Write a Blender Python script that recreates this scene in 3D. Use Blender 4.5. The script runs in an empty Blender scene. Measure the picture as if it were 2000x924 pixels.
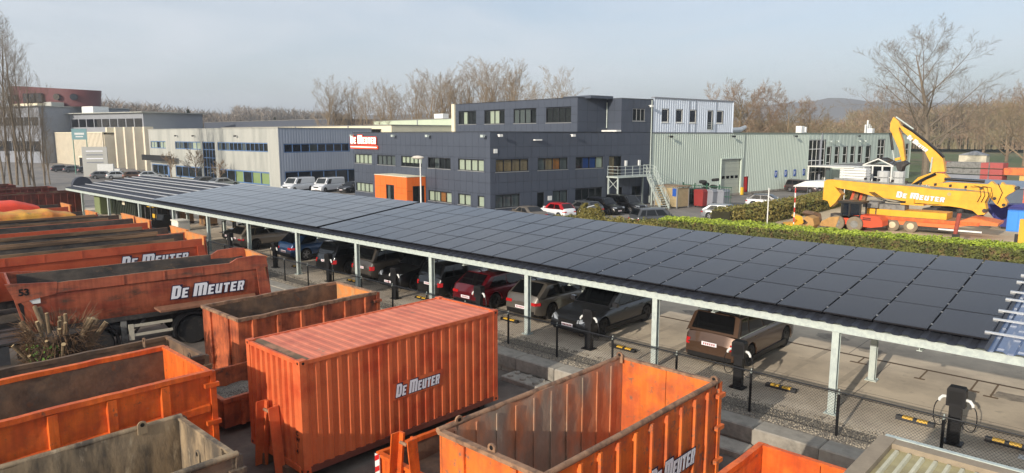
import bpy, math, random
from mathutils import Vector, Matrix, noise as mnoise
from math import radians, sin, cos, pi, sqrt, atan2

# ------------------------------------------------------------------ camera, sky, sun, exposure
scene = bpy.context.scene
COL = scene.collection
SUN_EL = radians(18.5)
SUN_H = Vector((-0.10, 0.995, 0)).normalized()          # horizontal direction in which shadows fall
cam_data = bpy.data.cameras.new('camera')
cam = bpy.data.objects.new('camera', cam_data)
COL.objects.link(cam)
PITCH, YAW, CAMH = 0.146, 0.753, 7.144
fw = Vector((-sin(YAW) * cos(PITCH), cos(YAW) * cos(PITCH), -sin(PITCH)))
rt = Vector((cos(YAW), sin(YAW), 0))
up = rt.cross(fw)
cam.matrix_world = Matrix(((rt.x, up.x, -fw.x, 0), (rt.y, up.y, -fw.y, 0), (rt.z, up.z, -fw.z, CAMH), (0, 0, 0, 1)))
cam_data.sensor_width = 36.0
cam_data.lens = 36.0 * 1355 / 2000
cam_data.clip_start = 0.1
cam_data.clip_end = 12000
scene.camera = cam

world = bpy.data.worlds.new('World')
scene.world = world
world.use_nodes = True
wn, wl = world.node_tree.nodes, world.node_tree.links
wn.clear()
w_out = wn.new('ShaderNodeOutputWorld')
w_bg = wn.new('ShaderNodeBackground')
w_sky = wn.new('ShaderNodeTexSky')
w_sky.sky_type = 'NISHITA'
w_sky.sun_disc = False
w_sky.sun_elevation = SUN_EL
w_sky.sun_rotation = pi + 0.10
w_sky.air_density = 0.9
w_sky.dust_density = 1.6
w_sky.ozone_density = 1.6
w_tc = wn.new('ShaderNodeTexCoord')
w_map = wn.new('ShaderNodeMapping')
w_map.inputs['Rotation'].default_value = (0.05, 0.12, 0.5)
w_map.inputs['Scale'].default_value = (1.0, 1.3, 5.5)
w_noise = wn.new('ShaderNodeTexNoise')
w_noise.inputs['Scale'].default_value = 1.7
w_noise.inputs['Detail'].default_value = 7
w_noise.inputs['Roughness'].default_value = 0.58
w_noise.inputs['Distortion'].default_value = 0.5
w_ramp = wn.new('ShaderNodeValToRGB')
w_ramp.color_ramp.elements[0].position = 0.32
w_ramp.color_ramp.elements[0].color = (0.36, 0.36, 0.36, 1)
w_ramp.color_ramp.elements[1].position = 0.72
w_ramp.color_ramp.elements[1].color = (0.86, 0.86, 0.86, 1)
w_mix = wn.new('ShaderNodeMix')
w_mix.data_type = 'RGBA'
SKY_VEIL = (5.5, 5.75, 6.1, 1)                            # thin high cloud veil, same radiance scale as the sky
w_mix.inputs[7].default_value = SKY_VEIL
wl.new(w_tc.outputs['Generated'], w_map.inputs['Vector'])
wl.new(w_map.outputs[0], w_noise.inputs['Vector'])
wl.new(w_noise.outputs['Fac'], w_ramp.inputs['Fac'])
wl.new(w_ramp.outputs['Color'], w_mix.inputs[0])
wl.new(w_sky.outputs[0], w_mix.inputs[6])
wl.new(w_mix.outputs[2], w_bg.inputs['Color'])
w_bg.inputs['Strength'].default_value = 0.112
wl.new(w_bg.outputs[0], w_out.inputs['Surface'])

sun_data = bpy.data.lights.new('sun', 'SUN')
sun_data.energy = 3.5
sun_data.angle = radians(0.6)
sun_data.color = (1.0, 0.90, 0.77)
sun = bpy.data.objects.new('sun', sun_data)
COL.objects.link(sun)
sun.location = (20, -60, 60)
sun_dir = Vector((SUN_H.x * cos(SUN_EL), SUN_H.y * cos(SUN_EL), -sin(SUN_EL)))
sun.rotation_euler = sun_dir.to_track_quat('-Z', 'Y').to_euler()

vs = scene.view_settings
vs.view_transform = 'Standard'
vs.look = 'None'
vs.exposure = 0.52
vs.gamma = 1.0
vs.use_curve_mapping = False

random.seed(11)
R = random.Random(5)

# ------------------------------------------------------------------ helpers
def lin(c):
    r = []
    for v in c[:3]:
        v = v / 255.0
        r.append(v / 12.92 if v <= 0.04045 else ((v + 0.055) / 1.055) ** 2.4)
    return (r[0], r[1], r[2], 1.0)

MATS = {}
def M(name, col, rough=0.6, metal=0.0, var=0.15, scale=2.0, bump=0.0, bscale=25.0, col2=None, mix=(0.5, 0.62),
      mscale=None, stretch=(1, 1, 1), coat=0.0, rnd=0.0, spec=0.5, emit=0.0, col3=None, mix3=(0.55, 0.7), m3scale=6.0, chip=None, streak=0.0):
    if name in MATS:
        return MATS[name]
    m = bpy.data.materials.new(name)
    m.use_nodes = True
    n, l = m.node_tree.nodes, m.node_tree.links
    n.clear()
    out = n.new('ShaderNodeOutputMaterial')
    b = n.new('ShaderNodeBsdfPrincipled')
    l.new(b.outputs[0], out.inputs['Surface'])
    b.inputs['Roughness'].default_value = rough
    b.inputs['Metallic'].default_value = metal
    b.inputs['Coat Weight'].default_value = coat
    b.inputs['Coat Roughness'].default_value = 0.05
    b.inputs['Specular IOR Level'].default_value = spec
    tc = n.new('ShaderNodeTexCoord')
    mp = n.new('ShaderNodeMapping')
    mp.inputs['Scale'].default_value = stretch
    l.new(tc.outputs['Object'], mp.inputs['Vector'])
    def noise(sc, detail=5, ro=0.6):
        t = n.new('ShaderNodeTexNoise')
        t.inputs['Scale'].default_value = sc
        t.inputs['Detail'].default_value = detail
        t.inputs['Roughness'].default_value = ro
        l.new(mp.outputs[0], t.inputs['Vector'])
        return t
    def ramp(src, a, bb, ca=(0, 0, 0, 1), cb=(1, 1, 1, 1)):
        r = n.new('ShaderNodeValToRGB')
        r.color_ramp.elements[0].position = a
        r.color_ramp.elements[1].position = bb
        r.color_ramp.elements[0].color = ca
        r.color_ramp.elements[1].color = cb
        l.new(src, r.inputs['Fac'])
        return r.outputs['Color']
    def mixc(fac, a, bb, mode='MIX'):
        x = n.new('ShaderNodeMix')
        x.data_type = 'RGBA'
        x.blend_type = mode
        if isinstance(fac, float):
            x.inputs[0].default_value = fac
        else:
            l.new(fac, x.inputs[0])
        for k, v in ((6, a), (7, bb)):
            if isinstance(v, tuple):
                x.inputs[k].default_value = v
            else:
                l.new(v, x.inputs[k])
        return x.outputs[2]
    c = lin(col)
    cur = c
    if col2 is not None:
        cur = mixc(ramp(noise(mscale or scale, 7, 0.62).outputs['Fac'], mix[0], mix[1]), cur, lin(col2))
    if col3 is not None:
        cur = mixc(ramp(noise(m3scale, 6, 0.7).outputs['Fac'], mix3[0], mix3[1]), cur, lin(col3))
    if chip is not None:
        cur = mixc(ramp(noise(16.0, 8, 0.75).outputs['Fac'], 0.615, 0.65), cur, lin(chip))
        mp2 = n.new('ShaderNodeMapping')
        mp2.inputs['Scale'].default_value = (1.0, 3.0, 9.0)
        mp2.inputs['Rotation'].default_value = (0.5, 0.3, 0.2)
        l.new(tc.outputs['Object'], mp2.inputs['Vector'])
        t2 = n.new('ShaderNodeTexNoise')
        t2.inputs['Scale'].default_value = 4.0
        t2.inputs['Detail'].default_value = 9
        t2.inputs['Roughness'].default_value = 0.7
        l.new(mp2.outputs[0], t2.inputs['Vector'])
        cur = mixc(ramp(t2.outputs['Fac'], 0.64, 0.68), cur, lin(tuple(min(255, v + 26) for v in chip)))
    if streak > 0:
        mp3 = n.new('ShaderNodeMapping')
        mp3.inputs['Scale'].default_value = (7.0, 7.0, 0.55)
        l.new(tc.outputs['Object'], mp3.inputs['Vector'])
        t3 = n.new('ShaderNodeTexNoise')
        t3.inputs['Scale'].default_value = 1.3
        t3.inputs['Detail'].default_value = 6
        l.new(mp3.outputs[0], t3.inputs['Vector'])
        cur = mixc(1.0, cur, ramp(t3.outputs['Fac'], 0.35, 0.62, (1 - streak, 1 - streak * 1.05, 1 - streak * 1.1, 1), (1.06, 1.06, 1.06, 1)), 'MULTIPLY')
    if var > 0:
        lo, hi = 1 - var, 1 + var * 0.6
        f = ramp(noise(scale * 1.7, 6, 0.65).outputs['Fac'], 0.3, 0.7, (lo, lo, lo, 1), (hi, hi, hi, 1))
        cur = mixc(1.0, cur, f, 'MULTIPLY')
    if rnd > 0:
        oi = n.new('ShaderNodeObjectInfo')
        f = ramp(oi.outputs['Random'], 0, 1, (1 - rnd, 1 - rnd, 1 - rnd, 1), (1 + rnd, 1 + rnd, 1 + rnd, 1))
        cur = mixc(1.0, cur, f, 'MULTIPLY')
    if isinstance(cur, tuple):
        b.inputs['Base Color'].default_value = cur
    else:
        l.new(cur, b.inputs['Base Color'])
    if bump > 0:
        bp = n.new('ShaderNodeBump')
        bp.inputs['Strength'].default_value = min(1.0, bump)
        bp.inputs['Distance'].default_value = 0.02
        l.new(noise(bscale, 4, 0.6).outputs['Fac'], bp.inputs['Height'])
        l.new(bp.outputs[0], b.inputs['Normal'])
    if emit > 0:
        b.inputs['Emission Color'].default_value = c
        b.inputs['Emission Strength'].default_value = emit
    MATS[name] = m
    return m

def glass(name, tint, clear=0.35, rough=0.03):
    if name in MATS:
        return MATS[name]
    m = bpy.data.materials.new(name)
    m.use_nodes = True
    n, l = m.node_tree.nodes, m.node_tree.links
    n.clear()
    out = n.new('ShaderNodeOutputMaterial')
    mx = n.new('ShaderNodeMixShader')
    tr = n.new('ShaderNodeBsdfTransparent')
    tr.inputs[0].default_value = (0.85, 0.9, 0.88, 1)
    b = n.new('ShaderNodeBsdfPrincipled')
    b.inputs['Base Color'].default_value = lin(tint)
    b.inputs['Roughness'].default_value = rough
    b.inputs['Specular IOR Level'].default_value = 0.6
    mx.inputs[0].default_value = clear
    l.new(b.outputs[0], mx.inputs[1])
    l.new(tr.outputs[0], mx.inputs[2])
    l.new(mx.outputs[0], out.inputs['Surface'])
    MATS[name] = m
    return m

class MB:
    def __init__(s):
        s.v, s.f, s.m = [], [], []
    def add(s, vs_, fs, mi=0):
        o = len(s.v)
        s.v.extend([tuple(p) for p in vs_])
        for f in fs:
            s.f.append([o + i for i in f])
            s.m.append(mi)
        return s
    def box(s, x0, x1, y0, y1, z0, z1, mi=0):
        return s.add([(x0, y0, z0), (x1, y0, z0), (x1, y1, z0), (x0, y1, z0), (x0, y0, z1), (x1, y0, z1), (x1, y1, z1), (x0, y1, z1)],
                     [(0, 3, 2, 1), (4, 5, 6, 7), (0, 1, 5, 4), (1, 2, 6, 5), (2, 3, 7, 6), (3, 0, 4, 7)], mi)
    def cbox(s, c, d, mi=0):
        return s.box(c[0] - d[0] / 2, c[0] + d[0] / 2, c[1] - d[1] / 2, c[1] + d[1] / 2, c[2] - d[2] / 2, c[2] + d[2] / 2, mi)
    def bar(s, p, q, w, h, mi=0, upv=(0, 0, 1)):
        p, q = Vector(p), Vector(q)
        d = (q - p).normalized()
        u = Vector(upv)
        if abs(d.dot(u)) > 0.98:
            u = Vector((0, 1, 0))
        a = d.cross(u).normalized() * (w / 2)
        b = a.cross(d).normalized() * (h / 2)
        vs_ = [p - a - b, p + a - b, p + a + b, p - a + b, q - a - b, q + a - b, q + a + b, q - a + b]
        return s.add(vs_, [(0, 1, 2, 3), (7, 6, 5, 4), (0, 4, 5, 1), (1, 5, 6, 2), (2, 6, 7, 3), (3, 7, 4, 0)], mi)
    def tube(s, pts, r, n=6, mi=0, cap=True):
        pts = [Vector(p) for p in pts]
        k = len(pts)
        rs = r if isinstance(r, (list, tuple)) else [r] * k
        o = len(s.v)
        pa = None
        for i, p in enumerate(pts):
            d = (pts[min(i + 1, k - 1)] - pts[max(i - 1, 0)])
            d = d.normalized() if d.length > 1e-9 else Vector((0, 0, 1))
            if pa is None:
                t = Vector((0, 0, 1)) if abs(d.z) < 0.9 else Vector((1, 0, 0))
                a = d.cross(t).normalized()
            else:
                a = (pa - d * pa.dot(d))
                a = a.normalized() if a.length > 1e-6 else d.orthogonal().normalized()
            pa = a
            b = d.cross(a)
            for j in range(n):
                an = 2 * pi * j / n
                s.v.append(tuple(p + (a * cos(an) + b * sin(an)) * rs[i]))
        for i in range(k - 1):
            for j in range(n):
                j2 = (j + 1) % n
                s.f.append([o + i * n + j, o + i * n + j2, o + (i + 1) * n + j2, o + (i + 1) * n + j])
                s.m.append(mi)
        if cap:
            s.f.append([o + j for j in range(n)][::-1]); s.m.append(mi)
            s.f.append([o + (k - 1) * n + j for j in range(n)]); s.m.append(mi)
        return s
    def prism(s, pts, vec, mi=0):
        pts = [Vector(p) for p in pts]
        vec = Vector(vec)
        k = len(pts)
        fs = [list(range(k))[::-1], [k + i for i in range(k)]]
        for i in range(k):
            j = (i + 1) % k
            fs.append([i, j, k + j, k + i])
        return s.add(pts + [p + vec for p in pts], fs, mi)
    def quad(s, a, b, c, d, mi=0):
        return s.add([a, b, c, d], [(0, 1, 2, 3)], mi)
    def lathe(s, prof, c, axis, n=20, mi=0):
        # prof: list of (offset along axis, radius)
        ax = Vector(axis).normalized()
        a = ax.orthogonal().normalized()
        b = ax.cross(a)
        o = len(s.v)
        for (h, r) in prof:
            for j in range(n):
                an = 2 * pi * j / n
                s.v.append(tuple(Vector(c) + ax * h + (a * cos(an) + b * sin(an)) * r))
        for i in range(len(prof) - 1):
            for j in range(n):
                j2 = (j + 1) % n
                s.f.append([o + i * n + j, o + i * n + j2, o + (i + 1) * n + j2, o + (i + 1) * n + j])
                s.m.append(mi)
        s.f.append([o + j for j in range(n)][::-1]); s.m.append(mi)
        s.f.append([o + (len(prof) - 1) * n + j for j in range(n)]); s.m.append(mi)
        return s
    def mesh(s, name, mats, smooth=False, sharp=35):
        me = bpy.data.meshes.new(name)
        me.from_pydata(s.v, [], s.f)
        if not isinstance(mats, (list, tuple)):
            mats = [mats]
        for m in mats:
            me.materials.append(m)
        if len(mats) > 1:
            me.polygons.foreach_set('material_index', s.m)
        if smooth:
            me.polygons.foreach_set('use_smooth', [True] * len(me.polygons))
            me.set_sharp_from_angle(angle=radians(sharp))
        me.update()
        return me
    def build(s, name, mats, parent=None, smooth=False, sharp=35, loc=None):
        o = bpy.data.objects.new(name, s.mesh(name, mats, smooth, sharp))
        COL.objects.link(o)
        if parent is not None:
            o.parent = parent
        if loc is not None:
            o.location = loc
        return o

def tag(o, label=None, cat=None, group=None, kind=None):
    if label: o['label'] = label
    if cat: o['category'] = cat
    if group: o['group'] = group
    if kind: o['kind'] = kind
    return o

def thing(name, label, cat, loc=(0, 0, 0), rz=0.0, group=None):
    o = bpy.data.objects.new(name, None)
    COL.objects.link(o)
    o.empty_display_size = 0.3
    o.location = loc
    o.rotation_euler = (0, 0, rz)
    return tag(o, label, cat, group)

def inst(name, me, parent=None, loc=(0, 0, 0), scale=(1, 1, 1), rot=(0, 0, 0)):
    o = bpy.data.objects.new(name, me)
    COL.objects.link(o)
    if parent is not None:
        o.parent = parent
    o.location = loc
    o.scale = scale
    o.rotation_euler = rot
    return o

def copy_tree(o, parent=None):
    c = o.copy()
    COL.objects.link(c)
    c.parent = parent
    for ch in list(o.children):
        copy_tree(ch, c)
    return c

# -------- lettering: blocky italic small capitals made of tiled convex pieces
LET = {
 'D': (0.66, [[(0,0),(.27,0),(.27,1),(0,1)], [(.27,.8),(.4,.8),(.5,1),(.27,1)], [(.27,0),(.5,0),(.4,.2),(.27,.2)], [(.4,.2),(.5,0),(.5,1),(.4,.8)], [(.5,0),(.66,.16),(.66,.84),(.5,1)]]),
 'E': (0.60, [[(0,0),(.27,0),(.27,1),(0,1)], [(.27,.8),(.6,.8),(.6,1),(.27,1)], [(.27,.41),(.53,.41),(.53,.6),(.27,.6)], [(.27,0),(.6,0),(.6,.2),(.27,.2)]]),
 'M': (1.00, [[(0,0),(.27,0),(.27,1),(0,1)], [(.27,.8),(.37,.8),(.37,1),(.27,1)], [(.37,0),(.63,0),(.63,1),(.37,1)], [(.63,.8),(.73,.8),(.73,1),(.63,1)], [(.73,0),(1,0),(1,.86),(.9,1),(.73,1)]]),
 'U': (0.66, [[(0,.12),(.12,0),(.26,0),(.26,1),(0,1)], [(.26,0),(.4,0),(.4,.22),(.26,.22)], [(.4,0),(.66,0),(.66,1),(.4,1)]]),
 'T': (0.62, [[(0,.78),(.62,.78),(.62,1),(0,1)], [(.18,0),(.45,0),(.45,.78),(.18,.78)]]),
 'R': (0.66, [[(0,0),(.26,0),(.26,1),(0,1)], [(.26,.8),(.56,.8),(.66,.9),(.56,1),(.26,1)], [(.42,.57),(.66,.57),(.66,.9),(.56,.8),(.42,.8)], [(.26,.38),(.56,.38),(.66,.57),(.26,.57)], [(.38,0),(.66,0),(.56,.38),(.38,.38)]]),
}
def lettering(parent, org, right, upv, height, width, white, dark, proud=0.006, shear=0.2, ol=0.07, name='lettering'):
    org, right, upv = Vector(org), Vector(right).normalized(), Vector(upv).normalized()
    nrm = right.cross(upv)
    x = 0.0
    polys = []
    for ch, sc in (('D', 1), ('E', .76), (' ', 0), ('M', 1), ('E', .76), ('U', .76), ('T', .76), ('E', .76), ('R', .76)):
        if ch == ' ':
            x += 0.3
            continue
        w, pcs = LET[ch]
        for pc in pcs:
            polys.append([(x + p[0] * sc, p[1] * sc) for p in pc])
        x += w * sc + 0.12
    total = x - 0.12 + shear * .9
    kx = width / (total * height)
    def P(p, d):
        return org + right * ((p[0] + p[1] * shear) * height * kx) + upv * (p[1] * height) + nrm * d
    a, b = MB(), MB()
    for i, pc in enumerate(polys):
        a.prism([P(p, proud + 0.004) for p in pc], nrm * 0.004)
        cx = sum(p[0] for p in pc) / len(pc)
        cy = sum(p[1] for p in pc) / len(pc)
        big = [(p[0] + (ol if p[0] > cx else -ol), p[1] + (ol if p[1] > cy else -ol)) for p in pc]
        b.quad(*[P(q, proud + 0.00004 * i) for q in [(min(q[0] for q in big), min(q[1] for q in big)), (max(q[0] for q in big), min(q[1] for q in big)), (max(q[0] for q in big), max(q[1] for q in big)), (min(q[0] for q in big), max(q[1] for q in big))]])
    lo = b.build(name + '_outline', dark, parent)
    le = a.build(name, white, parent)
    return le, lo

def text_mesh(name, txt, size, mat, parent, org, right, upv, bold=0.0):
    cu = bpy.data.curves.new(name, 'FONT')
    cu.body = txt
    cu.size = size
    cu.offset = bold
    cu.extrude = 0.002
    cu.resolution_u = 2
    tmp = bpy.data.objects.new(name + '_tmp', cu)
    COL.objects.link(tmp)
    dg = bpy.context.evaluated_depsgraph_get()
    me = bpy.data.meshes.new_from_object(tmp.evaluated_get(dg))
    bpy.data.objects.remove(tmp)
    me.materials.clear()
    me.materials.append(mat)
    right, upv = Vector(right).normalized(), Vector(upv).normalized()
    nrm = right.cross(upv)
    mt = Matrix(((right.x, upv.x, nrm.x, org[0]), (right.y, upv.y, nrm.y, org[1]), (right.z, upv.z, nrm.z, org[2]), (0, 0, 0, 1)))
    me.transform(mt)
    o = bpy.data.objects.new(name, me)
    COL.objects.link(o)
    o.parent = parent
    return o

def fbm(x, y, z=0.0):
    return mnoise.fractal(Vector((x, y, z)), 1.0, 2.0, 4)

G0 = -0.75     # level of the streets and of the works site
YARD = -0.55   # level of the container yard
def hground(y):
    if y <= 33: return 0.0
    if y >= 41: return G0
    t = (y - 33) / 8
    return G0 * (t * t * (3 - 2 * t))
# ------------------------------------------------------------------ materials
m_white = M('white_letters', (232, 234, 240), .5, var=.06)
m_navy = M('navy_letters', (28, 26, 62), .55, var=.05)
m_black = M('black_plastic', (22, 22, 24), .5, var=.1)
m_blackpaint = M('black_painted_steel', (18, 19, 22), .42, var=.1)
m_rubber = M('tyre_rubber', (34, 33, 33), .85, var=.25, scale=6, bump=.3, bscale=40, col2=(78, 72, 64), mix=(.55, .75))
m_galv = M('galvanised_steel', (186, 196, 189), .55, .0, var=.07, scale=9, col2=(172, 182, 178), mix=(.45, .6))
m_white_paint = M('white_paint', (225, 226, 222), .45, var=.08)
m_concrete_block = M('concrete_block', (158, 152, 140), .9, var=.22, scale=1.6, bump=.35, bscale=18, col2=(118, 114, 106), mix=(.48, .68), rnd=.07)
m_gravel = M('grey_gravel', (150, 142, 128), .95, var=.45, scale=22, bump=.9, bscale=60, col2=(92, 85, 77), mix=(.45, .6), mscale=26)
m_yard = M('yard_ground', (112, 102, 92), .95, var=.3, scale=.5, bump=.5, bscale=12, col2=(78, 71, 65), mix=(.42, .62), mscale=.6, col3=(140, 130, 118), mix3=(.6, .7), m3scale=20)
m_lot = M('parking_concrete', (220, 205, 181), .92, var=.12, scale=.5, bump=.15, bscale=30, col2=(188, 174, 154), mix=(.42, .62), mscale=.35, col3=(150, 138, 124), mix3=(.60, .74), m3scale=1.3)
m_asphalt = M('asphalt', (138, 132, 124), .92, var=.18, scale=.4, bump=.2, bscale=30, col2=(118, 114, 110), mix=(.42, .62), mscale=.15)
m_ground = M('site_ground', (208, 188, 154), .95, var=.25, scale=.2, bump=.2, bscale=8, col2=(182, 164, 134), mix=(.42, .62), mscale=.08)
m_field = M('winter_meadow', (92, 104, 56), .95, var=.3, scale=.03, col2=(120, 108, 78), mix=(.45, .6), mscale=.012, col3=(76, 92, 44), mix3=(.5, .65), m3scale=.05)
m_drain = M('drain_grate', (92, 74, 54), .8, var=.3, scale=6)
m_orange_cont = M('container_orange', (212, 106, 60), .55, chip=(160, 108, 80), streak=.07, var=.12, scale=1.2, bump=.06, bscale=12, col2=(190, 76, 40), mix=(.45, .65), col3=(118, 66, 46), mix3=(.68, .78), m3scale=3.5)
m_orange_roof = M('container_roof_faded', (224, 130, 100), .7, chip=(176, 140, 116), var=.12, scale=1.5, col2=(204, 112, 88), mix=(.45, .65), col3=(150, 118, 96), mix3=(.62, .75), m3scale=2.2)
m_bin_orange = M('bin_orange', (228, 118, 44), .6, chip=(150, 108, 80), streak=.10, var=.14, scale=1.4, bump=.25, bscale=7, col2=(196, 96, 50), mix=(.44, .6), col3=(132, 100, 80), mix3=(.56, .66), m3scale=4.5)
m_bin_vivid = M('bin_orange_fresh', (228, 106, 34), .55, chip=(150, 96, 62), streak=.2, var=.16, scale=1.8, bump=.5, bscale=5, col2=(204, 86, 30), mix=(.45, .6), col3=(124, 78, 54), mix3=(.63, .70), m3scale=4)
m_bin_worn = M('bin_orange_worn', (196, 102, 60), .65, chip=(110, 84, 66), streak=.3, var=.2, scale=1.5, bump=.3, bscale=8, col2=(142, 68, 42), mix=(.45, .62), col3=(84, 62, 50), mix3=(.58, .7), m3scale=3)
m_rust_in = M('rusty_inside', (124, 100, 80), .85, var=.35, scale=1.6, bump=.5, bscale=9, stretch=(1, 1, .45), col2=(92, 80, 70), mix=(.4, .62), col3=(166, 146, 118), mix3=(.56, .72), m3scale=2.6)
m_rust_orange = M('rusty_orange_inside', (202, 132, 92), .8, var=.3, scale=1.4, bump=.45, bscale=9, stretch=(1, 1, .5), col2=(160, 142, 124), mix=(.40, .58), mscale=.9, col3=(196, 182, 156), mix3=(.58, .72), m3scale=2.2)
m_rust_dark = M('dark_rust', (122, 96, 74), .85, var=.3, scale=1.5, bump=.4, bscale=10, col2=(90, 75, 63), mix=(.42, .6), col3=(120, 80, 52), mix3=(.6, .74), m3scale=3)
m_grey_in = M('scraped_grey_steel', (158, 138, 110), .75, var=.32, scale=1.8, bump=.45, bscale=10, stretch=(1, 1, .4), col2=(88, 80, 70), mix=(.42, .6), col3=(184, 168, 142), mix3=(.58, .72), m3scale=3)
m_rim = M('worn_rim', (156, 120, 92), .75, var=.3, scale=4, col2=(110, 84, 66), mix=(.45, .62))
m_redorange = M('tipper_red_orange', (172, 92, 64), .58, chip=(104, 82, 68), streak=.25, var=.2, scale=1.1, bump=.1, bscale=8, col2=(146, 68, 48), mix=(.44, .6), col3=(92, 70, 58), mix3=(.54, .70), m3scale=1.6, stretch=(1, .6, 1.6))
m_redorange_clean = M('tipper_red_clean', (194, 90, 56), .5, chip=(130, 86, 66), var=.1, scale=1.0, col2=(172, 66, 40), mix=(.45, .65))
m_tub_in = M('tub_inside', (88, 80, 72), .8, var=.35, scale=1.5, bump=.3, bscale=9, stretch=(1, .6, 1), col2=(56, 54, 54), mix=(.4, .6), col3=(140, 108, 74), mix3=(.58, .72), m3scale=2)
m_tailgate_in = M('tailgate_inside', (214, 132, 68), .7, var=.2, scale=2, col2=(186, 142, 96), mix=(.45, .62))
m_plank = M('weathered_plank', (140, 112, 84), .85, var=.25, scale=2.5, stretch=(1, .2, 1), bump=.2, bscale=14, col2=(98, 78, 60), mix=(.45, .6))
m_darkred = M('dark_red_steel', (112, 48, 34), .7, var=.22, scale=1.2, col2=(84, 40, 30), mix=(.45, .62), col3=(150, 74, 44), mix3=(.64, .74), m3scale=2.4)
m_tarp_y = M('yellow_tarpaulin', (214, 158, 62), .7, var=.2, scale=1.2, bump=.4, bscale=5, col2=(206, 128, 58), mix=(.42, .6), col3=(150, 132, 80), mix3=(.6, .7), m3scale=2)
m_tarp_r = M('red_tarpaulin', (226, 72, 44), .65, var=.08, scale=1, bump=.2, bscale=4)
m_chassis = M('dark_chassis', (48, 46, 46), .7, var=.25, scale=3, col2=(84, 78, 72), mix=(.52, .7))
m_chassis_grey = M('grey_chassis', (128, 128, 124), .65, var=.22, scale=3, col2=(86, 84, 82), mix=(.48, .66))
m_roof_dark = M('dark_roof_sheet', (58, 62, 72), .55, var=.1, scale=2)
m_pv = M('solar_cells', (13, 15, 25), .06, var=.12, scale=.7, rnd=.16, spec=.08, coat=.72)
_p = [n for n in m_pv.node_tree.nodes if n.type == 'BSDF_PRINCIPLED'][0]
_p.inputs['Coat Roughness'].default_value = 0.03
_p.inputs['Coat IOR'].default_value = 1.2
m_pvframe = M('solar_frame', (24, 25, 30), .4, var=.05)
m_alu = M('aluminium_rail', (206, 210, 214), .4, .5, var=.06)
m_skylight = M('clear_roof_sheet', (86, 106, 140), .12, var=.1, spec=.8)
m_yellow = M('machine_yellow', (232, 172, 38), .45, var=.07, scale=1, col2=(214, 156, 34), mix=(.45, .65))
m_yellow_plain = M('safety_yellow', (226, 178, 46), .5, var=.06)
m_glass_win = glass('window_glass', (14, 17, 22), .72)
m_glass_dark = glass('dark_window_glass', (12, 14, 18), .12)
m_glass_blue = glass('blue_window_glass', (26, 32, 44), .25)
m_blind = M('cream_blinds', (232, 238, 216), .8, var=.1, scale=8, stretch=(1, 1, .05))
m_blind_grey = M('grey_blinds', (120, 126, 128), .8, var=.15, scale=6, stretch=(1, 1, .05))
m_interior = M('dim_interior', (46, 50, 54), .9, var=.4, scale=1.5)
m_tan_reflection = M('tan_reflection', (176, 154, 124), .8, var=.2, scale=3)  # tan reflections of buildings, painted on panels behind the glass
m_anthracite = M('anthracite_panel', (69, 76, 89), .5, var=.05, scale=1.0, rnd=.035)
m_anthracite_core = M('anthracite_core', (40, 43, 50), .8, var=.05)
m_frame_dark = M('dark_window_frame', (38, 41, 47), .5, var=.05)
m_frame_alu = M('grey_window_frame', (150, 152, 152), .5, .2, var=.05)
m_frame_blue = M('blue_window_frame', (92, 124, 168), .5, var=.06)
m_frame_white = M('white_window_frame', (222, 222, 216), .5, var=.04)
m_entrance = M('entrance_orange', (232, 112, 42), .5, var=.04, rnd=.03)
m_green_clad = M('pale_green_cladding', (190, 202, 190), .5, var=.06, scale=.6, stretch=(1, 1, .2))
m_bluewhite_clad = M('blue_white_cladding', (204, 214, 226), .5, var=.05, scale=.6)
m_white_clad = M('pale_grey_cladding', (172, 173, 166), .55, var=.07, scale=.5, stretch=(1, 1, .15), col2=(158, 160, 154), mix=(.45, .6))
m_cream = M('cream_concrete', (214, 204, 182), .85, var=.08, scale=.4)
m_greyclad = M('mid_grey_cladding', (132, 136, 144), .6, var=.08, scale=.4)
m_redclad = M('oxblood_cladding', (92, 46, 50), .6, var=.07, scale=.3)
m_roofgrey = M('flat_roof', (120, 120, 120), .9, var=.15, scale=.3)
m_cream_roof = M('cream_parapet', (226, 218, 190), .8, var=.06, scale=.3)
m_mint = M('mint_parapet', (190, 202, 178), .7, var=.06, scale=.3)
m_signwhite = M('lit_sign_letters', (255, 244, 232), .5, var=0, emit=.7)
m_signred = M('lit_sign_halo', (236, 78, 40), .5, var=0, emit=.35)
m_signblue = M('blue_sign', (36, 84, 168), .5, var=.05)
m_red = M('signal_red', (196, 36, 34), .5, var=.08)
m_bark = M('grey_brown_bark', (122, 110, 94), .95, var=.25, scale=1.5)
m_bark2 = M('poplar_bark', (150, 134, 112), .95, var=.25, scale=1.2)
m_bark3 = M('red_brown_twigs', (142, 120, 98), .95, var=.3, scale=.6, col2=(134, 126, 96), mix=(.45, .6), mscale=.1)
m_wood_far = M('far_woodland_twigs', (136, 124, 112), .95, var=.3, scale=.05, col2=(100, 92, 80), mix=(.45, .6), mscale=.01)
m_conifer = M('conifer_needles', (52, 62, 48), .95, var=.3, scale=.5)
m_hill = M('far_wooded_hill', (92, 88, 84), .95, var=.25, scale=.01)
m_leaf = M('hedge_leaves', (178, 194, 66), .7, var=.35, scale=2.5, col2=(136, 156, 58), mix=(.42, .6), mscale=1.4, col3=(184, 186, 80), mix3=(.6, .72), m3scale=3)
m_leaf2 = M('mixed_shrub_leaves', (146, 132, 70), .75, var=.35, scale=3, col2=(112, 116, 56), mix=(.42, .6), mscale=1.2)
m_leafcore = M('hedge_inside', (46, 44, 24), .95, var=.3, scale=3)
m_stump = M('pollard_wood', (116, 98, 74), .9, var=.25, scale=5, bump=.4, bscale=25, col2=(96, 80, 60), mix=(.45, .62))
m_cut = M('cut_wood', (180, 156, 116), .85, var=.12, scale=8)
m_ivy = M('ivy_leaves', (92, 128, 44), .6, var=.25, scale=5)
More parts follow.
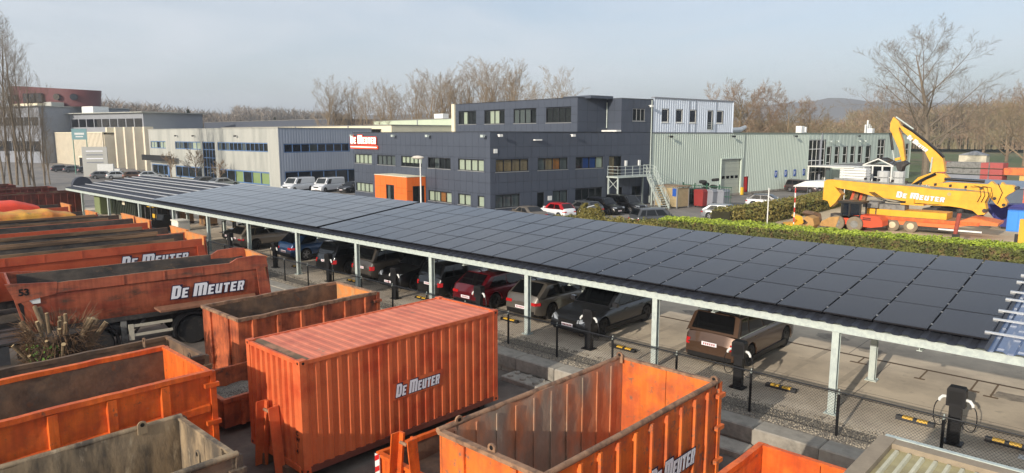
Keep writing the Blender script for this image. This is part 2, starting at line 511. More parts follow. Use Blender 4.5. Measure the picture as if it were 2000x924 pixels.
m_clear = M('lamp_lens', (150, 156, 162), .12, var=.03, spec=.8)
m_taillight = M('tail_light_red', (176, 24, 26), .25, var=.08, spec=.7)
m_plate = M('number_plate', (226, 222, 226), .5, var=.03)
m_platered = M('plate_characters', (150, 36, 44), .6, var=0)
m_rimsilver = M('alloy_rim', (150, 152, 156), .35, .6, var=.08)
m_rimdark = M('dark_alloy_rim', (44, 45, 48), .4, .4, var=.08)
m_carglass = glass('car_glass', (14, 16, 19), .18, .02)
m_cargrille = M('car_trim_black', (16, 16, 17), .45, var=.05)
m_kiosk = M('perspex_shelter', (170, 152, 116), .5, var=.2, scale=1.5)

# faint cell grid inside each solar panel
_n, _l = m_pv.node_tree.nodes, m_pv.node_tree.links
_tc = _n.new('ShaderNodeTexCoord'); _sx = _n.new('ShaderNodeSeparateXYZ'); _l.new(_tc.outputs['Object'], _sx.inputs[0])
def _line(sock, k, w):
    a = _n.new('ShaderNodeMath'); a.operation = 'MULTIPLY'; a.inputs[1].default_value = k; _l.new(sock, a.inputs[0])
    f = _n.new('ShaderNodeMath'); f.operation = 'FRACT'; _l.new(a.outputs[0], f.inputs[0])
    c = _n.new('ShaderNodeMath'); c.operation = 'LESS_THAN'; c.inputs[1].default_value = w; _l.new(f.outputs[0], c.inputs[0])
    return c.outputs[0]
_m = _n.new('ShaderNodeMath'); _m.operation = 'MAXIMUM'
_l.new(_line(_sx.outputs[0], 5.36, .06), _m.inputs[0]); _l.new(_line(_sx.outputs[1], 6.05, .06), _m.inputs[1])
_mx = _n.new('ShaderNodeMix'); _mx.data_type = 'RGBA'; _l.new(_m.outputs[0], _mx.inputs[0])
_old = _p.inputs['Base Color'].links[0].from_socket
_l.new(_old, _mx.inputs[6]); _mx.inputs[7].default_value = lin((34, 37, 50)); _l.new(_mx.outputs[2], _p.inputs['Base Color'])
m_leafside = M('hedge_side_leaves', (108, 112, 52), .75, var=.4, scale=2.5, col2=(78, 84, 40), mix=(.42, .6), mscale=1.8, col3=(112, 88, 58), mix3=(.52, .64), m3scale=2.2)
# ------------------------------------------------------------------ ground
def sheet(name, xs, ys, zf, mat, kind='structure'):
    b = MB()
    nx = len(xs)
    for y in ys:
        for x in xs:
            b.v.append((x, y, zf(x, y)))
    for j in range(len(ys) - 1):
        for i in range(nx - 1):
            b.f.append([j * nx + i, j * nx + i + 1, (j + 1) * nx + i + 1, (j + 1) * nx + i])
            b.m.append(0)
    o = b.build(name, mat, smooth=True, sharp=30)
    return tag(o, kind=kind)

def zg(x, y):
    if y < 16.0: return -0.85
    return hground(y) - 0.03
sheet('ground', [-4000, -600, -300, -150, -75, -40, 0, 30, 80, 300, 4000],
      [-400, -60, 0, 15.9, 16.1, 33, 34, 35, 36, 37, 38, 39, 40, 41, 60, 120, 300, 1000, 6000], zg, m_asphalt)
sheet('yard', [-95, -60, -30, -10, 10, 30], [-45, -10, 5, 10, 15.86], lambda x, y: YARD + 0.02 * fbm(x * .3, y * .3), m_yard)
sheet('parking_lot', [-78, -50, -20, 20], [17.35, 20, 24, 28, 33], lambda x, y: 0.0, m_lot)
sheet('gravel_strip', [-78, -50, -20, 20], [16.45, 16.9, 17.42], lambda x, y: 0.02 - 0.03 * abs(y - 16.9) + .012 * fbm(x * 2, y * 3), m_gravel)
sheet('works_yard', [-27, -20, -10, 10, 60], [47, 56, 64, 80, 104], lambda x, y: G0 + 0.02, m_ground)
sheet('meadow', [-900, -300, -120, -28, 40, 120, 900], [128, 170, 260, 400, 700], lambda x, y: G0 + 0.03 + 0.004 * max(0, y - 170) + .3 * fbm(x * .01, y * .01), m_field)
sheet('verge', [-80.5, -78, -74.6], [44.2, 46, 48.2], lambda x, y: G0 + 0.05, m_field)
# loose stones on the gravel strip
b = MB()
for i in range(16000):
    x, y = R.uniform(-45, 4), 16.5 + 1.25 * R.random() ** 1.6
    s = R.uniform(.012, .034)
    z = 0.015
    a = R.uniform(0, pi)
    c, sn = cos(a) * s, sin(a) * s
    b.add([(x + c, y + sn, z - .01), (x - sn, y + c, z - .01), (x - c, y - sn, z - .01), (x + sn, y - c, z - .01), (x, y, z + s * .8)],
          [(0, 1, 4), (1, 2, 4), (2, 3, 4), (3, 0, 4)], R.randrange(2))
tag(b.build('loose_gravel', [m_gravel, M('pale_gravel', (168, 158, 140), .95, var=.3, scale=10)]), kind='stuff', label='loose grey gravel along the fence')
# drain channel, joints and a painted mark in the lot
b = MB()
b.box(-75, 15, 23.55, 23.67, .002, .006)
tag(b.build('drain_channel', m_drain), kind='structure')
b = MB()
for x in [-40 + 5.284 * k for k in range(11)]:
    b.box(x + 2.6, x + 2.615, 17.4, 23.5, .002, .005)
    b.box(x + 1.3, x + 1.315, 23.7, 32.5, .002, .005)
b.box(-75, 15, 20.3, 20.315, .002, .0045)
tag(b.build('pavement_joints', M('joint_grey', (104, 98, 92), .9, var=.1)), kind='structure')
b = MB()
b.box(-1.75, -.6, 18.35, 18.62, .002, .006)
tag(b.build('painted_bay_marking', m_white_paint), kind='structure')
b = MB()
for (x, y, s) in ((-6.5, 22.9, .5), (-4.7, 22.6, .28), (-3.4, 22.5, .4), (-2.9, 22.3, .35), (-10.5, 22.8, .5)):
    b.box(x, x + .05, y, 23.55, .002, .004)
    b.box(x - s * .4, x + s * .6, y - .06, y + .06, .0025, .0045)
tag(b.build('seep_stains', M('damp_stain', (120, 100, 76), .9, var=.2)), kind='structure')

b = MB()
ro_ = random.Random(21)
for i in range(26):
    cx, cy, r = ro_.uniform(-34, 0), ro_.uniform(18.8, 30), ro_.uniform(.12, .5)
    n = 14
    b.add([(cx + r * (1 + .5 * fbm(cos(a) * 1.5 + i, sin(a) * 1.5)) * cos(a) * 1.3, cy + r * (1 + .5 * fbm(cos(a) * 1.5 + i, sin(a) * 1.5, 4)) * sin(a), .0026 + .00005 * i) for a in [2 * pi * k / n for k in range(n)]], [list(range(n))])
tag(b.build('oil_stains', M('oil_stain', (168, 156, 138), .8, var=.25, scale=3, col2=(140, 129, 115), mix=(.45, .6))), kind='structure')
b = MB()
for (x, y0, y1, dx) in ((-7.7, 19.5, 30, .5), (-6.3, 19.5, 30, .5), (-12.9, 19.6, 29, -.4), (-11.5, 19.6, 29, -.4)):
    for k in range(10):
        ya, yb = y0 + (y1 - y0) * k / 10, y0 + (y1 - y0) * (k + 1) / 10
        xa, xb = x + dx * (k / 10) ** 2, x + dx * ((k + 1) / 10) ** 2
        b.quad((xa - .09, ya, .0022), (xa + .09, ya, .0022), (xb + .09, yb, .0022), (xb - .09, yb, .0022))
tag(b.build('tyre_marks', M('tyre_mark', (192, 178, 157), .85, var=.2, scale=2)), kind='structure')

# ------------------------------------------------------------------ retaining wall of concrete blocks
wall = tag(thing('retaining_wall', 'low wall of large grey concrete blocks below the black chain link fence', 'wall', (0, 16.2, YARD)), None)
def block_mesh(nm, lx, ly, lz, studs=False):
    b = MB()
    c = .03
    b.add([(-lx + c, -ly + c, lz), (lx - c, -ly + c, lz), (lx - c, ly - c, lz), (-lx + c, ly - c, lz),
           (-lx, -ly, lz - c), (lx, -ly, lz - c), (lx, ly, lz - c), (-lx, ly, lz - c),
           (-lx, -ly, 0), (lx, -ly, 0), (lx, ly, 0), (-lx, ly, 0)],
          [(0, 1, 2, 3), (4, 5, 1, 0), (5, 6, 2, 1), (6, 7, 3, 2), (7, 4, 0, 3), (8, 9, 5, 4), (9, 10, 6, 5), (10, 11, 7, 6), (11, 8, 4, 7)])
    if studs:
        for i in (-.52, 0.0, .52):
            for j in (-.17, .17):
                b.lathe([(0, .1), (.05, .09), (.07, .05)], (i, j, lz), (0, 0, 1), 10)
    return b.mesh(nm, m_concrete_block)
blk = block_mesh('block', .785, .335, .40)
blk_st = block_mesh('block_studded', .785, .335, .40, True)
x0 = -14.68
for k in range(-15, 11):
    xc = x0 + 1.585 * k + .79
    inst('block', blk, wall, (xc, 0.02 * R.uniform(-1, 1), .152), rot=(0, 0, R.uniform(-.006, .006)))
    inst('block', blk, wall, (xc - .7, 0.05 + .01 * R.uniform(-1, 1), -.25), rot=(0, 0, 0))
for k in range(0, 6):
    inst('block', blk_st if k < 2 else blk, wall, (-13.9 + 1.6 * k, -.72, -.25), rot=(0, 0, R.uniform(-.01, .01)))
for k in range(8):                                   # a second, wider row of pale blocks behind the tippers
    inst('block', blk, wall, (-37.6 + 1.59 * k, -.75, .13 + .01 * (k % 2)))

# ------------------------------------------------------------------ facade tools
def rects(s0, s1, z0, z1, ops):
    ss = sorted({s0, s1, *[v for o in ops for v in (o[0], o[1]) if s0 < v < s1]})
    out = []
    for a, c in zip(ss, ss[1:]):
        m = (a + c) / 2
        zz = z0
        for o in sorted([o for o in ops if o[0] < m < o[1] and o[3] > z0 and o[2] < z1], key=lambda o: o[2]):
            if o[2] > zz and o[2] <= z1: out.append((a, c, zz, min(o[2], z1)))
            zz = max(zz, o[3])
        if zz < z1: out.append((a, c, zz, z1))
    mg = []
    for r in out:
        for q in mg:
            if abs(q[1] - r[0]) < 1e-6 and abs(q[2] - r[2]) < 1e-6 and abs(q[3] - r[3]) < 1e-6:
                q[1] = r[1]
                break
        else:
            mg.append(list(r))
    return mg

FRONT = lambda s, d, z: (s, d, z)
def side_map(xo): return lambda s, d, z: (xo - d, s, z)
def front_map(yo): return lambda s, d, z: (s, yo + d, z)

def fbox(b, mp, s0, s1, d0, d1, z0, z1, mi=0):
    ps = [mp(s, d, z) for z in (z0, z1) for (s, d) in ((s0, d0), (s1, d0), (s1, d1), (s0, d1))]
    b.add(ps, [(0, 3, 2, 1), (4, 5, 6, 7), (0, 1, 5, 4), (1, 2, 6, 5), (2, 3, 7, 6), (3, 0, 4, 7)], mi)

def corrugated(mp, s0, s1, z0, z1, ops, pitch, depth, mat, parent, name='wall'):
    b = MB()
    for (a, c, u, v) in rects(s0, s1, z0, z1, ops):
        pts = []
        s = math.floor(a / pitch) * pitch
        while s < c + pitch:
            for t, d in ((0, 0), (.42, 0), (.55, depth), (.87, depth)):
                ss = s + t * pitch
                if a < ss < c: pts.append((ss, d))
            s += pitch
        pts = [(a, pts[0][1] if pts else 0)] + pts + [(c, pts[-1][1] if pts else 0)]
        o = len(b.v)
        for (s_, d) in pts:
            b.v.append(mp(s_, d, u)); b.v.append(mp(s_, d, v))
        for i in range(len(pts) - 1):
            b.f.append([o + 2 * i, o + 2 * i + 2, o + 2 * i + 3, o + 2 * i + 1]); b.m.append(0)
    return b.build(name, mat, parent)

unit = MB().box(-.5, .5, -.5, .5, -.5, .5)
def panel_mesh(mat, nm):
    return unit.mesh(nm, mat)

def panels(mp, ss, zs, ops, me, parent, d0=0.0, th=.05, gap=.022, name='panel'):
    for z0, z1 in zip(zs, zs[1:]):
        for s0, s1 in zip(ss, ss[1:]):
            for (a, c, u, v) in rects(s0, s1, z0, z1, ops):
                if c - a < .06 or v - u < .06: continue
                g = gap / 2
                p0, p1 = mp(a + g, d0, u + g), mp(c - g, d0 + th, v - g)
                cc = [(p0[i] + p1[i]) / 2 for i in range(3)]
                sc = [max(.01, abs(p0[i] - p1[i])) for i in range(3)]
                inst(name, me, parent, cc, sc)

def window(mp, s0, s1, z0, z1, n, parent, frame, pane, d=.07, fw_=.06, blinds='', sill=None, zbars=(), reveal=True, back=None):
    """one window: frame with mullions, pane, blinds or painted tan reflections behind the glass, sill"""
    b = MB()
    fbox(b, mp, s0, s1, d - .03, d + .03, z0, z0 + fw_)
    fbox(b, mp, s0, s1, d - .03, d + .03, z1 - fw_, z1)
    w = (s1 - s0) / n
    for i in range(n + 1):
        c = s0 + w * i
        a, e = max(s0, c - fw_ / 2), min(s1, c + fw_ / 2)
        if i == 0: e = s0 + fw_
        if i == n: a = s1 - fw_
        fbox(b, mp, a, e, d - .028, d + .028, z0 + fw_, z1 - fw_)
    for zb in zbars:
        fbox(b, mp, s0 + fw_, s1 - fw_, d - .026, d + .026, zb - fw_ / 2, zb + fw_ / 2)
    wo = b.build('window', frame, parent)
    g = MB()
    g.quad(mp(s0, d + .002, z0), mp(s1, d + .002, z0), mp(s1, d + .002, z1), mp(s0, d + .002, z1))
    g.build('pane', pane, wo)
    bk = MB()
    bk.quad(mp(s0, d + .20, z0), mp(s1, d + .20, z0), mp(s1, d + .20, z1), mp(s0, d + .20, z1))
    bk.build('backing', back or m_interior, wo)
    for i, ch in enumerate(blinds):
        if ch == '.': continue
        bb = MB()
        lo = z0 if ch != 'h' else z0 + (z1 - z0) * .35
        fbox(bb, mp, s0 + w * i + .05, s0 + w * (i + 1) - .05, d + .10, d + .115, lo + .02, z1 - .02)
        bb.build('blind_or_reflection', {'g': m_blind_grey, 't': m_tan_reflection, 'b': m_signblue, 'o': m_tailgate_in}.get(ch, m_blind), wo)  # the tan panels are painted reflections
    if sill is not None:
        sb = MB()
        fbox(sb, mp, s0 - .05, s1 + .05, -.05, d - .031, z0 - .06, z0)
        sb.build('sill', sill, wo)
    return wo

def downpipe(parent, mp, s, z0, z1, mat=m_galv, name='downpipe'):
    b = MB()
    b.tube([mp(s, -.08, z0), mp(s, -.08, z1)], .06, 8)
    return b.build(name, mat, parent, smooth=True)

def floodlight(parent, mp, s, z, mat=m_galv):
    b = MB()
    fbox(b, mp, s - .04, s + .04, -.32, -.001, z + .05, z + .1)
    fbox(b, mp, s - .2, s + .2, -.55, -.3, z - .12, z + .12)
    return b.build('floodlight', mat, parent)

# ------------------------------------------------------------------ dark office building with orange entrance
A75 = radians(7.5)
off = thing('office_building', 'dark anthracite panelled office building with orange entrance porch and lit roof sign', 'building', (-46.1, 46.2, G0), -A75)
mpF, mpS = (lambda s, d, z: (s, d, z - G0)), (lambda s, d, z: (-d, s, z - G0))
b = MB()
b.box(-27.70, -.32, .32, 23.2, .01, 7.94)
b.box(-24.95, -2.5, 13.85, 23.1, 8.03, 11.69)
b.box(-6.0, -.33, 18.38, 23.15, 8.03, 11.65)
b.build('core', m_anthracite_core, off)
b = MB()
b.box(-27.8, -.05, .05, 13.6, 7.95, 8.02)
b.box(-25.1, -2.35, 13.7, 23.0, 11.70, 11.74)
b.build('roof', m_roofgrey, off)
wF_up = [(-27.47, -23.13), (-21.78, -17.58), (-16.25, -12.02), (-10.77, -6.56), (-5.22, -1.0)]
wF_lo = [(-27.39, -23.06), (-10.75, -6.46), (-5.29, -3.17), (-1.99, -.99)]
opsF = [(a, c, 3.64, 4.78) for a, c in wF_up] + [(a, c, .22, 1.31) for a, c in wF_lo] + [(-18.2, -11.25, G0, 2.72), (-21.78, -21.0, .22, 1.31)]
sF = [-27.75] + [-26.63 + 1.035 * i for i in range(26)] + [0.0]
sF = sorted({round(v, 3) for v in sF if v < -.4} | {0.0})
zF = [G0 + .02, 1.59 - .8 + .0, 1.6, 2.61, 3.64, 4.95, 5.98, 7.37]
pm = panel_mesh(m_anthracite, 'cladding_panel')
panels(mpF, sF, [G0 + .02, .22, 1.55, 2.60, 3.62, 4.93, 5.98, 7.37], opsF, pm, off, name='cladding_panel')
opsS = [(.66, 4.74, 3.6, 4.82), (5.96, 10.05, 3.6, 4.82), (11.19, 15.3, 3.6, 4.82), (16.22, 18.24, 2.62, 4.82),
        (.61, 3.64, .18, 1.46), (5.89, 6.84, G0, 1.42), (8.02, 10.07, .2, 1.47), (11.19, 15.24, .3, 1.5), (17.6, 18.5, G0, 1.4), (20.1, 21.6, .3, 1.4)]
sS = [0.0] + [1.02 + 1.035 * i for i in range(21)] + [23.2]
panels(mpS, sS, [G0 + .02, .22, 1.55, 2.60, 3.62, 4.93, 5.98, 7.37], opsS, pm, off, name='cladding_panel')
mpU = lambda s, d, z: (s, 13.5 + d, z - G0)
wU = [(-24.3, -20.45), (-18.7, -14.7), (-12.95, -8.87), (-7.2, -3.15)]
panels(mpU, [-25.0 + 1.035 * i for i in range(23)] + [-2.15], [7.40, 8.40, 9.3, 10.15, 11.05], [(a, c, 8.42, 10.1) for a, c in wU], pm, off, name='cladding_panel')
mpUS = lambda s, d, z: (-2.15 - d, s, z - G0)
panels(mpUS, [13.5, 15.0, 16.5, 18.05], [7.40, 8.5, 9.75, 11.05], [], pm, off, name='cladding_panel')
mpB = lambda s, d, z: (s, 18.05 + d, z - G0)
panels(mpB, [-2.1, -1.05, 0.0], [7.40, 8.5, 9.75, 11.02], [], pm, off, name='cladding_panel')
panels(mpS, [18.05, 19.1, 20.1, 21.15, 22.2, 23.2], [7.40, 8.5, 9.75, 11.02], [(19.9, 22.0, 8.6, 10.0)], pm, off, name='cladding_panel')
# parapet caps
b = MB()
b.box(-27.85, .06, -.07, .12, 8.121, 8.18)
b.box(-.12, .07, .13, 18.0, 8.121, 8.18)
b.box(-25.1, -2.1, 13.44, 13.6, 11.801, 11.86)
b.box(-2.3, -2.1, 13.61, 18.0, 11.801, 11.86)
b.box(-2.2, .06, 17.98, 18.15, 11.775, 11.83)
b.box(-.12, .07, 18.16, 23.2, 11.775, 11.83)
b.build('parapet_cap', m_frame_dark, off)
b = MB()
b.box(-5.5, -1.2, 14.5, 18.0, 11.74, 12.05)
b.build('roof_box', m_anthracite, off)
b = MB()
b.box(-25.7, -25.02, 13.3, 14.0, 8.03, 11.86)
b.build('white_corner_pier', m_cream_roof, off)
bl_up = ['ccccc', 'ggggg', 'hhhhh', '.g...', 'cccc']
for (a, c), bd in zip(wF_up, bl_up):
    window(mpF, a, c, 3.66, 4.76, 4 if bd != 'hhhhh' else 5, off, m_frame_dark, m_glass_win, blinds=bd[:4] if bd != 'hhhhh' else bd, sill=m_frame_alu)
for (a, c), bd, n in zip(wF_lo, ['cccc', 'ccoc', 'cc', 'c'], [4, 4, 2, 1]):
    window(mpF, a, c, .24, 1.29, n, off, m_frame_dark, m_glass_win, blinds=bd, sill=m_frame_alu)
window(mpF, -21.76, -21.02, .24, 1.29, 1, off, m_frame_dark, m_glass_win, sill=None)
b = MB()
fbox(b, mpF, -21.3, -20.6, -.35, -.1, .1, 1.05)
b.build('notice_board', m_yellow_plain, off)
for (a, c, u, v), bd, n in zip(opsS, ['tttt', 'gtog', '.bbc', 't.', 'ggg', '.', 'gg', '....', '.', '..'], [4, 4, 4, 2, 3, 1, 2, 4, 1, 2]):
    window(mpS, a, c, max(u, G0 + .05) + .01, v - .01, n, off, m_frame_dark, m_glass_win, blinds=bd[:n], sill=m_frame_alu if v - u < 1.5 else None)
for (a, c), bd in zip(wU, ['.c..', '.cc.', 'ggg.', '....']):
    window(mpU, a, c, 8.44, 10.08, 4, off, m_frame_dark, m_glass_win, blinds=bd, sill=m_frame_alu)
window(mpS, 19.92, 21.98, 8.62, 9.98, 3, off, m_frame_alu, m_glass_win, sill=m_frame_alu)
for s in (-27.4, -17.3, -10.2, -.6): floodlight(off, mpF, s, 7.0)
for s in (.9, 10.4): floodlight(off, mpS, s, 7.05, m_white_paint)
floodlight(off, mpS, 22.6, 10.3, m_white_paint)
b = MB(); fbox(b, mpS, 5.3, 6.2, -.35, -.05, 6.55, 6.68); b.build('wall_lamp', m_white_paint, off)
downpipe(off, mpS, 23.05, G0 + .1, 11.0)
b = MB(); b.tube([(-2.0, 17.9, 8.6), (-2.0, 17.9, 11.4)], .06, 8); b.build('downpipe', m_galv, off)
b = MB(); b.box(-2.1, .1, 17.2, 17.95, 8.2, 8.38); b.build('roof_hatch', m_white_paint, off)
b = MB(); fbox(b, mpF, -27.8, -21.4, -.12, -.02, G0 + .02, G0 + .28); b.build('plinth', m_concrete_block, off)
# lit sign
lettering(off, (-28.2, -.14, 6.05 - G0), (1, 0, 0), (0, 0, 1), .98, 6.5, m_signwhite, m_signred, proud=.02, shear=.04, ol=.09, name='sign_letters')
b = MB(); fbox(b, mpF, -28.2, -21.3, -.2, -.1, 5.45, 5.85); b.build('sign_strip', m_signred, off)
b = MB(); fbox(b, mpF, -28.1, -21.45, -.22, -.205, 5.6, 5.7); b.build('sign_strip_text', m_signwhite, off)
b = MB(); fbox(b, mpS, .4, .8, -.1, -.02, 5.4, 5.8); b.build('alarm_box', m_white_paint, off)
for z in (.35, .75): 
    b = MB(); fbox(b, mpS, 7.1 + z * .6, 7.4 + z * .6, -.04, -.003, .55, 1.0); b.build('notice', m_white_paint, off)
for s in (18.75, 21.0):
    b = MB(); fbox(b, mpS, s, s + .3, -.14, -.003, 3.7, 4.3); b.build('wall_sign', m_white_paint, off)
# orange entrance porch
op = panel_mesh(m_entrance, 'orange_panel')
b = MB()
b.box(-17.85, -11.63, -1.98, .04, .01, 3.36)
pc = b.build('porch', m_anthracite_core, off)
mpO = lambda s, d, z: (s, -2.32 + d, z - G0)
panels(mpO, [-18.2, -16.9, -15.7, -14.75, -13.4, -12.3, -11.3], [G0 + .03, .95, 1.55, 2.7], [(-15.7, -13.95, G0, 1.75)], op, pc, name='orange_panel')
mpO2 = lambda s, d, z: (-11.28 - d, s, z - G0)
panels(mpO2, [-2.26, -1.2, .0], [G0 + .03, 1.25, 2.7], [(-1.6, -.15, G0, 1.75)], op, pc, name='orange_panel')
window(mpO, -15.65, -14.0, G0 + .06, 1.73, 2, pc, m_frame_dark, m_glass_win, blinds='g.')
window(mpO2, -1.55, -.2, G0 + .06, 1.73, 2, pc, m_frame_dark, m_glass_win)
b = MB(); b.box(-18.25, -11.25, -2.36, -.02, 3.46, 3.52); b.build('porch_roof', m_cream_roof, off)
# steel landing and stairs on the side
st = thing('fire_stairs', 'galvanised steel landing with open tread stairs beside the dark office wall', 'stairs', (-46.1, 46.2, G0), -A75)
def stair_parts():
    b = MB(); b.box(.1, 1.7, 15.8, 21.8, 3.28, 3.45); b.build('landing', m_galv, st)
    for (x, y) in ((.25, 15.95), (1.6, 15.95), (1.6, 21.6), (.25, 21.6)):
        b = MB(); b.box(x - .07, x + .07, y - .07, y + .07, 0.01, 3.28); b.build('post', m_galv, st)
    b = MB(); b.bar((.32, 15.95, 2.1), (1.53, 15.95, 3.1), .05, .05); b.bar((.32, 15.95, 3.1), (1.53, 15.95, 2.1), .05, .05); b.build('brace', m_galv, st)
    def rail(p, q, n):
        b = MB()
        p, q = Vector(p), Vector(q)
        for h in (.35, .7, 1.05):
            b.tube([p + Vector((0, 0, h)), q + Vector((0, 0, h))], .025, 5)
        for i in range(n + 1):
            c = p.lerp(q, i / n)
            b.tube([c, c + Vector((0, 0, 1.05))], .025, 5)
        b.build('railing', m_galv, st)
    rail((.2, 15.85, 3.45), (1.65, 15.85, 3.45), 1)
    rail((1.65, 15.85, 3.45), (1.65, 20.6, 3.45), 4)
    rail((.2, 21.75, 3.45), (1.65, 21.75, 3.45), 1)
    # flight: runs out and down along +x
    n = 15
    p0, p1 = Vector((1.7, 21.2, 3.4)), Vector((5.2, 19.4, 0.05))
    side = Vector((p1.y - p0.y, p0.x - p1.x, 0)).normalized() * .5
    for sgn in (-1, 1):
        b = MB(); b.bar(p0 + side * sgn, p1 + side * sgn, .05, .22); b.build('stringer', m_galv, st)
        rail(p0 + side * sgn, p1 + side * sgn, 4)
    for i in range(n):
        c = p0.lerp(p1, (i + .5) / n)
        d = (p1 - p0); d.z = 0; d.normalize()
        b = MB(); b.bar(c - side, c + side, .24, .035); b.build('tread', m_galv, st)
stair_parts()
b = MB()
# ------------------------------------------------------------------ pale green hall with the blue-white upper storey
hall = thing('industrial_hall', 'long pale green corrugated hall with garage door and tall narrow windows', 'building', (-46.1, 46.2, G0), -A75)
mpH = lambda s, d, z: (.02 - d, s, z - G0)
opsH = [(37.1, 41.5, G0, 4.0), (42.4, 43.45, G0, 1.62), (59.0, 64.0, G0, 6.4), (64.5, 65.85, 1.7, 5.35), (67.05, 68.45, 2.65, 5.35), (69.65, 71.1, 2.65, 5.35),
        (72.2, 73.75, 2.6, 5.35), (74.8, 76.3, 2.6, 5.35), (77.6, 79.3, G0 + .3, 5.4), (81.8, 84.6, 2.55, 6.4), (93.1, 94.6, 2.5, 5.6)]
corrugated(mpH, 23.35, 58.9, G0 + .3, 7.3, opsH, .42, .045, m_green_clad, hall)
corrugated(mpH, 58.9, 95.2, G0 + .02, 7.35, opsH, 1.2, .03, m_green_clad, hall, 'wall')
b = MB()
b.box(-40, -.35, 23.4, 95.1, .01, 8.0); b.build('core', m_interior, hall)
b = MB(); b.box(-40.2, -.34, 23.35, 95.2, 8.01, 8.06); b.build('roof', m_roofgrey, hall)
b = MB(); b.box(-.36, .1, 39.4, 95.25, 8.0, 8.14); b.build('gutter', M('dull_green_trim', (120, 132, 122), .6, var=.06), hall)
b = MB(); b.box(-.06, .06, 23.4, 58.9, .02, .3); b.build('plinth', m_concrete_block, hall)
b = MB(); b.box(-.3, .06, 95.2, 95.3, .02, 8.1); b.box(-40, -.31, 95.2, 95.28, .02, 8.05); b.build('end_wall', m_green_clad, hall)
# upper storey
mpW = lambda s, d, z: (.03 - d, s, z - G0)
uw = [(24.9, 26.2), (27.55, 28.85), (30.2, 31.5), (35.7, 37.05)]
corrugated(mpW, 23.4, 39.2, 7.42, 11.25, [(a, c, 8.5, 10.1) for a, c in uw] + [(33.75, 34.9, 7.7, 10.1)], .42, .045, m_bluewhite_clad, hall, 'upper_wall')
b = MB(); b.box(-12, -.35, 23.5, 39.1, 8.08, 11.9); b.build('upper_core', m_interior, hall)
b = MB(); b.box(-12.1, .1, 39.1, 39.2, 8.1, 11.95); b.build('upper_end_wall', m_bluewhite_clad, hall)
b = MB(); b.box(-.36, .12, 23.4, 39.3, 12.0, 12.12); b.box(-.34, .08, 23.4, 39.25, 8.06, 8.15); b.build('upper_trim', m_greyclad, hall)
for a, c in uw: window(mpW, a, c, 8.52, 10.08, 1, hall, m_frame_white, m_glass_blue, d=.12, fw_=.1, sill=m_frame_white)
window(mpW, 33.77, 34.88, 7.72, 10.08, 1, hall, m_frame_white, m_glass_blue, d=.12, fw_=.1)
b = MB()
for z in (7.75, 7.95, 8.15, 8.35, 8.55):
    b.tube([(.2, 33.65, z - G0), (.2, 35.0, z - G0)], .025, 5)
b.build('balcony_rail', m_galv, hall)
# windows of the hall
for (a, c, u, v) in opsH[3:]:
    window(mpH, a, c, max(u, G0 + .3) + .02, v - .02, 1 if c - a < 2 else 2, hall, m_frame_white, m_glass_dark, d=.14, fw_=.1, zbars=[u + (v - u) * t for t in (.33, .66)] if v - u > 2.8 else [u + (v - u) * .5])
window(mpH, 59.05, 63.95, G0 + .1, 6.38, 4, hall, m_frame_white, m_glass_dark, d=.14, fw_=.1, zbars=(1.6, 3.3, 5.0))
# garage door with its own panels, red door
gd = MB(); gd.box(-.2, -.18, 37.1, 41.5, .02, 4.75); gdo = gd.build('garage_door', m_greyclad, hall)
dpm = panel_mesh(M('garage_door_panel', (168, 174, 160), .55, var=.05, rnd=.03), 'door_panel')
for i in range(9):
    inst('door_panel', dpm, gdo, (-.16, 39.3, .3 + i * .51), (.04, 4.3, .49))
for i in range(4):
    b = MB(); b.box(-.137, -.12, 37.55 + i * .98, 38.2 + i * .98, 2.25, 2.6); b.build('pane', m_glass_dark, gdo)
b = MB(); b.box(-.1, .12, 36.95, 37.1, .02, 4.9); b.box(-.1, .12, 41.5, 41.75, .02, 4.9); b.box(-.1, .12, 37.1, 41.5, 4.75, 4.9); b.build('door_surround', m_green_clad, gdo)
b = MB(); b.box(-.16, -.12, 42.42, 43.43, .02, 2.36); d_ = b.build('door', m_red, hall)
b = MB(); b.cbox((-.1, 42.55, 1.05), (.05, .12, .04)); b.build('handle', m_galv, d_)
b = MB(); b.box(.1, .4, 41.55, 41.85, .02, 1.0); b.build('bollard_guard', m_yellow_plain, hall)
for s in (26.3, 39.0, 54.5, 74.0, 88.0): floodlight(hall, mpH, s, 6.9, m_black)
for s in (65.0, 67.3, 74.5, 76.5): floodlight(hall, mpH, s, 6.1, m_galv)
for s in (49.9, 52.5, 54.95, 57.55):
    b = MB(); b.box(.05, .08, s, s + .62, 1.98, 2.92); so = b.build('parking_sign', m_signblue, hall)
    b = MB(); b.box(.082, .09, s + .2, s + .3, 2.2, 2.7); b.box(.082, .09, s + .3, s + .44, 2.6, 2.7); b.box(.082, .09, s + .3, s + .44, 2.42, 2.5); b.build('sign_letter', m_white, so)
b = MB(); b.box(-3, .15, 62.5, 62.6, .02, 8.1); b.build('joint_strip', m_greyclad, hall)
b = MB(); b.box(.05, 3.3, 66.5, 77.2, .02, 3.2); b.build('annex', m_green_clad, hall)
b = MB(); b.box(.0, 3.4, 66.4, 77.3, 3.2, 3.3); b.build('annex_roof', m_roofgrey, hall)
# roof bits
for (x, y, w, h) in ((-3, 60.5, .9, 1.1), (-3.5, 64.0, .25, 1.0), (-4, 86.5, .9, .9), (-6, 90.0, .25, 1.6), (-6, 90.8, .25, 2.4), (-6, 91.5, .25, 1.7), (-6, 92.2, .2, 1.4)):
    b = MB(); b.box(x, x + w, y, y + w, 8.06, 8.06 + h); b.build('roof_vent', m_white_paint, hall)
b = MB(); b.tube([(-2, 41, 8.4), (-2, 44, 8.5), (-2, 45.3, 8.9)], [.35, .35, .25], 8); b.build('roof_duct', m_white_paint, hall, smooth=True)

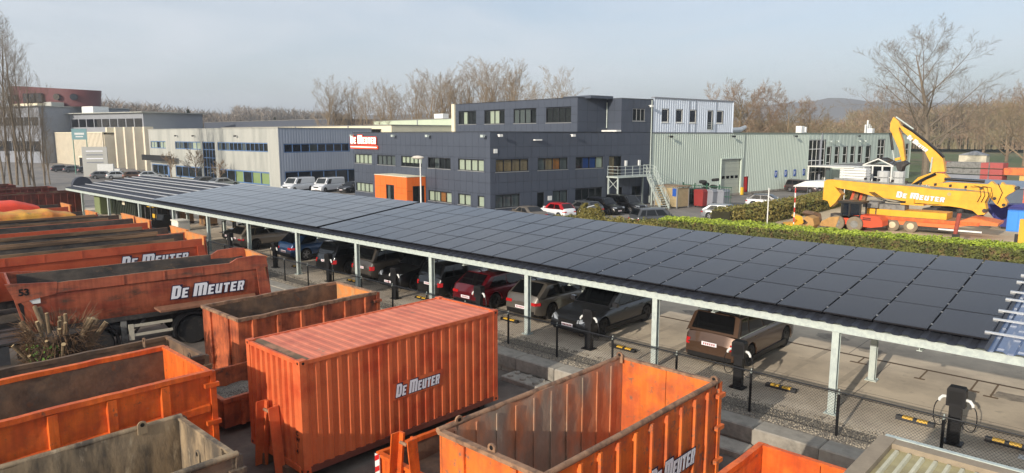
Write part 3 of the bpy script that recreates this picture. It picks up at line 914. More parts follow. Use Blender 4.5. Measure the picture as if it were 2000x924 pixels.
# ------------------------------------------------------------------ low white building with blue window frames
wb = thing('workshop_building', 'pale grey corrugated two-storey building with blue window frames', 'building', (-95.2, 51.5, G0), 0)
mpF2 = lambda s, d, z: (-s, d, z - G0)          # s runs to the left
mpS2 = lambda s, d, z: (-d, s, z - G0)
upw = [(3.3, 20.3), (27.0, 37.9), (42.4, 53)]
low = [(3.2, 20.3), (27.1, 38.5), (41.4, 50.0)]
opsW = [(a, c, 4.52, 5.9) for a, c in upw[:2]] + [(42.4, 49.9, 4.52, 5.9)] + [(a, c, G0 + .2, 1.5) for a, c in low] + [(21.4, 26.2, G0 + .1, 5.92)]
corrugated(mpF2, 0, 50.6, G0 + .03, 8.1, opsW, .45, .018, m_white_clad, wb)
opsWS = [(.8, 12.2, 4.45, 5.8), (.8, 14.0, G0 + .1, 1.7)]
corrugated(mpS2, 0, 16.5, G0 + .03, 8.1, opsWS, .45, .018, M('shaded_cladding', (146, 154, 168), .55, var=.08, scale=.5, stretch=(1, 1, .15)), wb, 'side_wall')  # side wall: bluish shade put into the cladding colour
b = MB(); b.box(-50.5, -.45, .45, 30, .01, 8.7); b.build('core', m_interior, wb)
b = MB(); b.box(-50.6, -.02, .02, 30, 8.72, 8.8); b.build('roof', m_roofgrey, wb)
b = MB(); b.box(-50.7, .08, -.08, .02, 8.83, 8.93); b.box(-.02, .09, .03, 16.5, 8.83, 8.93); b.build('parapet_cap', m_white_clad, wb)
window(mpF2, 3.32, 20.28, 4.54, 5.88, 12, wb, m_frame_blue, m_glass_win, d=.1, fw_=.12, blinds='.....g...g.g')
window(mpF2, 27.02, 37.88, 4.54, 5.88, 6, wb, m_frame_blue, m_glass_win, d=.1, fw_=.12, blinds='ccg.gg')
window(mpF2, 42.42, 49.88, 4.54, 5.88, 5, wb, m_frame_blue, m_glass_win, d=.1, fw_=.12, blinds='cc.cc')
m_blindgreen = M('lime_blinds', (196, 214, 150), .8, var=.1, scale=8, stretch=(1, 1, .05))
w = window(mpF2, 3.22, 20.28, G0 + .22, 1.48, 6, wb, m_frame_blue, m_glass_win, d=.1, fw_=.18)
for i in (0, 1, 3):
    b = MB(); fbox(b, mpF2, 3.4 + i * 2.85, 5.9 + i * 2.85, .2, .22, G0 + .3, 1.45); b.build('blind_or_reflection', m_blindgreen, w)
window(mpF2, 27.12, 38.48, G0 + .22, 1.48, 4, wb, m_frame_blue, m_glass_win, d=.1, fw_=.16)
window(mpF2, 41.42, 49.98, G0 + .22, 1.48, 3, wb, m_frame_blue, m_glass_win, d=.1, fw_=.16)
window(mpF2, 21.42, 26.18, G0 + .12, 5.9, 4, wb, m_frame_blue, m_glass_win, d=.1, fw_=.12, zbars=(1.6, 3.2, 4.6))
window(mpS2, .82, 12.18, 4.47, 5.78, 8, wb, m_frame_blue, m_glass_blue, d=.1, fw_=.12, blinds='...c....')
window(mpS2, .82, 13.98, G0 + .12, 1.68, 6, wb, m_frame_blue, m_glass_blue, d=.1, fw_=.12, blinds='..gggg')
for s in (36.5, 29.0, 13): floodlight(wb, mpF2, s, 6.9, m_black)
b = MB(); b.box(-50.5, -36.5, -1.6, -1.4, 3.0, 4.05); b.build('fascia_sign', m_cargrille, wb)
b = MB(); b.bar((-36.4, -2.0, 2.2), (-36.4, -2.0, .02), .7, .1); b.build('blue_ladder', m_frame_blue, wb)
# halls behind it
def hallbox(name, label, loc, rz, sx, sy, h, mw, mr, cap=None, extra=None, cat='building'):
    t = thing(name, label, cat, loc, rz)
    b = MB(); b.box(-sx, 0, 0, sy, .01, h); b.build('wall', mw, t)
    b = MB(); b.box(-sx - .1, .1, -.1, sy + .1, h + .002, h + .14); b.build('roof', mr, t)
    if cap:
        b = MB(); b.box(-sx * .6, -sx * .6 + 3.2, 1.0, 2.4, h + .14, h + .14 + 1.0); b.build('roof_unit', cap, t)
    for k in range(extra or 0):
        b = MB(); x = -sx * (k + .7) / (extra + .5); b.box(x, x + .18, -.14, -.02, .01, h); b.build('joint_strip', m_greyclad, t)
    return t
hallbox('warehouse', 'long cream coloured warehouse parapet behind the pale grey building', (-92.5, 70, G0), 0, 62, 24, 9.35, m_cream_roof, m_roofgrey, None, 3)
hallbox('warehouse', 'mint green warehouse between the cream parapet and the dark office', (-74, 88, G0), -A75, 60, 30, 10.9, m_mint, m_roofgrey, m_white_paint, 2)
hallbox('warehouse', 'low dark slate roofed hall behind the cream columned building', (-150, 96, G0), 0, 74, 30, 11.6, M('slate_blue_roof', (74, 80, 92), .7, var=.08), m_roofgrey, None, 0)
vh = thing('barrel_roof_hall', 'low hall with curved grey barrel roof behind the dark office', 'building', (-78, 72, G0), -A75)
b = MB(); b.box(-3, 16, 0, 12, .01, 7.6); b.build('wall', m_greyclad, vh)
b = MB()
pr_ = [(x, 7.6 + 1.35 * sqrt(max(0, 1 - ((x - 6.5) / 3.6) ** 2))) for x in [2.9 + .36 * i for i in range(21)]]
b.prism([(x, 0, z) for x, z in pr_], (0, 12, 0)); b.build('roof', m_roofgrey, vh, smooth=True)

# ------------------------------------------------------------------ cream building with fins
cb = thing('finned_building', 'cream concrete building with vertical ribs and slit windows', 'building', (-186.5, 55.5, G0 - 1), 0)
b = MB(); b.box(-41, -.2, .4, 22, .01, 8.9); b.build('core', m_cream, cb)
for i in range(41):
    b = MB(); b.box(-41 + i, -41 + i + .62, 0, .42, .01, 9.3); b.build('rib', m_cream, cb)
for i in range(5, 40, 2):
    for z in (1.2, 5.0):
        b = MB(); b.box(-41 + i + .66, -41 + i + .96, .3, .395, z, z + 2.2); b.build('window', m_glass_dark, cb)
b = MB(); b.box(-41.1, .05, -.05, 22, 9.32, 9.5); b.build('roof', m_cream_roof, cb)
b = MB(); b.box(-12, -6.5, -2.2, 0, .01, 3.6); b.build('porch', m_cream_roof, cb)
b = MB(); b.box(-11.6, -6.9, -2.24, -2.205, .2, 3.2); b.build('porch_glass', m_glass_dark, cb)
fb = thing('fin_wing', 'grey wing with tall cream fins next to the pale corrugated building', 'building', (-163.5, 57.6, G0 - .8), 0)
b = MB(); b.box(-25.6, 0, 1.2, 20, .01, 9.3); b.build('wall', M('pale_grey_wall', (170, 172, 176), .6, var=.06), fb)
for i in range(5):
    x = -25.6 + i * 6.1
    b = MB(); b.box(x, x + 1.0, -.6, 1.3, .01, 10.4); b.build('fin', m_cream, fb)
    if i < 4:
        for z in (1.2, 5.0):
            f = MB(); f.box(x + 2.2, x + 4.9, 1.08, 1.19, z, z + 2.9); fo = f.build('window', m_frame_dark, fb)
            f = MB(); f.box(x + 2.35, x + 4.75, 1.06, 1.078, z + .15, z + 2.75); f.build('pane', m_glass_blue, fo)
b = MB(); b.box(-25.6, .2, 1.1, 20, 9.31, 9.6); b.build('roof', m_cream_roof, fb)

# ------------------------------------------------------------------ oxblood oval building on its grey base
ob = thing('oval_building', 'oxblood red oval upper storey with portholes on a grey ribbon-windowed base', 'building', (-243, 60.5, G0), radians(16))
ob.scale = (1.15, 1.15, 1.08)
b = MB()
N = 40
def oval(t, grow=0.0): return (15.0 * cos(t) + grow * cos(t), 7.0 * sin(t) + grow * sin(t))
for j, (z, g) in enumerate(((14.6, 0.0), (20.6, .5))):
    for i in range(N):
        x, y = oval(2 * pi * i / N, g)
        b.v.append((x, y, z if j == 0 else 19.9 - .065 * x * 1.0))
for i in range(N):
    b.f.append([i, (i + 1) % N, N + (i + 1) % N, N + i]); b.m.append(0)
b.f.append(list(range(N, 2 * N))); b.m.append(0)
b.build('oval_storey', m_redclad, ob, smooth=True)
def on_oval(x, z, r, nm, rectw=None):
    t = -math.acos(max(-1, min(1, x / 15.6)))
    px, py = oval(t, .75)
    n_ = Vector((px / 225, py / 49, 0)).normalized()
    tg = Vector((-n_.y, n_.x, 0))
    b = MB()
    c = Vector((px, py, z)) + n_ * .25
    if rectw:
        b.prism([c - tg * rectw - Vector((0, 0, r)), c + tg * rectw - Vector((0, 0, r)), c + tg * rectw + Vector((0, 0, r)), c - tg * rectw + Vector((0, 0, r))], -n_ * .5)
    else:
        b.prism([c + tg * (r * cos(a)) + Vector((0, 0, r * sin(a))) for a in [2 * pi * k / 14 for k in range(14)]], -n_ * .5)
    b.build(nm, m_glass_blue, ob)
for x in (-9.5, -4.2, 10.5, 13.8): on_oval(x, 17.0, .85, 'porthole')
for x in (1.2, 3.6, 5.8): on_oval(x, 16.8, 1.2, 'window', .95)
b = MB(); b.box(-34, 12, -11, 12, .01, 14.4); b.build('base', m_greyclad, ob)
b = MB(); b.box(-36, 12.5, -12, 12.5, 14.42, 14.58); b.build('eaves', m_white_clad, ob)
b = MB(); b.box(12.0, 40, -4, 12, .01, 12.6); b.build('base_wing', m_greyclad, ob)
b = MB(); b.box(11.5, 41, -5, 12.5, 12.62, 12.8); b.build('wing_eaves', m_white_clad, ob)
for i in range(14):
    b = MB(); b.box(-31 + i * 3.05, -28.4 + i * 3.05, -11.12, -11.02, 9.6, 11.7); b.build('window', m_glass_dark, ob)
    if i < 9:
        b = MB(); b.box(13 + i * 3.0, 15.5 + i * 3.0, -4.12, -4.02, 9.2, 11.2); b.build('window', m_glass_dark, ob)
    b = MB(); b.box(-31 + i * 3.05, -28.4 + i * 3.05, -11.12, -11.02, 3.0, 5.6); b.build('window', m_glass_dark, ob)
b = MB(); b.box(-36, -10, -11.6, -11.2, 5.8, 6.1); b.build('canopy', m_white_clad, ob)
b = MB(); b.box(14, 18.5, -2, 2, 12.81, 14.6); b.build('roof_unit', m_white_paint, ob)
b = MB(); b.box(-3, 9, -9.5, -8, 14.6, 15.3); b.build('terrace_wall', m_cream_roof, ob)
b = MB(); b.box(9, 12, -8, -5, 14.6, 15.6); b.build('terrace_block', m_white_clad, ob)
# ------------------------------------------------------------------ solar carport
TAU = 0.118
ct, st_ = cos(TAU), sin(TAU)
RY, RZ = 18.2, 2.5
def rp(x, d, h=0.0): return (x, d * ct - h * st_, RZ + d * st_ + h * ct)
cp = thing('solar_carport', 'long galvanised carport roofed with dark solar panels over parked cars', 'carport', (0, RY, 0))
LEN = 6.65
# profiled roof sheet with ribs running up the slope
def roof_sheet(name, x0, x1, mat):
    b = MB()
    xs = []
    x = x0
    while x < x1:
        for t, h in ((0, -.05), (.2, -.05), (.3, 0), (.5, 0), (.6, -.05)):
            xs.append((x + t * .38 / .6 * 1.0 if t < .6 else x + .38 - .0005, h))
        x += .38
    o = len(b.v)
    for (xx, h) in xs:
        b.v.append(rp(xx, -.22, h - .03)); b.v.append(rp(xx, LEN + .12, h - .03))
    for i in range(len(xs) - 1):
        b.f.append([o + 2 * i, o + 2 * i + 2, o + 2 * i + 3, o + 2 * i + 1]); b.m.append(0)
    return b.build(name, mat, cp)
roof_sheet('roof_sheet', -72.0, -2.5, m_roof_dark)
roof_sheet('clear_roof_sheet', -2.49, -1.62, m_skylight)
roof_sheet('roof_sheet', -1.6, 8.0, m_roof_dark)
b = MB()
def slopebox(b, x0, x1, d0, d1, h0, h1, mi=0):
    b.add([rp(x, d, h) for h in (h0, h1) for (x, d) in ((x0, d0), (x1, d0), (x1, d1), (x0, d1))],
          [(0, 3, 2, 1), (4, 5, 6, 7), (0, 1, 5, 4), (1, 2, 6, 5), (2, 3, 7, 6), (3, 0, 4, 7)], mi)
# front beam: an I section seen from outside
b.box(-72, 8, -.16, .04, 2.36, 2.385); b.box(-72, 8, -.145, -.12, 2.215, 2.36); b.box(-72, 8, -.16, .04, 2.19, 2.215)
b.build('front_beam', m_galv, cp)
b = MB(); b.box(-72, 8, 3.25, 3.4, 2.5, 2.72); b.build('back_beam', m_galv, cp)
for d in (1.2, 2.3, 4.6, 5.6, 6.55):
    b = MB(); slopebox(b, -72, 8, d - .04, d + .04, -.26, -.1); b.build('purlin', m_galv, cp)
POSTX = [-67.6, -60.9, -54.2, -47.95] + [-42.66 + 5.284 * k for k in range(10)]
pmesh = MB()
pmesh.box(-.085, .085, -.085, -.07, 0, 1); pmesh.box(-.085, .085, .07, .085, 0, 1); pmesh.box(-.012, .012, -.07, .07, 0, 1)
pm_h = pmesh.mesh('post', m_galv)
plate = MB().box(-.16, .16, -.16, .16, .002, .022)
for bx_, by_ in ((-.12, -.12), (.12, -.12), (.12, .12), (-.12, .12)): plate.lathe([(0, .018), (.03, .018)], (bx_, by_, .022), (0, 0, 1), 6)
plate = plate.mesh('base_plate', m_galv)
for x in POSTX:
    inst('post', pm_h, cp, (x, -.05, .02), (1, 1, 2.17))
    inst('base_plate', plate, cp, (x, -.05, 0))
    inst('post', pm_h, cp, (x, 3.33, .02), (1, 1, 2.48))
    inst('base_plate', plate, cp, (x, 3.33, 0))
    b = MB(); slopebox(b, x - .05, x + .05, .06, LEN, -.44, -.262); b.build('rafter', m_galv, cp)
for k in range(14):
    x = POSTX[k] + 1.9
    b = MB(); b.box(x - .1, x + .02, -.02, .4, 2.155, 2.17); b.box(x - .05, x - .03, -.02, .4, 2.08, 2.155); b.box(x - .1, x + .02, -.02, .4, 2.06, 2.08); b.build('bracket', m_galv, cp)
# panels, each its own piece
pan = MB()
w, l, h = 1.165, 1.637, .035
pan.box(-w / 2, w / 2, -l / 2, l / 2, 0, h, 1)
pan.box(-w / 2 + .018, w / 2 - .018, -l / 2 + .018, l / 2 - .018, h, h + .0025, 0)
pan = pan.mesh('solar_panel', [m_pv, m_pvframe])
cl_grey = M('clamp_grey', (150, 152, 156), .5, var=.05)
cols = [-2.48 - .6 - 1.2 * k for k in range(23)] + [-1.55 + .6 + 1.2 * k for k in range(7)] + [-30.32 - .6 - 1.2 * k for k in range(18)]
for xc in cols:
    for r in range(4):
        inst('solar_panel', pan, cp, rp(xc, .02 + 1.6575 * r + .82, .09 + R.uniform(-.003, .003)), rot=(TAU + R.uniform(-.004, .004), R.uniform(-.002, .002), 0))
cl = MB()
for xc in [c for c in cols if c > -14]:
    for r in range(4):
        for f in (.38, 1.35):
            slopebox(cl, xc + .578, xc + .622, 1.6575 * r + f, 1.6575 * r + f + .04, .120, .129)
tag(cl.build('panel_clamps', cl_grey, cp), kind='stuff')
for r in range(4):
    for f in (.40, 1.37):
        b = MB(); slopebox(b, -2.62, -1.5, 1.6575 * r + f - .03, 1.6575 * r + f + .03, .125, .165); b.build('mounting_rail', m_alu, cp)
        b = MB(); slopebox(b, -71.6, -52.1, 1.6575 * r + f - .03, 1.6575 * r + f + .03, .0, .06); b.build('mounting_rail', m_alu, cp)
b = MB(); b.lathe([(0, .02), (.02, .8), (.6, .8), (.62, .02)], (-72.4, 1.2, 2.55), (1, 0, 0), 18); b.build('roof_end_vent', m_roof_dark, cp, smooth=True)
b = MB()
for x in (-49.5, -31): slopebox(b, x, x + .03, .1, 6.5, .05, .08)
b.build('cable_tray', m_blackpaint, cp)

# ------------------------------------------------------------------ chain link fence
fe = thing('chain_link_fence', 'black chain link fence with silver capped posts along the gravel strip', 'fence', (0, 16.78, 0))
fpm = MB().tube([(0, 0, -.1), (0, 0, 1.06)], .034, 8).mesh('fence_post', m_blackpaint, True)
fcap = MB().lathe([(0, .036), (.05, .036), (.07, .012), (.11, .012)], (0, 0, 1.06), (0, 0, 1), 8).mesh('post_cap', m_galv, True)
k = 0
x = 3.54
while x > -62:
    p = inst('fence_post', fpm, fe, (x, 0, 0))
    c = inst('post_cap', fcap, p, (0, 0, 0))
    x -= 2.16
b = MB(); b.tube([(-62, -.03, 1.115), (4, -.03, 1.115)], .021, 6); b.tube([(-62, -.03, 1.075), (4, -.03, 1.075)], .009, 4); b.build('top_rail', m_blackpaint, fe)
b = MB()
b.tube([(-62, -.03, .08), (4, -.03, .08)], .005, 3)
x = -46.0
HM = 1.02
while x < 4:
    b.tube([(x, -.034, .06), (x + HM, -.034, .06 + HM)], .0028, 3, cap=False)
    b.tube([(x + HM, -.028, .06), (x, -.028, .06 + HM)], .0028, 3, cap=False)
    x += .075
tag(b.build('wire_mesh', m_blackpaint, fe), kind='stuff')

# ------------------------------------------------------------------ chargers and wheel stops
def charger(x, label):
    t = thing('charging_post', label, 'charger', (x, 18.24, 0), group='charging posts between the parking bays')
    b = MB(); b.box(-.2, .2, -.17, .17, .003, .035); b.build('base_plate', m_blackpaint, t)
    b = MB(); b.box(-.125, .125, -.08, .08, .035, .95); b.build('column', m_black, t)
    b = MB()
    o = [(-.19, .0), (.19, .0), (.19, .40), (.15, .46), (-.15, .46), (-.19, .40)]
    b.prism([(px, -.12, .92 + pz) for px, pz in o], (0, .24, 0)); hd = b.build('head', m_black, t)
    b = MB(); b.box(-.14, .14, -.128, -.121, 1.0, 1.3); b.build('front_cover', m_cargrille, hd)
    for s in (-1, 1):
        b = MB(); b.tube([(s * .19, 0, 1.1), (s * .27, -.03, 1.1), (s * .33, -.04, 1.03), (s * .335, -.04, .98)], [.035, .04, .035, .03], 7); b.build('plug', m_white_paint, t, smooth=True)
        pts = [(s * (.335 + .10 * sin(a)), -.04, .98 - .30 * (1 - cos(a)) - .0) for a in [pi * i / 8 for i in range(9)]]
        pts += [(s * (.335 - .18 * sin(a)), -.04, .38 + .12 * (1 - cos(a))) for a in [pi * i / 8 for i in range(1, 7)]]
        b = MB(); b.tube(pts, .012, 5); b.build('cable', m_black, t, smooth=True)
    return t
CH = [-2.98 - 5.284 * k for k in range(8)]
chlab = ['black charging post beside the empty bay behind the ribbed beige roof', 'black charging post behind the brown off-roader', 'black charging post in front of the dark estate car',
         'black charging post behind the crimson hatchback', 'black charging post between the two black cars facing the fence', 'black charging post behind the black off-roader with lit tail lamp',
         'black charging post near the dark blue car', 'black charging post near the grey brown estate car']
for x, lb in zip(CH, chlab): charger(x, lb)
ws = MB()
prof = [(-.08, 0.003), (.08, .003), (.055, .1), (-.055, .1)]
ws.prism([(-.55, y, z) for y, z in prof], (1.1, 0, 0))
ws_me = ws.mesh('wheel_stop', m_black)
ys = MB()
for a in (-.36, .06):
    ys.prism([(a, y * 1.04, z + (.004 if z > .05 else .012)) for y, z in ((-.068, .05), (.068, .05), (.055, .1), (-.055, .1))], (.3, 0, 0))
ys_me = ys.mesh('yellow_stripe', m_yellow_plain)
for i, x in enumerate(CH):
    for s in ((-1, 1) if i == 0 else (1,)):
        o = inst('wheel_stop', ws_me, None, (x + s * .95, 18.95, .002), (.78, 1, 1))
        tag(o, 'yellow striped wheel stop by the post ' + chlab[i].split('charging post ')[1], 'wheel stop', 'wheel stops at the charging bays')
        inst('yellow_stripe', ys_me, o)
# ------------------------------------------------------------------ cars
def paint(name, col, rough=.28, metal=.25):
    return M('paint_' + name, col, rough, metal, var=.04, coat=.7, spec=.5)
STY = {
 # L, W, H, belt, hood, ws_b, ws_t, rw_t, rw_b, tail, wheel r
 'suv':   dict(L=4.65, W=1.87, H=1.70, belt=1.04, hood=1.0, wsb=1.02, wst=.40, rwt=-1.88, rwb=-2.20, tail=1.02, r=.36, axf=1.36, axr=-1.38),
 'hatch': dict(L=4.38, W=1.82, H=1.46, belt=.90, hood=.86, wsb=1.02, wst=.26, rwt=-1.42, rwb=-2.04, tail=.98, r=.33, axf=1.33, axr=-1.32),
 'estate':dict(L=4.75, W=1.83, H=1.48, belt=.92, hood=.86, wsb=.98, wst=.22, rwt=-1.86, rwb=-2.30, tail=.96, r=.33, axf=1.40, axr=-1.40),
 'sedan': dict(L=4.75, W=1.84, H=1.44, belt=.92, hood=.86, wsb=.95, wst=.18, rwt=-.98, rwb=-1.78, tail=1.02, r=.33, axf=1.40, axr=-1.38),
 'mpv':   dict(L=4.75, W=1.86, H=1.76, belt=1.02, hood=.98, wsb=1.30, wst=.62, rwt=-1.95, rwb=-2.25, tail=1.02, r=.34, axf=1.45, axr=-1.45),
 'van':   dict(L=5.15, W=1.95, H=1.97, belt=1.12, hood=1.05, wsb=1.75, wst=1.15, rwt=-2.45, rwb=-2.53, tail=1.12, r=.34, axf=1.75, axr=-1.45),
 'mini':  dict(L=3.95, W=1.74, H=1.50, belt=.92, hood=.90, wsb=.98, wst=.30, rwt=-1.30, rwb=-1.82, tail=.98, r=.32, axf=1.22, axr=-1.24),
 'pickup':dict(L=5.35, W=1.88, H=1.84, belt=1.12, hood=1.12, wsb=1.00, wst=.42, rwt=-.95, rwb=-1.22, tail=1.12, r=.39, axf=1.62, axr=-1.60),
}
def lerp_tab(tab, x):
    if x >= tab[0][0]: return tab[0][1]
    for (xa, za), (xb, zb) in zip(tab, tab[1:]):
        if xb <= x <= xa:
            t = (xa - x) / (xa - xb)
            return za + (zb - za) * t
    return tab[-1][1]

WHEELS = {}
def wheel_meshes(r, dark):
    key = (r, dark)
    if key in WHEELS: return WHEELS[key]
    b = MB(); b.lathe([(-.1, r * .66), (-.105, r * .9), (-.08, r), (.08, r), (.105, r * .92), (.1, r * .68), (.085, r * .66)], (0, 0, 0), (0, 1, 0), 24)
    tyre = b.mesh('tyre', m_rubber, True)
    b = MB()
    b.lathe([(.03, r * .67), (.09, r * .67), (.09, r * .6), (.05, r * .58)], (0, 0, 0), (0, 1, 0), 20)
    for k in range(5):
        a = 2 * pi * k / 5
        d = Vector((cos(a), 0, sin(a)))
        t = Vector((-sin(a), 0, cos(a)))
        c = Vector((0, .07, 0))
        b.prism([c + t * .05 + d * .03, c - t * .05 + d * .03, c - t * .028 + d * r * .6, c + t * .028 + d * r * .6], (0, .025, 0))
    b.lathe([(.06, .06), (.1, .055)], (0, 0, 0), (0, 1, 0), 10)
    rim = b.mesh('rim', m_rimdark if dark else m_rimsilver, True)
    WHEELS[key] = (tyre, rim)
    return WHEELS[key]

def car(style, pnt, label, loc, heading, cat='car', roof=None, group=None, front=True, plate=True, lamp='red', rails=False, darkrim=False, glassmat=None, name='parked_car', chrome=False, windows='ABC', sc=1.0):
    """heading: direction of the nose as an angle in the ground plane; local x forward"""
    S = STY[style]
    L, W, H, belt, hood = S['L'], S['W'], S['H'], S['belt'], S['hood']
    t = thing(name, label, cat, loc, heading, group)
    if sc != 1.0: t.scale = (sc, sc, sc)
    hl, hw = L / 2, W / 2
    r = S['r']
    top = [(hl, hood - .30), (hl - .12, hood - .16), (hl - .45, hood - .06), (S['wsb'] + .05, hood + .06), (S['wsb'] - .1, belt + .02), (0, belt + .03), (S['rwb'] + .25, belt + .06), (S['rwb'], S['tail'] + .02)]
    if style == 'sedan': top += [(-hl + .25, S['tail']), (-hl + .06, S['tail'] - .12), (-hl, S['tail'] - .3)]
    elif style == 'pickup': top += [(-hl + .1, S['tail']), (-hl, S['tail'] - .04)]
    else: top += [(-hl + .08, S['tail'] - .10), (-hl, S['tail'] - .28)]
    ra = r + .055
    xs = set([hl, hl - .04, hl - .12, hl - .28, hl - .5, -hl, -hl + .03, -hl + .1, -hl + .24, -hl + .45, S['wsb'], S['wst'], 0, S['rwb'], -.6, .5])
    for ax in (S['axf'], S['axr']):
        for k in range(9):
            xs.add(ax + ra * cos(pi * k / 8))
    xs = sorted(xs, reverse=True)
    b = MB()
    n = 7
    for x in xs:
        e = max(0, abs(x) - (hl - .6)) / .6
        w = hw * (1 - .15 * e ** 2.2)
        zb = .22 + .10 * e ** 3
        for ax in (S['axf'], S['axr']):
            dx = abs(x - ax)
            if dx < ra: zb = max(zb, r + sqrt(max(0, ra * ra - dx * dx)) - .01)
        zt = lerp_tab(top, x)
        zt = max(zt, zb + .16)
        z1 = max(zb + .02, .42)
        z2 = max(z1 + .02, zt - .30)
        z3 = max(z2 + .02, zt - .12)
        sec = [(w * .965, zb), (w, z1), (w * .995, z2), (w * .975, z3), (w * .90, zt - .02), (w * .55, zt + .012), (0, zt + .022)]
        for (y, z) in sec: b.v.append((x, y, z))
        for (y, z) in sec[:-1][::-1]: b.v.append((x, -y, z))
    m_ = 2 * n - 1
    for i in range(len(xs) - 1):
        for j in range(m_ - 1):
            b.f.append([i * m_ + j, i * m_ + j + 1, (i + 1) * m_ + j + 1, (i + 1) * m_ + j]); b.m.append(0)
    b.f.append(list(range(m_))); b.m.append(0)
    b.f.append([(len(xs) - 1) * m_ + j for j in range(m_)][::-1]); b.m.append(0)
    body = b.build('body', pnt, t, smooth=True, sharp=38)
    # dark underside
    u = MB(); u.box(-hl + .2, hl - .2, -hw * .82, hw * .82, .17, .62); u.build('underbody', m_cargrille, t)
    for s in (1, -1):
        u = MB(); u.prism([(x, s * hw * .945, z) for x, z in ((-hl * .55, .17), (hl * .55, .17), (hl * .55, .33), (-hl * .55, .33))], (0, s * .075, 0)); u.build('sill_trim', m_cargrille, t)
    # greenhouse
    wb, wr, zr = hw * .93, hw * (.86 if style in ('van', 'mpv') else .79), H - .045
    zb_ = belt + .02
    g = MB()
    st = [(S['wsb'], 0), (S['wst'], 1), ((S['wst'] + S['rwt']) / 2, 1.03), (S['rwt'], .985), (S['rwb'], 0)]
    for (x, h) in st:
        hh = zb_ + (zr - zb_) * h
        ww = wb + (wr - wb) * min(1, h)
        if h == 0: sec = [(wb, zb_ - .05), (wb * .97, zb_), (wb * .7, zb_ + .01), (0, zb_ + .015)]
        else: sec = [(wb, zb_ - .05), (ww + .02, hh - .07), (ww - .10, hh), (0, hh + .035)]
        for (y, z) in sec: g.v.append((x, y, z))
        for (y, z) in sec[:-1][::-1]: g.v.append((x, -y, z))
    for i in range(len(st) - 1):
        for j in range(6):
            g.f.append([i * 7 + j, i * 7 + j + 1, (i + 1) * 7 + j + 1, (i + 1) * 7 + j]); g.m.append(0)
    g.build('roof', roof or pnt, t, smooth=True, sharp=30)
    gm = glassmat or m_carglass
    def sidep(a, bb, s):
        B0, B1 = Vector((S['wsb'], wb, zb_)), Vector((S['rwb'], wb, zb_))
        T0, T1 = Vector((S['wst'], wr + .02, zr - .07)), Vector((S['rwt'], wr + .02, zr - .07))
        p = B0.lerp(B1, a).lerp(T0.lerp(T1, a), bb)
        return Vector((p.x, (p.y + .012) * s, p.z))
    wins = {'suv': [(.13, .42), (.455, .76), (.79, .95)], 'hatch': [(.14, .50), (.535, .88)], 'estate': [(.13, .42), (.45, .73), (.76, .95)], 'sedan': [(.14, .50), (.535, .88)],
            'mpv': [(.13, .38), (.41, .68), (.71, .96)], 'van': [(.10, .27)], 'mini': [(.15, .52), (.56, .88)], 'pickup': [(.14, .5), (.54, .9)]}[style]
    for s in (1, -1):
        for (a0, a1) in wins:
            q = MB(); q.quad(sidep(a0, .06, s), sidep(a1, .06, s), sidep(a1, .93, s), sidep(a0, .93, s)); q.build('side_window', gm, t)
        q = MB()
        q.bar(sidep(.12, .0, s), sidep(.97, .0, s), .02, .02)
        q.build('window_trim', m_galv if chrome else m_cargrille, t)
    def endp(x0, x1, z0, z1, f, yf): return None
    def slope_quad(xb, xt, f0, f1, wbot, wtop, off):
        p0, p1 = Vector((xb, 0, zb_ + .01)), Vector((xt, 0, zr + .02))
        d = p1 - p0
        nr = Vector((d.z, 0, -d.x)).normalized() * off
        a, c = p0.lerp(p1, f0) + nr, p0.lerp(p1, f1) + nr
        if nr.z < 0: a, c = p0.lerp(p1, f0) - nr, p0.lerp(p1, f1) - nr
        return [(a.x, -wbot, a.z), (a.x, wbot, a.z), (c.x, wtop, c.z), (c.x, -wtop, c.z)]
    q = MB(); q.quad(*slope_quad(S['wsb'], S['wst'], .05, .93, wb * .86, wr * .86, .022)); q.build('windscreen', gm, t)
    q = MB(); q.quad(*slope_quad(S['rwb'], S['rwt'], .10, .90, wb * .80, wr * .84, .024)); q.build('rear_window', gm, t)
    # mirrors, handles
    for s in (1, -1):
        q = MB(); q.prism([(S['wsb'] - .28, s * hw * .93, zb_ + .02), (S['wsb'] - .12, s * hw * .93, zb_ + .02), (S['wsb'] - .14, s * hw * .93, zb_ + .17), (S['wsb'] - .26, s * hw * .93, zb_ + .17)], (0, s * .2, 0)); q.build('mirror', pnt, t)
        for hx in ((.0, -1.0) if style not in ('van',) else (.75,)):
            q = MB(); q.cbox((hx, s * hw * .988, belt - .13), (.2, .03, .035)); q.build('door_handle', pnt, t)
    # lamps, grille, plates
    for s in (1, -1):
        q = MB(); q.prism([(hl - .055, s * hw * .84, hood - .27), (hl + .012, s * hw * .46, hood - .29), (hl - .0, s * hw * .50, hood - .17), (hl - .16, s * hw * .82, hood - .13)], (-.14, s * .02, .01)); q.build('headlight', m_clear, t)
        zt = S['tail']
        if style in ('suv', 'mpv', 'van'):
            q = MB(); q.prism([(-hl - .008, s * hw * .72, zt - .38), (-hl - .008, s * hw * .84, zt - .38), (-hl + .16, s * hw * .95, zt - .38), (-hl + .16, s * hw * .72, zt - .38)], (.03, -s * .01, .19))
        else:
            q = MB(); q.prism([(-hl - .012, s * hw * .50, zt - .33), (-hl - .012, s * hw * .835, zt - .33), (-hl + .2, s * hw * .965, zt - .33), (-hl + .2, s * hw * .50, zt - .33)], (.015, -s * .01, .11))
        q.build('tail_light', m_taillight, t)
    q = MB(); q.box(hl - .1, hl + .008, -hw * .42, hw * .42, hood - .40, hood - .22); q.build('grille', m_cargrille, t)
    q = MB(); q.box(hl - .1, hl + .012, -hw * .70, hw * .70, .26, .38); q.build('front_bumper', m_cargrille, t)
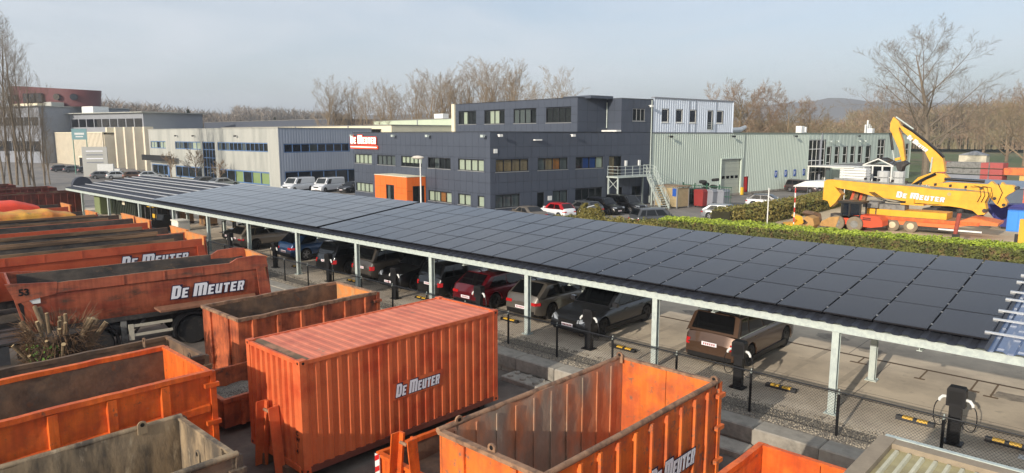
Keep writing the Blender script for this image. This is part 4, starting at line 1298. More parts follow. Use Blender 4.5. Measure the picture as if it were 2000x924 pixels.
    q = MB(); q.box(-hl - .012, -hl + .1, -hw * .78, hw * .78, .26, .42); q.build('rear_bumper', m_cargrille, t)
    if plate:
        for xx, s in ((hl + .014, 1), (-hl - .014, -1)):
            zc = .46 if s > 0 else (.52 if style in ('hatch', 'mini', 'sedan') else .74)
            q = MB(); q.cbox((xx, 0, zc), (.014, .5, .115)); po = q.build('number_plate', m_plate, t)
            q = MB()
            for k in range(6): q.cbox((xx + s * .009, -.17 + .068 * k, zc), (.002, .036, .062))
            q.build('plate_characters', m_platered, po)
    if rails:
        for s in (1, -1):
            q = MB(); q.tube([(S['wst'] - .1, s * (wr - .05), zr + .02), (S['wst'] - .2, s * (wr - .05), zr + .07), (S['rwt'] + .2, s * (wr - .05), zr + .07), (S['rwt'] + .1, s * (wr - .05), zr + .0)], .018, 5); q.build('roof_rail', m_galv if chrome else m_cargrille, t)
    if style in ('van',) and rails:
        pass
    if style == 'pickup':
        q = MB(); q.box(-hl + .12, S['rwb'] - .1, -hw * .86, hw * .86, belt + .045, belt + .07); q.build('bed_cover', m_cargrille, t)
    q = MB(); q.tube([(S['rwt'] + .2, 0, zr + .03), (S['rwt'] + .05, 0, zr + .13)], .02, 5); q.build('aerial', m_cargrille, t)
    # wheels
    ty, rm = wheel_meshes(r, darkrim)
    for ax in (S['axf'], S['axr']):
        for s in (1, -1):
            w_ = inst('wheel', ty, t, (ax, s * (hw - .125), r), rot=(0, R.uniform(0, 1), 0 if s > 0 else pi))
            inst('rim', rm, w_)
    return t
UPY, DNY = pi / 2, -pi / 2        # nose away from the fence / nose to the fence
p_black = paint('black', (16, 16, 18)); p_dark = paint('dark_grey', (46, 48, 52)); p_grey = paint('warm_grey', (106, 101, 94), .35, .5)
p_brown = paint('bronze_brown', (84, 62, 47), .35, .45); p_red = paint('crimson', (92, 10, 22)); p_blue = paint('petrol_blue', (22, 54, 92))
p_taupe = paint('dusty_taupe', (112, 104, 94), .5, .2); p_white = paint('white', (226, 228, 230), .35, 0); p_silver = paint('silver', (158, 162, 164), .35, .5)
p_redroof = paint('red_roof', (200, 26, 34)); p_mgrey = paint('mid_grey', (86, 88, 90), .35, .4)
car('suv', p_brown, 'bronze brown off-roader with red tail lamps backed up to the fence', (-9.72, 21.6, 0), UPY, rails=True, darkrim=True, chrome=True)
car('estate', p_dark, 'dark grey estate car with its nose to the fence', (-14.95, 21.2, 0), DNY, rails=False, darkrim=True)
car('hatch', p_grey, 'warm grey hatchback with its tail to the fence', (-17.75, 21.6, 0), UPY, darkrim=True)
car('hatch', p_red, 'crimson hatchback with its tail to the fence', (-20.55, 21.3, 0), UPY, darkrim=True)
car('suv', p_black, 'plain black car nosed up to the fence beside the crimson hatchback', (-23.1, 21.4, 0), UPY, darkrim=False, sc=.93)
car('suv', p_black, 'black crossover with chrome window line, nose to the fence', (-25.6, 21.2, 0), DNY, rails=True, chrome=True, darkrim=True, sc=.97)
car('suv', paint('dusty_dark', (58, 53, 48), .5, .1), 'dusty dark crossover with its tail to the fence', (-28.2, 21.6, 0), UPY, rails=True, darkrim=True)
car('suv', p_black, 'tall black off-roader with its tail to the fence', (-31.0, 21.3, 0), UPY, darkrim=True)
car('hatch', p_blue, 'petrol blue coupe-like car under the carport', (-36.3, 21.9, 0), UPY, darkrim=False, sc=1.04)
car('estate', p_taupe, 'dusty taupe estate car beside the white electrical cabinet', (-42.0, 21.8, 0), UPY, rails=True, darkrim=True)
car('hatch', p_black, 'black hatchback behind the dusty taupe estate car', (-45.2, 22.6, 0), DNY)
# cars in front of the dark office, on the lower street
def gcar(style, p, label, x, y, h, **k): return car(style, p, label, (x, y, G0), h, **k)
dS = -A75 + pi / 2
gcar('sedan', p_taupe, 'taupe saloon parked along the side of the dark office', -42.6, 47.4, radians(165))
gcar('mini', p_white, 'small white hatchback with a bright red roof', -42.2, 51.3, radians(170), roof=p_redroof)
gcar('hatch', p_mgrey, 'grey hatchback with red tail lamps beside the white and red small car', -41.8, 54.9, radians(172))
gcar('suv', p_black, 'black crossover with white number plate beside the steel stairs', -41.0, 57.4, radians(-10), sc=.95)
gcar('mpv', p_black, 'black people carrier parked right by the foot of the steel stairs', -40.2, 60.0, radians(-10))
gcar('pickup', p_black, 'black pickup truck parked beside the garage door', -39.1, 72.8, radians(-15), cat='pickup truck')
gcar('mpv', paint('plum_brown', (74, 62, 60)), 'plum brown people carrier under the blue parking signs', -36.2, 97.5, radians(-8))
gcar('suv', p_mgrey, 'grey car roof showing above the clipped hedge', -31.6, 52.0, radians(60))
gcar('hatch', p_silver, 'pale silver car hidden behind the shrub hedge', -29.6, 61.0, radians(10))
gcar('hatch', paint('marked_white', (210, 214, 218), .35, 0), 'white car with red striped tail behind the shrubs', -31.4, 74.5, radians(10), roof=p_dark)
gcar('van', p_white, 'white panel van with roof rack nearest the pale corrugated corner', -88.6, 50.6, radians(-72), cat='van', rails=True)
gcar('van', p_white, 'white panel van parked next to the black cars', -85.2, 53.3, radians(-72), cat='van', rails=True)
gcar('estate', p_black, 'black estate car beside the white vans', -82.0, 55.0, radians(-72))
gcar('hatch', p_black, 'black car half hidden by the dark office corner', -78.9, 56.8, radians(-72))
gcar('hatch', p_white, 'white car parked in front of the orange entrance', -51.0, 41.4, radians(175))
for i, (x, y, h, p, lb) in enumerate(((-138.5, 41.0, 60, p_mgrey, 'grey brown car first in the row by the carport end'), (-136.3, 42.9, 60, p_silver, 'silver car in the row by the carport end'),
                             (-134.2, 44.9, 60, p_brown, 'bronze car in the row by the carport end'), (-132.0, 46.8, 60, p_silver, 'bright silver car last in the row by the carport end'),
                             (-163, 45.5, 80, p_dark, 'dark car parked under the tall sign posts'), (-168, 44.2, 80, p_mgrey, 'mid grey car parked before the cream ribs'),
                             (-173, 43.2, 80, p_dark, 'dark car parked beside the bare shrubs'), (-157, 46.5, 80, p_black, 'black car beside the grey totem'),
                             (-104.0, 47.0, 100, p_silver, 'silver car in front of the lime blinds'), (-109, 46.6, 100, p_mgrey, 'grey car in front of the tall stair glazing'))):
    gcar('hatch', p, lb, x, y, radians(h))
# ------------------------------------------------------------------ shipping container on a hook-lift frame
def a_frame(parent, x, y, z0, h, mat, w0=.95, w1=.26):
    """hook-lift A frame in front of a box: two leaning uprights and a hook bar"""
    for s in (-1, 1):
        b = MB()
        p = [(x + s * w0 / 2, y, z0), (x + s * (w0 / 2 - .16), y, z0), (x + s * (w1 / 2 - .02), y, z0 + h), (x + s * (w1 / 2 + .14), y, z0 + h)]
        b.prism(p, (0, -.05, 0))
        p2 = [(x + s * w0 / 2, y, z0), (x + s * (w0 / 2 - .03), y, z0), (x + s * (w1 / 2 + .11), y, z0 + h), (x + s * (w1 / 2 + .14), y, z0 + h)]
        b.prism([(q[0], y - .051, q[2]) for q in p2], (0, -.19, 0))
        b.build('hook_upright', mat, parent)
    b = MB(); b.tube([(x - w1 / 2 + .02, y - .13, z0 + h - .16), (x + w1 / 2 - .02, y - .13, z0 + h - .16)], .035, 8); b.build('hook_bar', m_rim, parent, smooth=True)

def skids(parent, W, L, z0, z1, mat):
    for s in (-1, 1):
        b = MB(); b.box(s * .53 - .09, s * .53 + .09, -.1, L, z0, z1); b.build('skid_rail', mat, parent)
        for y in (L - .35,):
            b = MB(); b.lathe([(-.09, .1), (.09, .1)], (s * .85, y, .12), (1, 0, 0), 12); b.build('roller', m_chassis, parent, smooth=True)

ct_ = thing('shipping_container', 'closed salmon orange corrugated shipping container with white lettering', 'container', (-14.30, 7.31, YARD))
CW, CL, CZ0, CZ1 = 2.44, 6.06, .296, 2.886
def corr_wall(mp, s0, s1, z0, z1, pitch, depth, mat, name, parent, fl=.16):
    b = MB()
    pts = [(s0, 0)]
    s = s0 + .02
    while s + pitch < s1 + .01:
        pts += [(s, 0), (s + pitch * (.5 - fl), 0), (s + pitch * .5, depth), (s + pitch * (1 - fl), depth)]
        s += pitch
    pts += [(min(s, s1 - .001), 0), (s1, 0)]
    for (ss, d) in pts:
        b.v.append(mp(ss, d, z0)); b.v.append(mp(ss, d, z1))
    for i in range(len(pts) - 1):
        b.f.append([2 * i, 2 * i + 2, 2 * i + 3, 2 * i + 1]); b.m.append(0)
    return b.build(name, mat, parent)
hx = CW / 2
corr_wall(lambda s, d, z: (hx - .012 - d, s, z), .1, CL - .1, CZ0 + .14, CZ1 - .1, .279, .045, m_orange_cont, 'side_wall', ct_)
corr_wall(lambda s, d, z: (-hx + .012 + d, s, z), .1, CL - .1, CZ0 + .14, CZ1 - .1, .279, .045, m_orange_cont, 'side_wall', ct_)
corr_wall(lambda s, d, z: (s, .02 + d, z), -hx + .1, hx - .1, CZ0 + .14, CZ1 - .1, .25, .06, m_orange_cont, 'front_wall', ct_, .09)
corr_wall(lambda s, d, z: (s, CL - .02 - d, z), -hx + .1, hx - .1, CZ0 + .14, CZ1 - .1, .25, .05, m_orange_cont, 'rear_wall', ct_)
corr_wall(lambda s, d, z: (z, s, CZ1 - .035 - d * .26), .32, CL - .1, -hx + .05, hx - .05, .262, .036, m_orange_roof, 'roof', ct_)
b = MB(); b.box(-hx + .05, hx - .05, .1, .32, CZ1 - .05, CZ1 - .034); b.build('roof_end_plate', M('stained_roof_plate', (160, 118, 90), .8, var=.25, scale=3, col2=(110, 90, 66), mix=(.45, .6)), ct_)
for sx in (-1, 1):
    for y0 in (0, CL - .16):
        b = MB()
        b.box(min(sx * hx, sx * (hx - .16)), max(sx * hx, sx * (hx - .16)), y0, y0 + .16, CZ0 + .12, CZ1 - .12)
        b.build('corner_post', m_orange_cont, ct_)
        for z in (CZ0, CZ1 - .12):
            b = MB(); b.box(min(sx * (hx + .006), sx * (hx - .17)), max(sx * (hx + .006), sx * (hx - .17)), y0 - .006, y0 + .17, z, z + .125)
            co = b.build('corner_casting', m_orange_cont, ct_)
            b = MB(); b.lathe([(0, .032), (.004, .032)], (sx * (hx + .005), y0 + .08, z + .06), (sx, 0, 0), 10)
            b.lathe([(0, .032), (.004, .032)], (sx * (hx - .08), y0 - .005 if y0 == 0 else y0 + .169, z + .06), (0, -1 if y0 == 0 else 1, 0), 10)
            b.build('casting_hole', m_cargrille, co)
    b = MB(); b.box(min(sx * hx, sx * (hx - .06)), max(sx * hx, sx * (hx - .06)), .16, CL - .16, CZ1 - .1, CZ1 - .015); b.build('top_rail', m_orange_cont, ct_)
    b = MB(); b.box(min(sx * hx, sx * (hx - .06)), max(sx * hx, sx * (hx - .06)), .16, CL - .16, CZ0 + .0, CZ0 + .14); b.build('bottom_rail', M('container_rail_brown', (112, 58, 44), .6, var=.15), ct_)
for y0 in (0, CL - .06):
    b = MB(); b.box(-hx + .16, hx - .16, y0, y0 + .06, CZ1 - .1, CZ1 - .012); b.box(-hx + .16, hx - .16, y0, y0 + .06, CZ0, CZ0 + .14); b.build('end_rail', m_orange_cont, ct_)
b = MB(); b.box(-hx + .1, hx - .1, .1, CL - .1, CZ0 + .02, CZ0 + .1); b.build('floor', m_plank, ct_)
skids(ct_, CW, CL, .01, CZ0, m_rust_dark)
a_frame(ct_, -.05, -.02, .02, 1.62, m_orange_cont, 1.0, .3)
b = MB(); b.box(hx - .008, hx - .004, 2.45, 4.02, 1.30, 1.72); b.build('decal_backing', m_orange_cont, ct_)
lettering(ct_, (hx - .003, 2.52, 1.36), (0, 1, 0), (0, 0, 1), .32, 1.42, m_white, m_navy, proud=.001)
for i, ch in enumerate('CW14'):
    text_mesh('marking', ch, .15, m_cargrille, ct_, (hx - .29 + (.03 if ch == '1' else 0), -.003, 1.15 - .14 * i), (1, 0, 0), (0, 0, 1), .004)

# ------------------------------------------------------------------ open skips
def dent_wall(mp, s0, s1, z0, z1, th, ns, nz, amp, mats, name, parent, seed=0.0, topf=None):
    b = MB()
    for side, d in ((0, 0.0), (1, th)):
        o = len(b.v)
        for j in range(nz + 1):
            for i in range(ns + 1):
                s, z = s0 + (s1 - s0) * i / ns, z0 + (z1 - z0) * j / nz
                k = amp * fbm(s * 1.5 + seed, z * 1.7, seed) * min(1, 4 * min(i, ns - i) / ns + .1)
                b.v.append(mp(s, d + k, z))
        for j in range(nz):
            for i in range(ns):
                a = o + j * (ns + 1) + i
                b.f.append([a, a + 1, a + ns + 2, a + ns + 1]); b.m.append(side)
    n_ = (ns + 1) * (nz + 1)
    for i in range(ns):
        a = nz * (ns + 1) + i
        b.f.append([a, a + 1, a + 1 + n_, a + n_]); b.m.append(1)
    for j in range(nz):
        for e in (0, ns):
            a = j * (ns + 1) + e
            b.f.append([a, a + ns + 1, a + ns + 1 + n_, a + n_]); b.m.append(0)
    return b.build(name, mats, parent, smooth=True, sharp=40)

def skip(name, label, xc, y0, W, L, zrim, outer, inner, inner_end=None, rim='box', ribs=.75, lugs=(), hook=None, letter=None, door=True, group=None, seed=1.0, rimmat=None, band=None, rimw=.1, floor_z=.3, frontin=None, ribw=.13, cat='skip', inner_ribs=None):
    t = thing(name, label, cat, (xc, y0, YARD), 0, group)
    h = zrim - YARD
    hw = W / 2
    inner_end = inner_end or inner
    rimmat = rimmat or outer
    R_ = lambda s, d, z: (hw - d, s, z)
    L_ = lambda s, d, z: (-hw + d, s, z)
    F_ = lambda s, d, z: (s, d, z)
    B_ = lambda s, d, z: (s, L - d, z)
    ns = max(8, int(L * 5))
    nz = max(5, int(h * 5))
    dent_wall(R_, .0, L, floor_z - .1, h, .05, ns, nz, .034, [outer, inner], 'side_wall', t, seed)
    dent_wall(L_, .0, L, floor_z - .1, h, .05, ns, nz, .034, [outer, inner], 'side_wall', t, seed + 7)
    dent_wall(F_, -hw + .06, hw - .06, floor_z - .1, h, .05, 12, nz, .015, [outer, frontin or inner_end], 'front_wall', t, seed + 3)
    for s in (-1, 1):       # two rear door leaves
        a, c = sorted((s * .008, s * (hw - .06)))
        dent_wall(B_, a, c, floor_z - .1, h, .05, 8, nz, .012, [outer, inner_end], 'door_leaf', t, seed + 5 + s)
    b = MB(); b.box(-hw + .04, hw - .04, .04, L - .04, floor_z - .1, floor_z); b.build('floor', inner, t)
    # rim
    for s in (-1, 1):
        b = MB()
        if rim == 'tube': b.tube([(s * hw, -.04, h), (s * hw, L * .35, h + R.uniform(-.02, .01)), (s * hw, L * .7, h + R.uniform(-.02, .02)), (s * hw, L + .03, h)], .058, 10)
        else:
            nr = 26
            for j in range(nr + 1):
                y = -.03 + (L + .05) * j / nr
                e = min(1, 6 * min(j, nr - j) / nr)
                k1, k2 = .030 * e * fbm(y * 1.1, seed, s), .022 * e * fbm(y * 1.6, seed + 9, s)
                for (px, pz) in ((hw - .06, h - .09), (hw + rimw - .05, h - .09), (hw + rimw - .05, h + .012), (hw - .06, h + .012)):
                    b.v.append((s * (px + k1), y, pz + k2))
            for j in range(nr):
                for q in range(4):
                    b.f.append([j * 4 + q, j * 4 + (q + 1) % 4, (j + 1) * 4 + (q + 1) % 4, (j + 1) * 4 + q]); b.m.append(0)
            b.f.append([0, 1, 2, 3]); b.m.append(0); b.f.append([nr * 4 + q for q in (3, 2, 1, 0)]); b.m.append(0)
        b.build('rim', rimmat, t, smooth=True, sharp=40)
    b = MB(); b.box(-hw + .0, hw - .0, -.05, .07, h - .07, h + .006); b.build('rim', rimmat, t)
    b = MB(); b.box(-hw + .06, hw - .06, L - .07, L + .03, h - .05, h + .004); b.build('rim', rimmat, t)
    # ribs on the outside
    k = 0
    y = ribs * .6
    while y < L - .2:
        for s in (-1, 1):
            b = MB(); b.prism([(s * (hw - .02), y - ribw / 2, floor_z - .1), (s * (hw + .07), y - ribw / 2 + .02, floor_z - .1), (s * (hw + .07), y + ribw / 2 - .02, floor_z - .1), (s * (hw - .02), y + ribw / 2, floor_z - .1)], (0, 0, h - .1 - floor_z + .1)); b.build('rib', outer, t)
        if inner_ribs:
            b = MB(); b.box(-hw + .05, -hw + .078, y - .02, y + .02, floor_z, h - .1); b.build('weld_seam', inner_ribs, t)
        y += ribs
    if band:
        for s in (-1, 1):
            b = MB()
            x = s * (hw + .072)
            b.prism([(s * (hw - .01), .05, band), (s * (hw + .05), .05, band + .03), (s * (hw + .05), .05, band + .17), (s * (hw - .01), .05, band + .2)], (0, L - .1, 0)); b.build('waist_band', outer, t)
    for x in (-.62, .62):
        b = MB(); b.box(x - .07, x + .07, -.06, .0, floor_z - .1, h - .08); b.build('front_rib', outer, t)
    # corner posts and hinges at the rear
    for s in (-1, 1):
        b = MB(); b.box(min(s * (hw - .1), s * (hw + .05)), max(s * (hw - .1), s * (hw + .05)), L - .02, L + .1, floor_z - .12, h - .02); b.build('corner_post', outer, t)
        if door:
            for z in (floor_z + .25, h * .55, h - .35):
                b = MB(); b.box(min(s * (hw + .02), s * (hw + .12)), max(s * (hw + .02), s * (hw + .12)), L - .16, L + .14, z, z + .09); b.build('hinge', outer, t)
    for (x, y, yn) in lugs:
        b = MB()
        n = 10
        pts = [(-.07, 0), (.07, 0), (.07, .16)] + [(.07 * cos(a), .16 + .07 * sin(a)) for a in [pi * i / n for i in range(1, n)]] + [(-.07, .16)]
        if yn: b.prism([(x + p[0] * 1.25, y, h - .12 + p[1] * 1.15) for p in pts], (0, .035, 0))
        else: b.prism([(x, y + p[0] * 1.25, h - .12 + p[1] * 1.15) for p in pts], (.035, 0, 0))
        lo = b.build('lifting_lug', rimmat if rimmat is not outer else m_rust_dark, t)
        b = MB()
        c = (x - (.002 if not yn else 0), y - (.002 if yn else 0), h + .07)
        b.lathe([(0, .042), (.04, .042)], c, (0, 1, 0) if yn else (1, 0, 0), 10)
        b.build('lug_hole', m_cargrille, lo)
    skids(t, W, L, .01, floor_z - .1, m_rust_dark)
    if hook: a_frame(t, 0, -.07, .02, hook, outer)
    if letter:
        s, y, z, hh, ww = letter
        lettering(t, (hw + .075, y, z), (0, 1, 0), (0, 0, 1), hh, ww, m_white, m_navy, proud=.002)
    return t
# large worn orange skip, right of centre
skip('open_skip', 'large tall worn orange open skip with pipe rim and lifting lugs', -7.86, 7.8, 2.5, 5.8, 1.85, m_bin_orange, m_rust_orange, m_bin_orange, rim='tube', ribs=.55, rimmat=m_rim,
     lugs=((-1.24, .45, False), (-1.22, 5.65, True), (1.22, 5.65, True), (.05, .02, True)), letter=(1, 3.0, .95, .42, 1.75), ribw=.1, seed=2.1, band=None, frontin=m_rust_in, inner_ribs=m_rust_orange)
# vivid orange skip with banded sides
skip('open_skip', 'bright freshly painted orange open skip with waist band and hinged end', -15.9, -1.5, 2.55, 7.55, 2.1, m_bin_vivid, m_rust_dark, m_bin_vivid, ribs=1.0, band=1.72, seed=4.2,
     letter=(1, 2.0, 1.08, .5, 4.2), ribw=.2, rimw=.12)
# low dark brown skip behind it
skip('open_skip', 'dark rusty brown open skip with loop lugs behind the bright orange skip', -18.9, -1.5, 2.45, 8.7, 1.5, m_rust_dark, m_rust_dark, m_rust_dark, ribs=1.0, seed=6.3, rimmat=m_rust_dark,
     lugs=((-1.0, 8.0, True), (1.22, 8.3, True)))
# scraped grey skip in the corner
skip('open_skip', 'scraped grey and brown open skip with oval lifting lugs', -13.05, -2.5, 2.5, 7.75, 1.4, m_rust_in, m_grey_in, m_grey_in, rim='tube', ribs=.9, seed=8.4, rimmat=m_grey_in,
     lugs=((-1.2, 7.0, False), (.9, 7.2, True)))
# rusty orange skip beside the tipper
skip('open_skip', 'rust streaked orange open skip with hook front between tipper and container', -21.12, 9.15, 2.5, 5.05, 1.65, m_bin_worn, m_rust_dark, m_tailgate_in, ribs=.82, seed=10.5, rimmat=m_rim,
     letter=(1, 2.0, 1.05, .34, 2.2), hook=None, ribw=.16)
# low skip holding gravel
g8 = skip('low_skip', 'low orange skip holding a heap of grey gravel beside the container', -18.2, 7.32, 2.45, 4.2, .42, m_bin_worn, m_bin_worn, ribs=.8, seed=12.6, cat='skip')
b = MB()
n = 24
for j in range(n + 1):
    for i in range(n + 1):
        u_, v_ = i / n, j / n
        x, y = -18.2 - 1.15 + 2.3 * u_, 7.45 + 3.9 * v_
        z = -.12 + .42 * math.exp(-((u_ - .65) ** 2 + (v_ - .3) ** 2) * 6) + .07 * fbm(x * 3, y * 3)
        b.v.append((x, y, z))
for j in range(n):
    for i in range(n):
        a = j * (n + 1) + i
        b.f.append([a, a + 1, a + n + 2, a + n + 1]); b.m.append(0)
tag(b.build('gravel_heap', m_gravel), kind='stuff', label='heap of grey gravel lying in the low orange skip')
# small low skip with A frame and hazard stripes
sm = skip('low_skip', 'small low orange skip with hook frame and red white hazard stripes', -10.72, 8.42, 2.3, 2.6, .30, m_bin_vivid, m_rust_dark, m_bin_vivid, ribs=.6, hook=1.62, seed=14.7)
b = MB(); b.box(-1.19, -1.03, -.075, -.055, .1, .84); hz = b.build('hazard_board', m_white_paint, sm)
for k in range(3):
    b = MB(); b.prism([(-1.188, -.079, .14 + k * .26), (-1.032, -.079, .24 + k * .26), (-1.032, -.079, .36 + k * .26), (-1.188, -.079, .26 + k * .26)], (0, .002, 0)); b.build('red_stripe', m_red, hz)
# orange skip by the beige container
skip('open_skip', 'plain bright orange open skip beside the ribbed beige container roof', -3.88, 6.0, 2.2, 6.1, 1.45, m_bin_vivid, m_bin_orange, m_bin_vivid, ribs=.8, seed=16.8)
# beige ribbed container roof
bc = thing('beige_container', 'beige container with ribbed weathered metal roof and steel edge angle', 'container', (-1.42, 4.6, YARD))
b = MB(); b.box(-1.24, 1.24, 0, 6.2, .2, 3.2); b.build('body', M('beige_steel', (168, 160, 128), .65, var=.15, scale=1.5), bc)
b = MB(); b.box(-1.26, -1.05, -.02, 6.24, 3.2, 3.30); b.box(1.05, 1.26, -.02, 6.24, 3.2, 3.30); b.box(-1.05, 1.05, 6.04, 6.24, 3.2, 3.29); b.build('edge_frame', M('weathered_edge', (150, 136, 116), .8, var=.2, scale=2), bc)
m_beigeroof = M('beige_roof_sheet', (176, 166, 124), .7, var=.15, scale=1.2, col2=(150, 140, 106), mix=(.45, .62), col3=(210, 206, 190), mix3=(.62, .7), m3scale=3)
b = MB(); b.box(-1.05, 1.05, .1, 6.04, 3.2, 3.212); b.build('roof', m_beigeroof, bc)
for i in range(13):
    x = -.96 + i * .16
    b = MB(); b.prism([(x - .035, .1, 3.212), (x + .035, .1, 3.212), (x + .02, .1, 3.25), (x - .02, .1, 3.25)], (0, 5.85, 0)); b.build('roof_rib', M('pale_ribs', (198, 194, 168), .6, var=.15, scale=3, rnd=.08), bc)
b = MB(); b.box(-1.2, 1.26, 6.25, 6.33, 3.24, 3.30); b.box(-1.2, 1.26, 6.31, 6.33, 3.16, 3.24); b.build('steel_angle', m_galv, bc)

# ------------------------------------------------------------------ tipper trailers
def tipper(label, xn, yr, yaw, L, zrim, paintm, group='tipper trailers parked side by side in the yard', detail=False, number=None, letter=None, board=0.0, ears=True, W=2.5, plank=False, taper=.16, gate=True):
    """local: +y toward the tailgate at y=0, box runs to y=-L; x across; z from the yard ground"""
    t = thing('tipper_trailer', label, 'trailer', (xn, yr, YARD), yaw, group)
    h = zrim - YARD
    hw = W / 2
    z0 = 1.15
    prof = [(hw, h), (hw, h - .34), (hw - .05, h - .37), (hw - .08, z0 + .55), (hw - .35, z0 + .08), (.6, z0)]
    inn = [(hw - .07, h), (hw - .10, h - .36), (hw - .14, z0 + .6), (hw - .42, z0 + .14), (.5, z0 + .06)]
    for s in (-1, 1):
        b = MB()
        ny = 24
        for j in range(ny + 1):
            y = -L * j / ny
            wob = .018 * fbm(y * 1.3, s * 3.0, xn)
            for (x, z) in prof: b.v.append((s * (x + wob * (0 if z < z0 + .3 else 1)), y, z + (.014 * fbm(y * 2, 1, xn) if z == h else 0)))
            for (x, z) in inn[::-1]: b.v.append((s * (x + wob), y, z + (.014 * fbm(y * 2, 1, xn) if z == h else 0)))
        m_ = len(prof) + len(inn)
        for j in range(ny):
            for k in range(m_ - 1):
                a = j * m_ + k
                b.f.append([a, a + 1, a + 1 + m_, a + m_]); b.m.append(0 if k < len(prof) - 1 else 1)
            a = j * m_
            b.f.append([a + m_ - 1, a, a + m_, a + 2 * m_ - 1]); b.m.append(2)
        b.build('side_wall', [paintm, m_tub_in, m_rim], t, smooth=True, sharp=30)
        if board > 0:
            b = MB(); b.box(min(s * (hw - .10), s * (hw - .04)), max(s * (hw - .10), s * (hw - .04)), -L + .1, -1.2, h, h + board); b.build('side_board', m_plank, t)
        # ear raised near the tailgate, end post
        if ears:
            b = MB(); b.prism([(s * (hw - .09), -1.25, h - .02), (s * (hw - .09), -.95, h + .15), (s * (hw - .09), -.25, h + .19), (s * (hw - .09), .14, h + .13), (s * (hw - .09), .2, h - .3), (s * (hw - .09), -1.25, h - .3)], (s * .10, 0, 0)); b.build('rear_ear', paintm, t)
        b = MB(); b.prism([(s * (hw - .03), -.25, h - .3), (s * (hw - .03), .05, h - .3), (s * (hw - .03), .28, z0 + .35), (s * (hw - .03), .2, z0 + .0), (s * (hw - .03), -.15, z0 + .1)], (s * .06, 0, 0)); b.build('rear_post', paintm, t)
        for k in range(int(L / 1.3) if letter else 0):
            b = MB(); b.prism([(s * (hw - .02), -.9 - k * 1.3, h - .34), (s * (hw + .012), -.9 - k * 1.3, h - .34), (s * (hw + .012), -.9 - k * 1.3, h - .02), (s * (hw - .02), -.9 - k * 1.3, h - .02)], (0, -.05, 0)); b.build('rail_clip', paintm, t)
    b = MB(); b.box(-.62, .62, -L, 0, z0 - .01, z0 + .055); b.build('floor', m_tub_in, t)
    # front bulkhead, with side plate
    b = MB(); b.prism([(-hw + .05, -L, z0 + .1), (hw - .05, -L, z0 + .1), (hw - .05, -L - .35, h + .1), (-hw + .05, -L - .35, h + .1)], (0, .06, 0)); b.build('front_bulkhead', paintm, t)
    for s in (-1, 1):
        b = MB(); b.prism([(s * (hw - .04), -L - .45, h + .12), (s * (hw - .04), -L + .95, h + .02), (s * (hw - .04), -L + .9, h - .36), (s * (hw - .04), -L - .2, h - .55)], (s * .055, 0, 0)); b.build('front_side_plate', paintm, t)
        b = MB(); b.prism([(s * (hw - .06), -L - .1, h - .5), (s * (hw - .06), -L + .15, h - .5), (s * (hw - .06), -L + .75, z0 + .35), (s * (hw - .06), -L + .5, z0 + .35)], (s * .06, 0, 0)); b.build('front_strut', paintm, t)
    # tailgate leaning outwards, its sunlit inside put into a brighter face colour
    if gate:
        b = MB()
        b.prism([(-hw + .1, .12, h + .05), (hw - .1, .12, h + .05), (hw - .1, .26, z0 + .1), (-hw + .1, .26, z0 + .1)], (0, .07, 0)); tg = b.build('tailgate', paintm, t)
        b = MB(); b.quad((-hw + .11, .114, h + .04), (hw - .11, .114, h + .04), (hw - .11, .252, z0 + .12), (-hw + .11, .252, z0 + .12)); b.build('tailgate_lit_face', m_tailgate_in, tg)
        b = MB(); b.box(-hw + .08, hw - .08, .10, .24, h + .05, h + .09); b.build('tailgate_rim', m_tailgate_in, tg)
        pass
    if letter:
        y, z, hh, ww = letter
        lettering(t, (hw - .055, y, z), (0, 1, .0), (.03, 0, 1), hh, ww, m_white, m_navy, proud=.012)
    if number:
        text_mesh('number', number, .30, m_cargrille, t, (hw + .022, -L - .12, h - .30), (0, 1, 0), (0, 0, 1), .012)
        b = MB(); b.box(hw - .03, hw - .01, -L + .15, -L + .45, h - .62, h - .45); b.build('notice_plate', m_white_paint, t)
    # chassis
    for s in (-1, 1):
        b = MB(); b.box(s * .45 - .07, s * .45 + .07, -L - .8, -.3, z0 - .32, z0 - .03); b.build('chassis_beam', m_chassis, t)
    if detail:
        b = MB(); b.prism([(hw - .16, -3.9, z0 + .34), (hw + .10, -3.75, z0 + .22), (hw + .10, -.35, z0 + .22), (hw - .16, -.3, z0 + .34)], (0, 0, .07)); b.build('rock_shelf', M('dirty_shelf', (128, 88, 66), .8, var=.3, scale=2), t)
        b = MB(); b.box(hw - .40, hw - .2, -L + .5, -.6, z0 + .05, z0 + .2); b.build('side_rail', m_chassis, t)
        b = MB()
        for (ya, yb) in ((-4.75, -3.35),):
            for z in (.62, .95):
                b.box(hw - .12, hw - .06, ya, yb, z, z + .09)
            b.box(hw - .13, hw - .05, ya - .02, ya + .14, .5, 1.06)
        b.build('side_guard', M('pale_guard', (190, 184, 166), .6, var=.15, scale=3), t)
        b = MB(); b.box(hw - .35, hw - .22, -4.98, -4.8, .1, 1.25); b.box(hw - .42, hw - .15, -5.05, -4.73, .02, .1); b.build('landing_leg', m_chassis_grey, t)
        b = MB(); b.bar((hw - .3, -4.7, .5), (hw - .3, -4.2, 1.15), .07, .07); b.bar((.2, -5.2, .8), (.2, -4.3, .9), .5, .35); b.build('undercarriage', m_chassis, t)
        b = MB(); b.lathe([(-.3, .3), (.3, .3)], (hw - .6, -5.0, .9), (0, 1, 0), 14); b.build('air_tank', m_chassis, t, smooth=True)
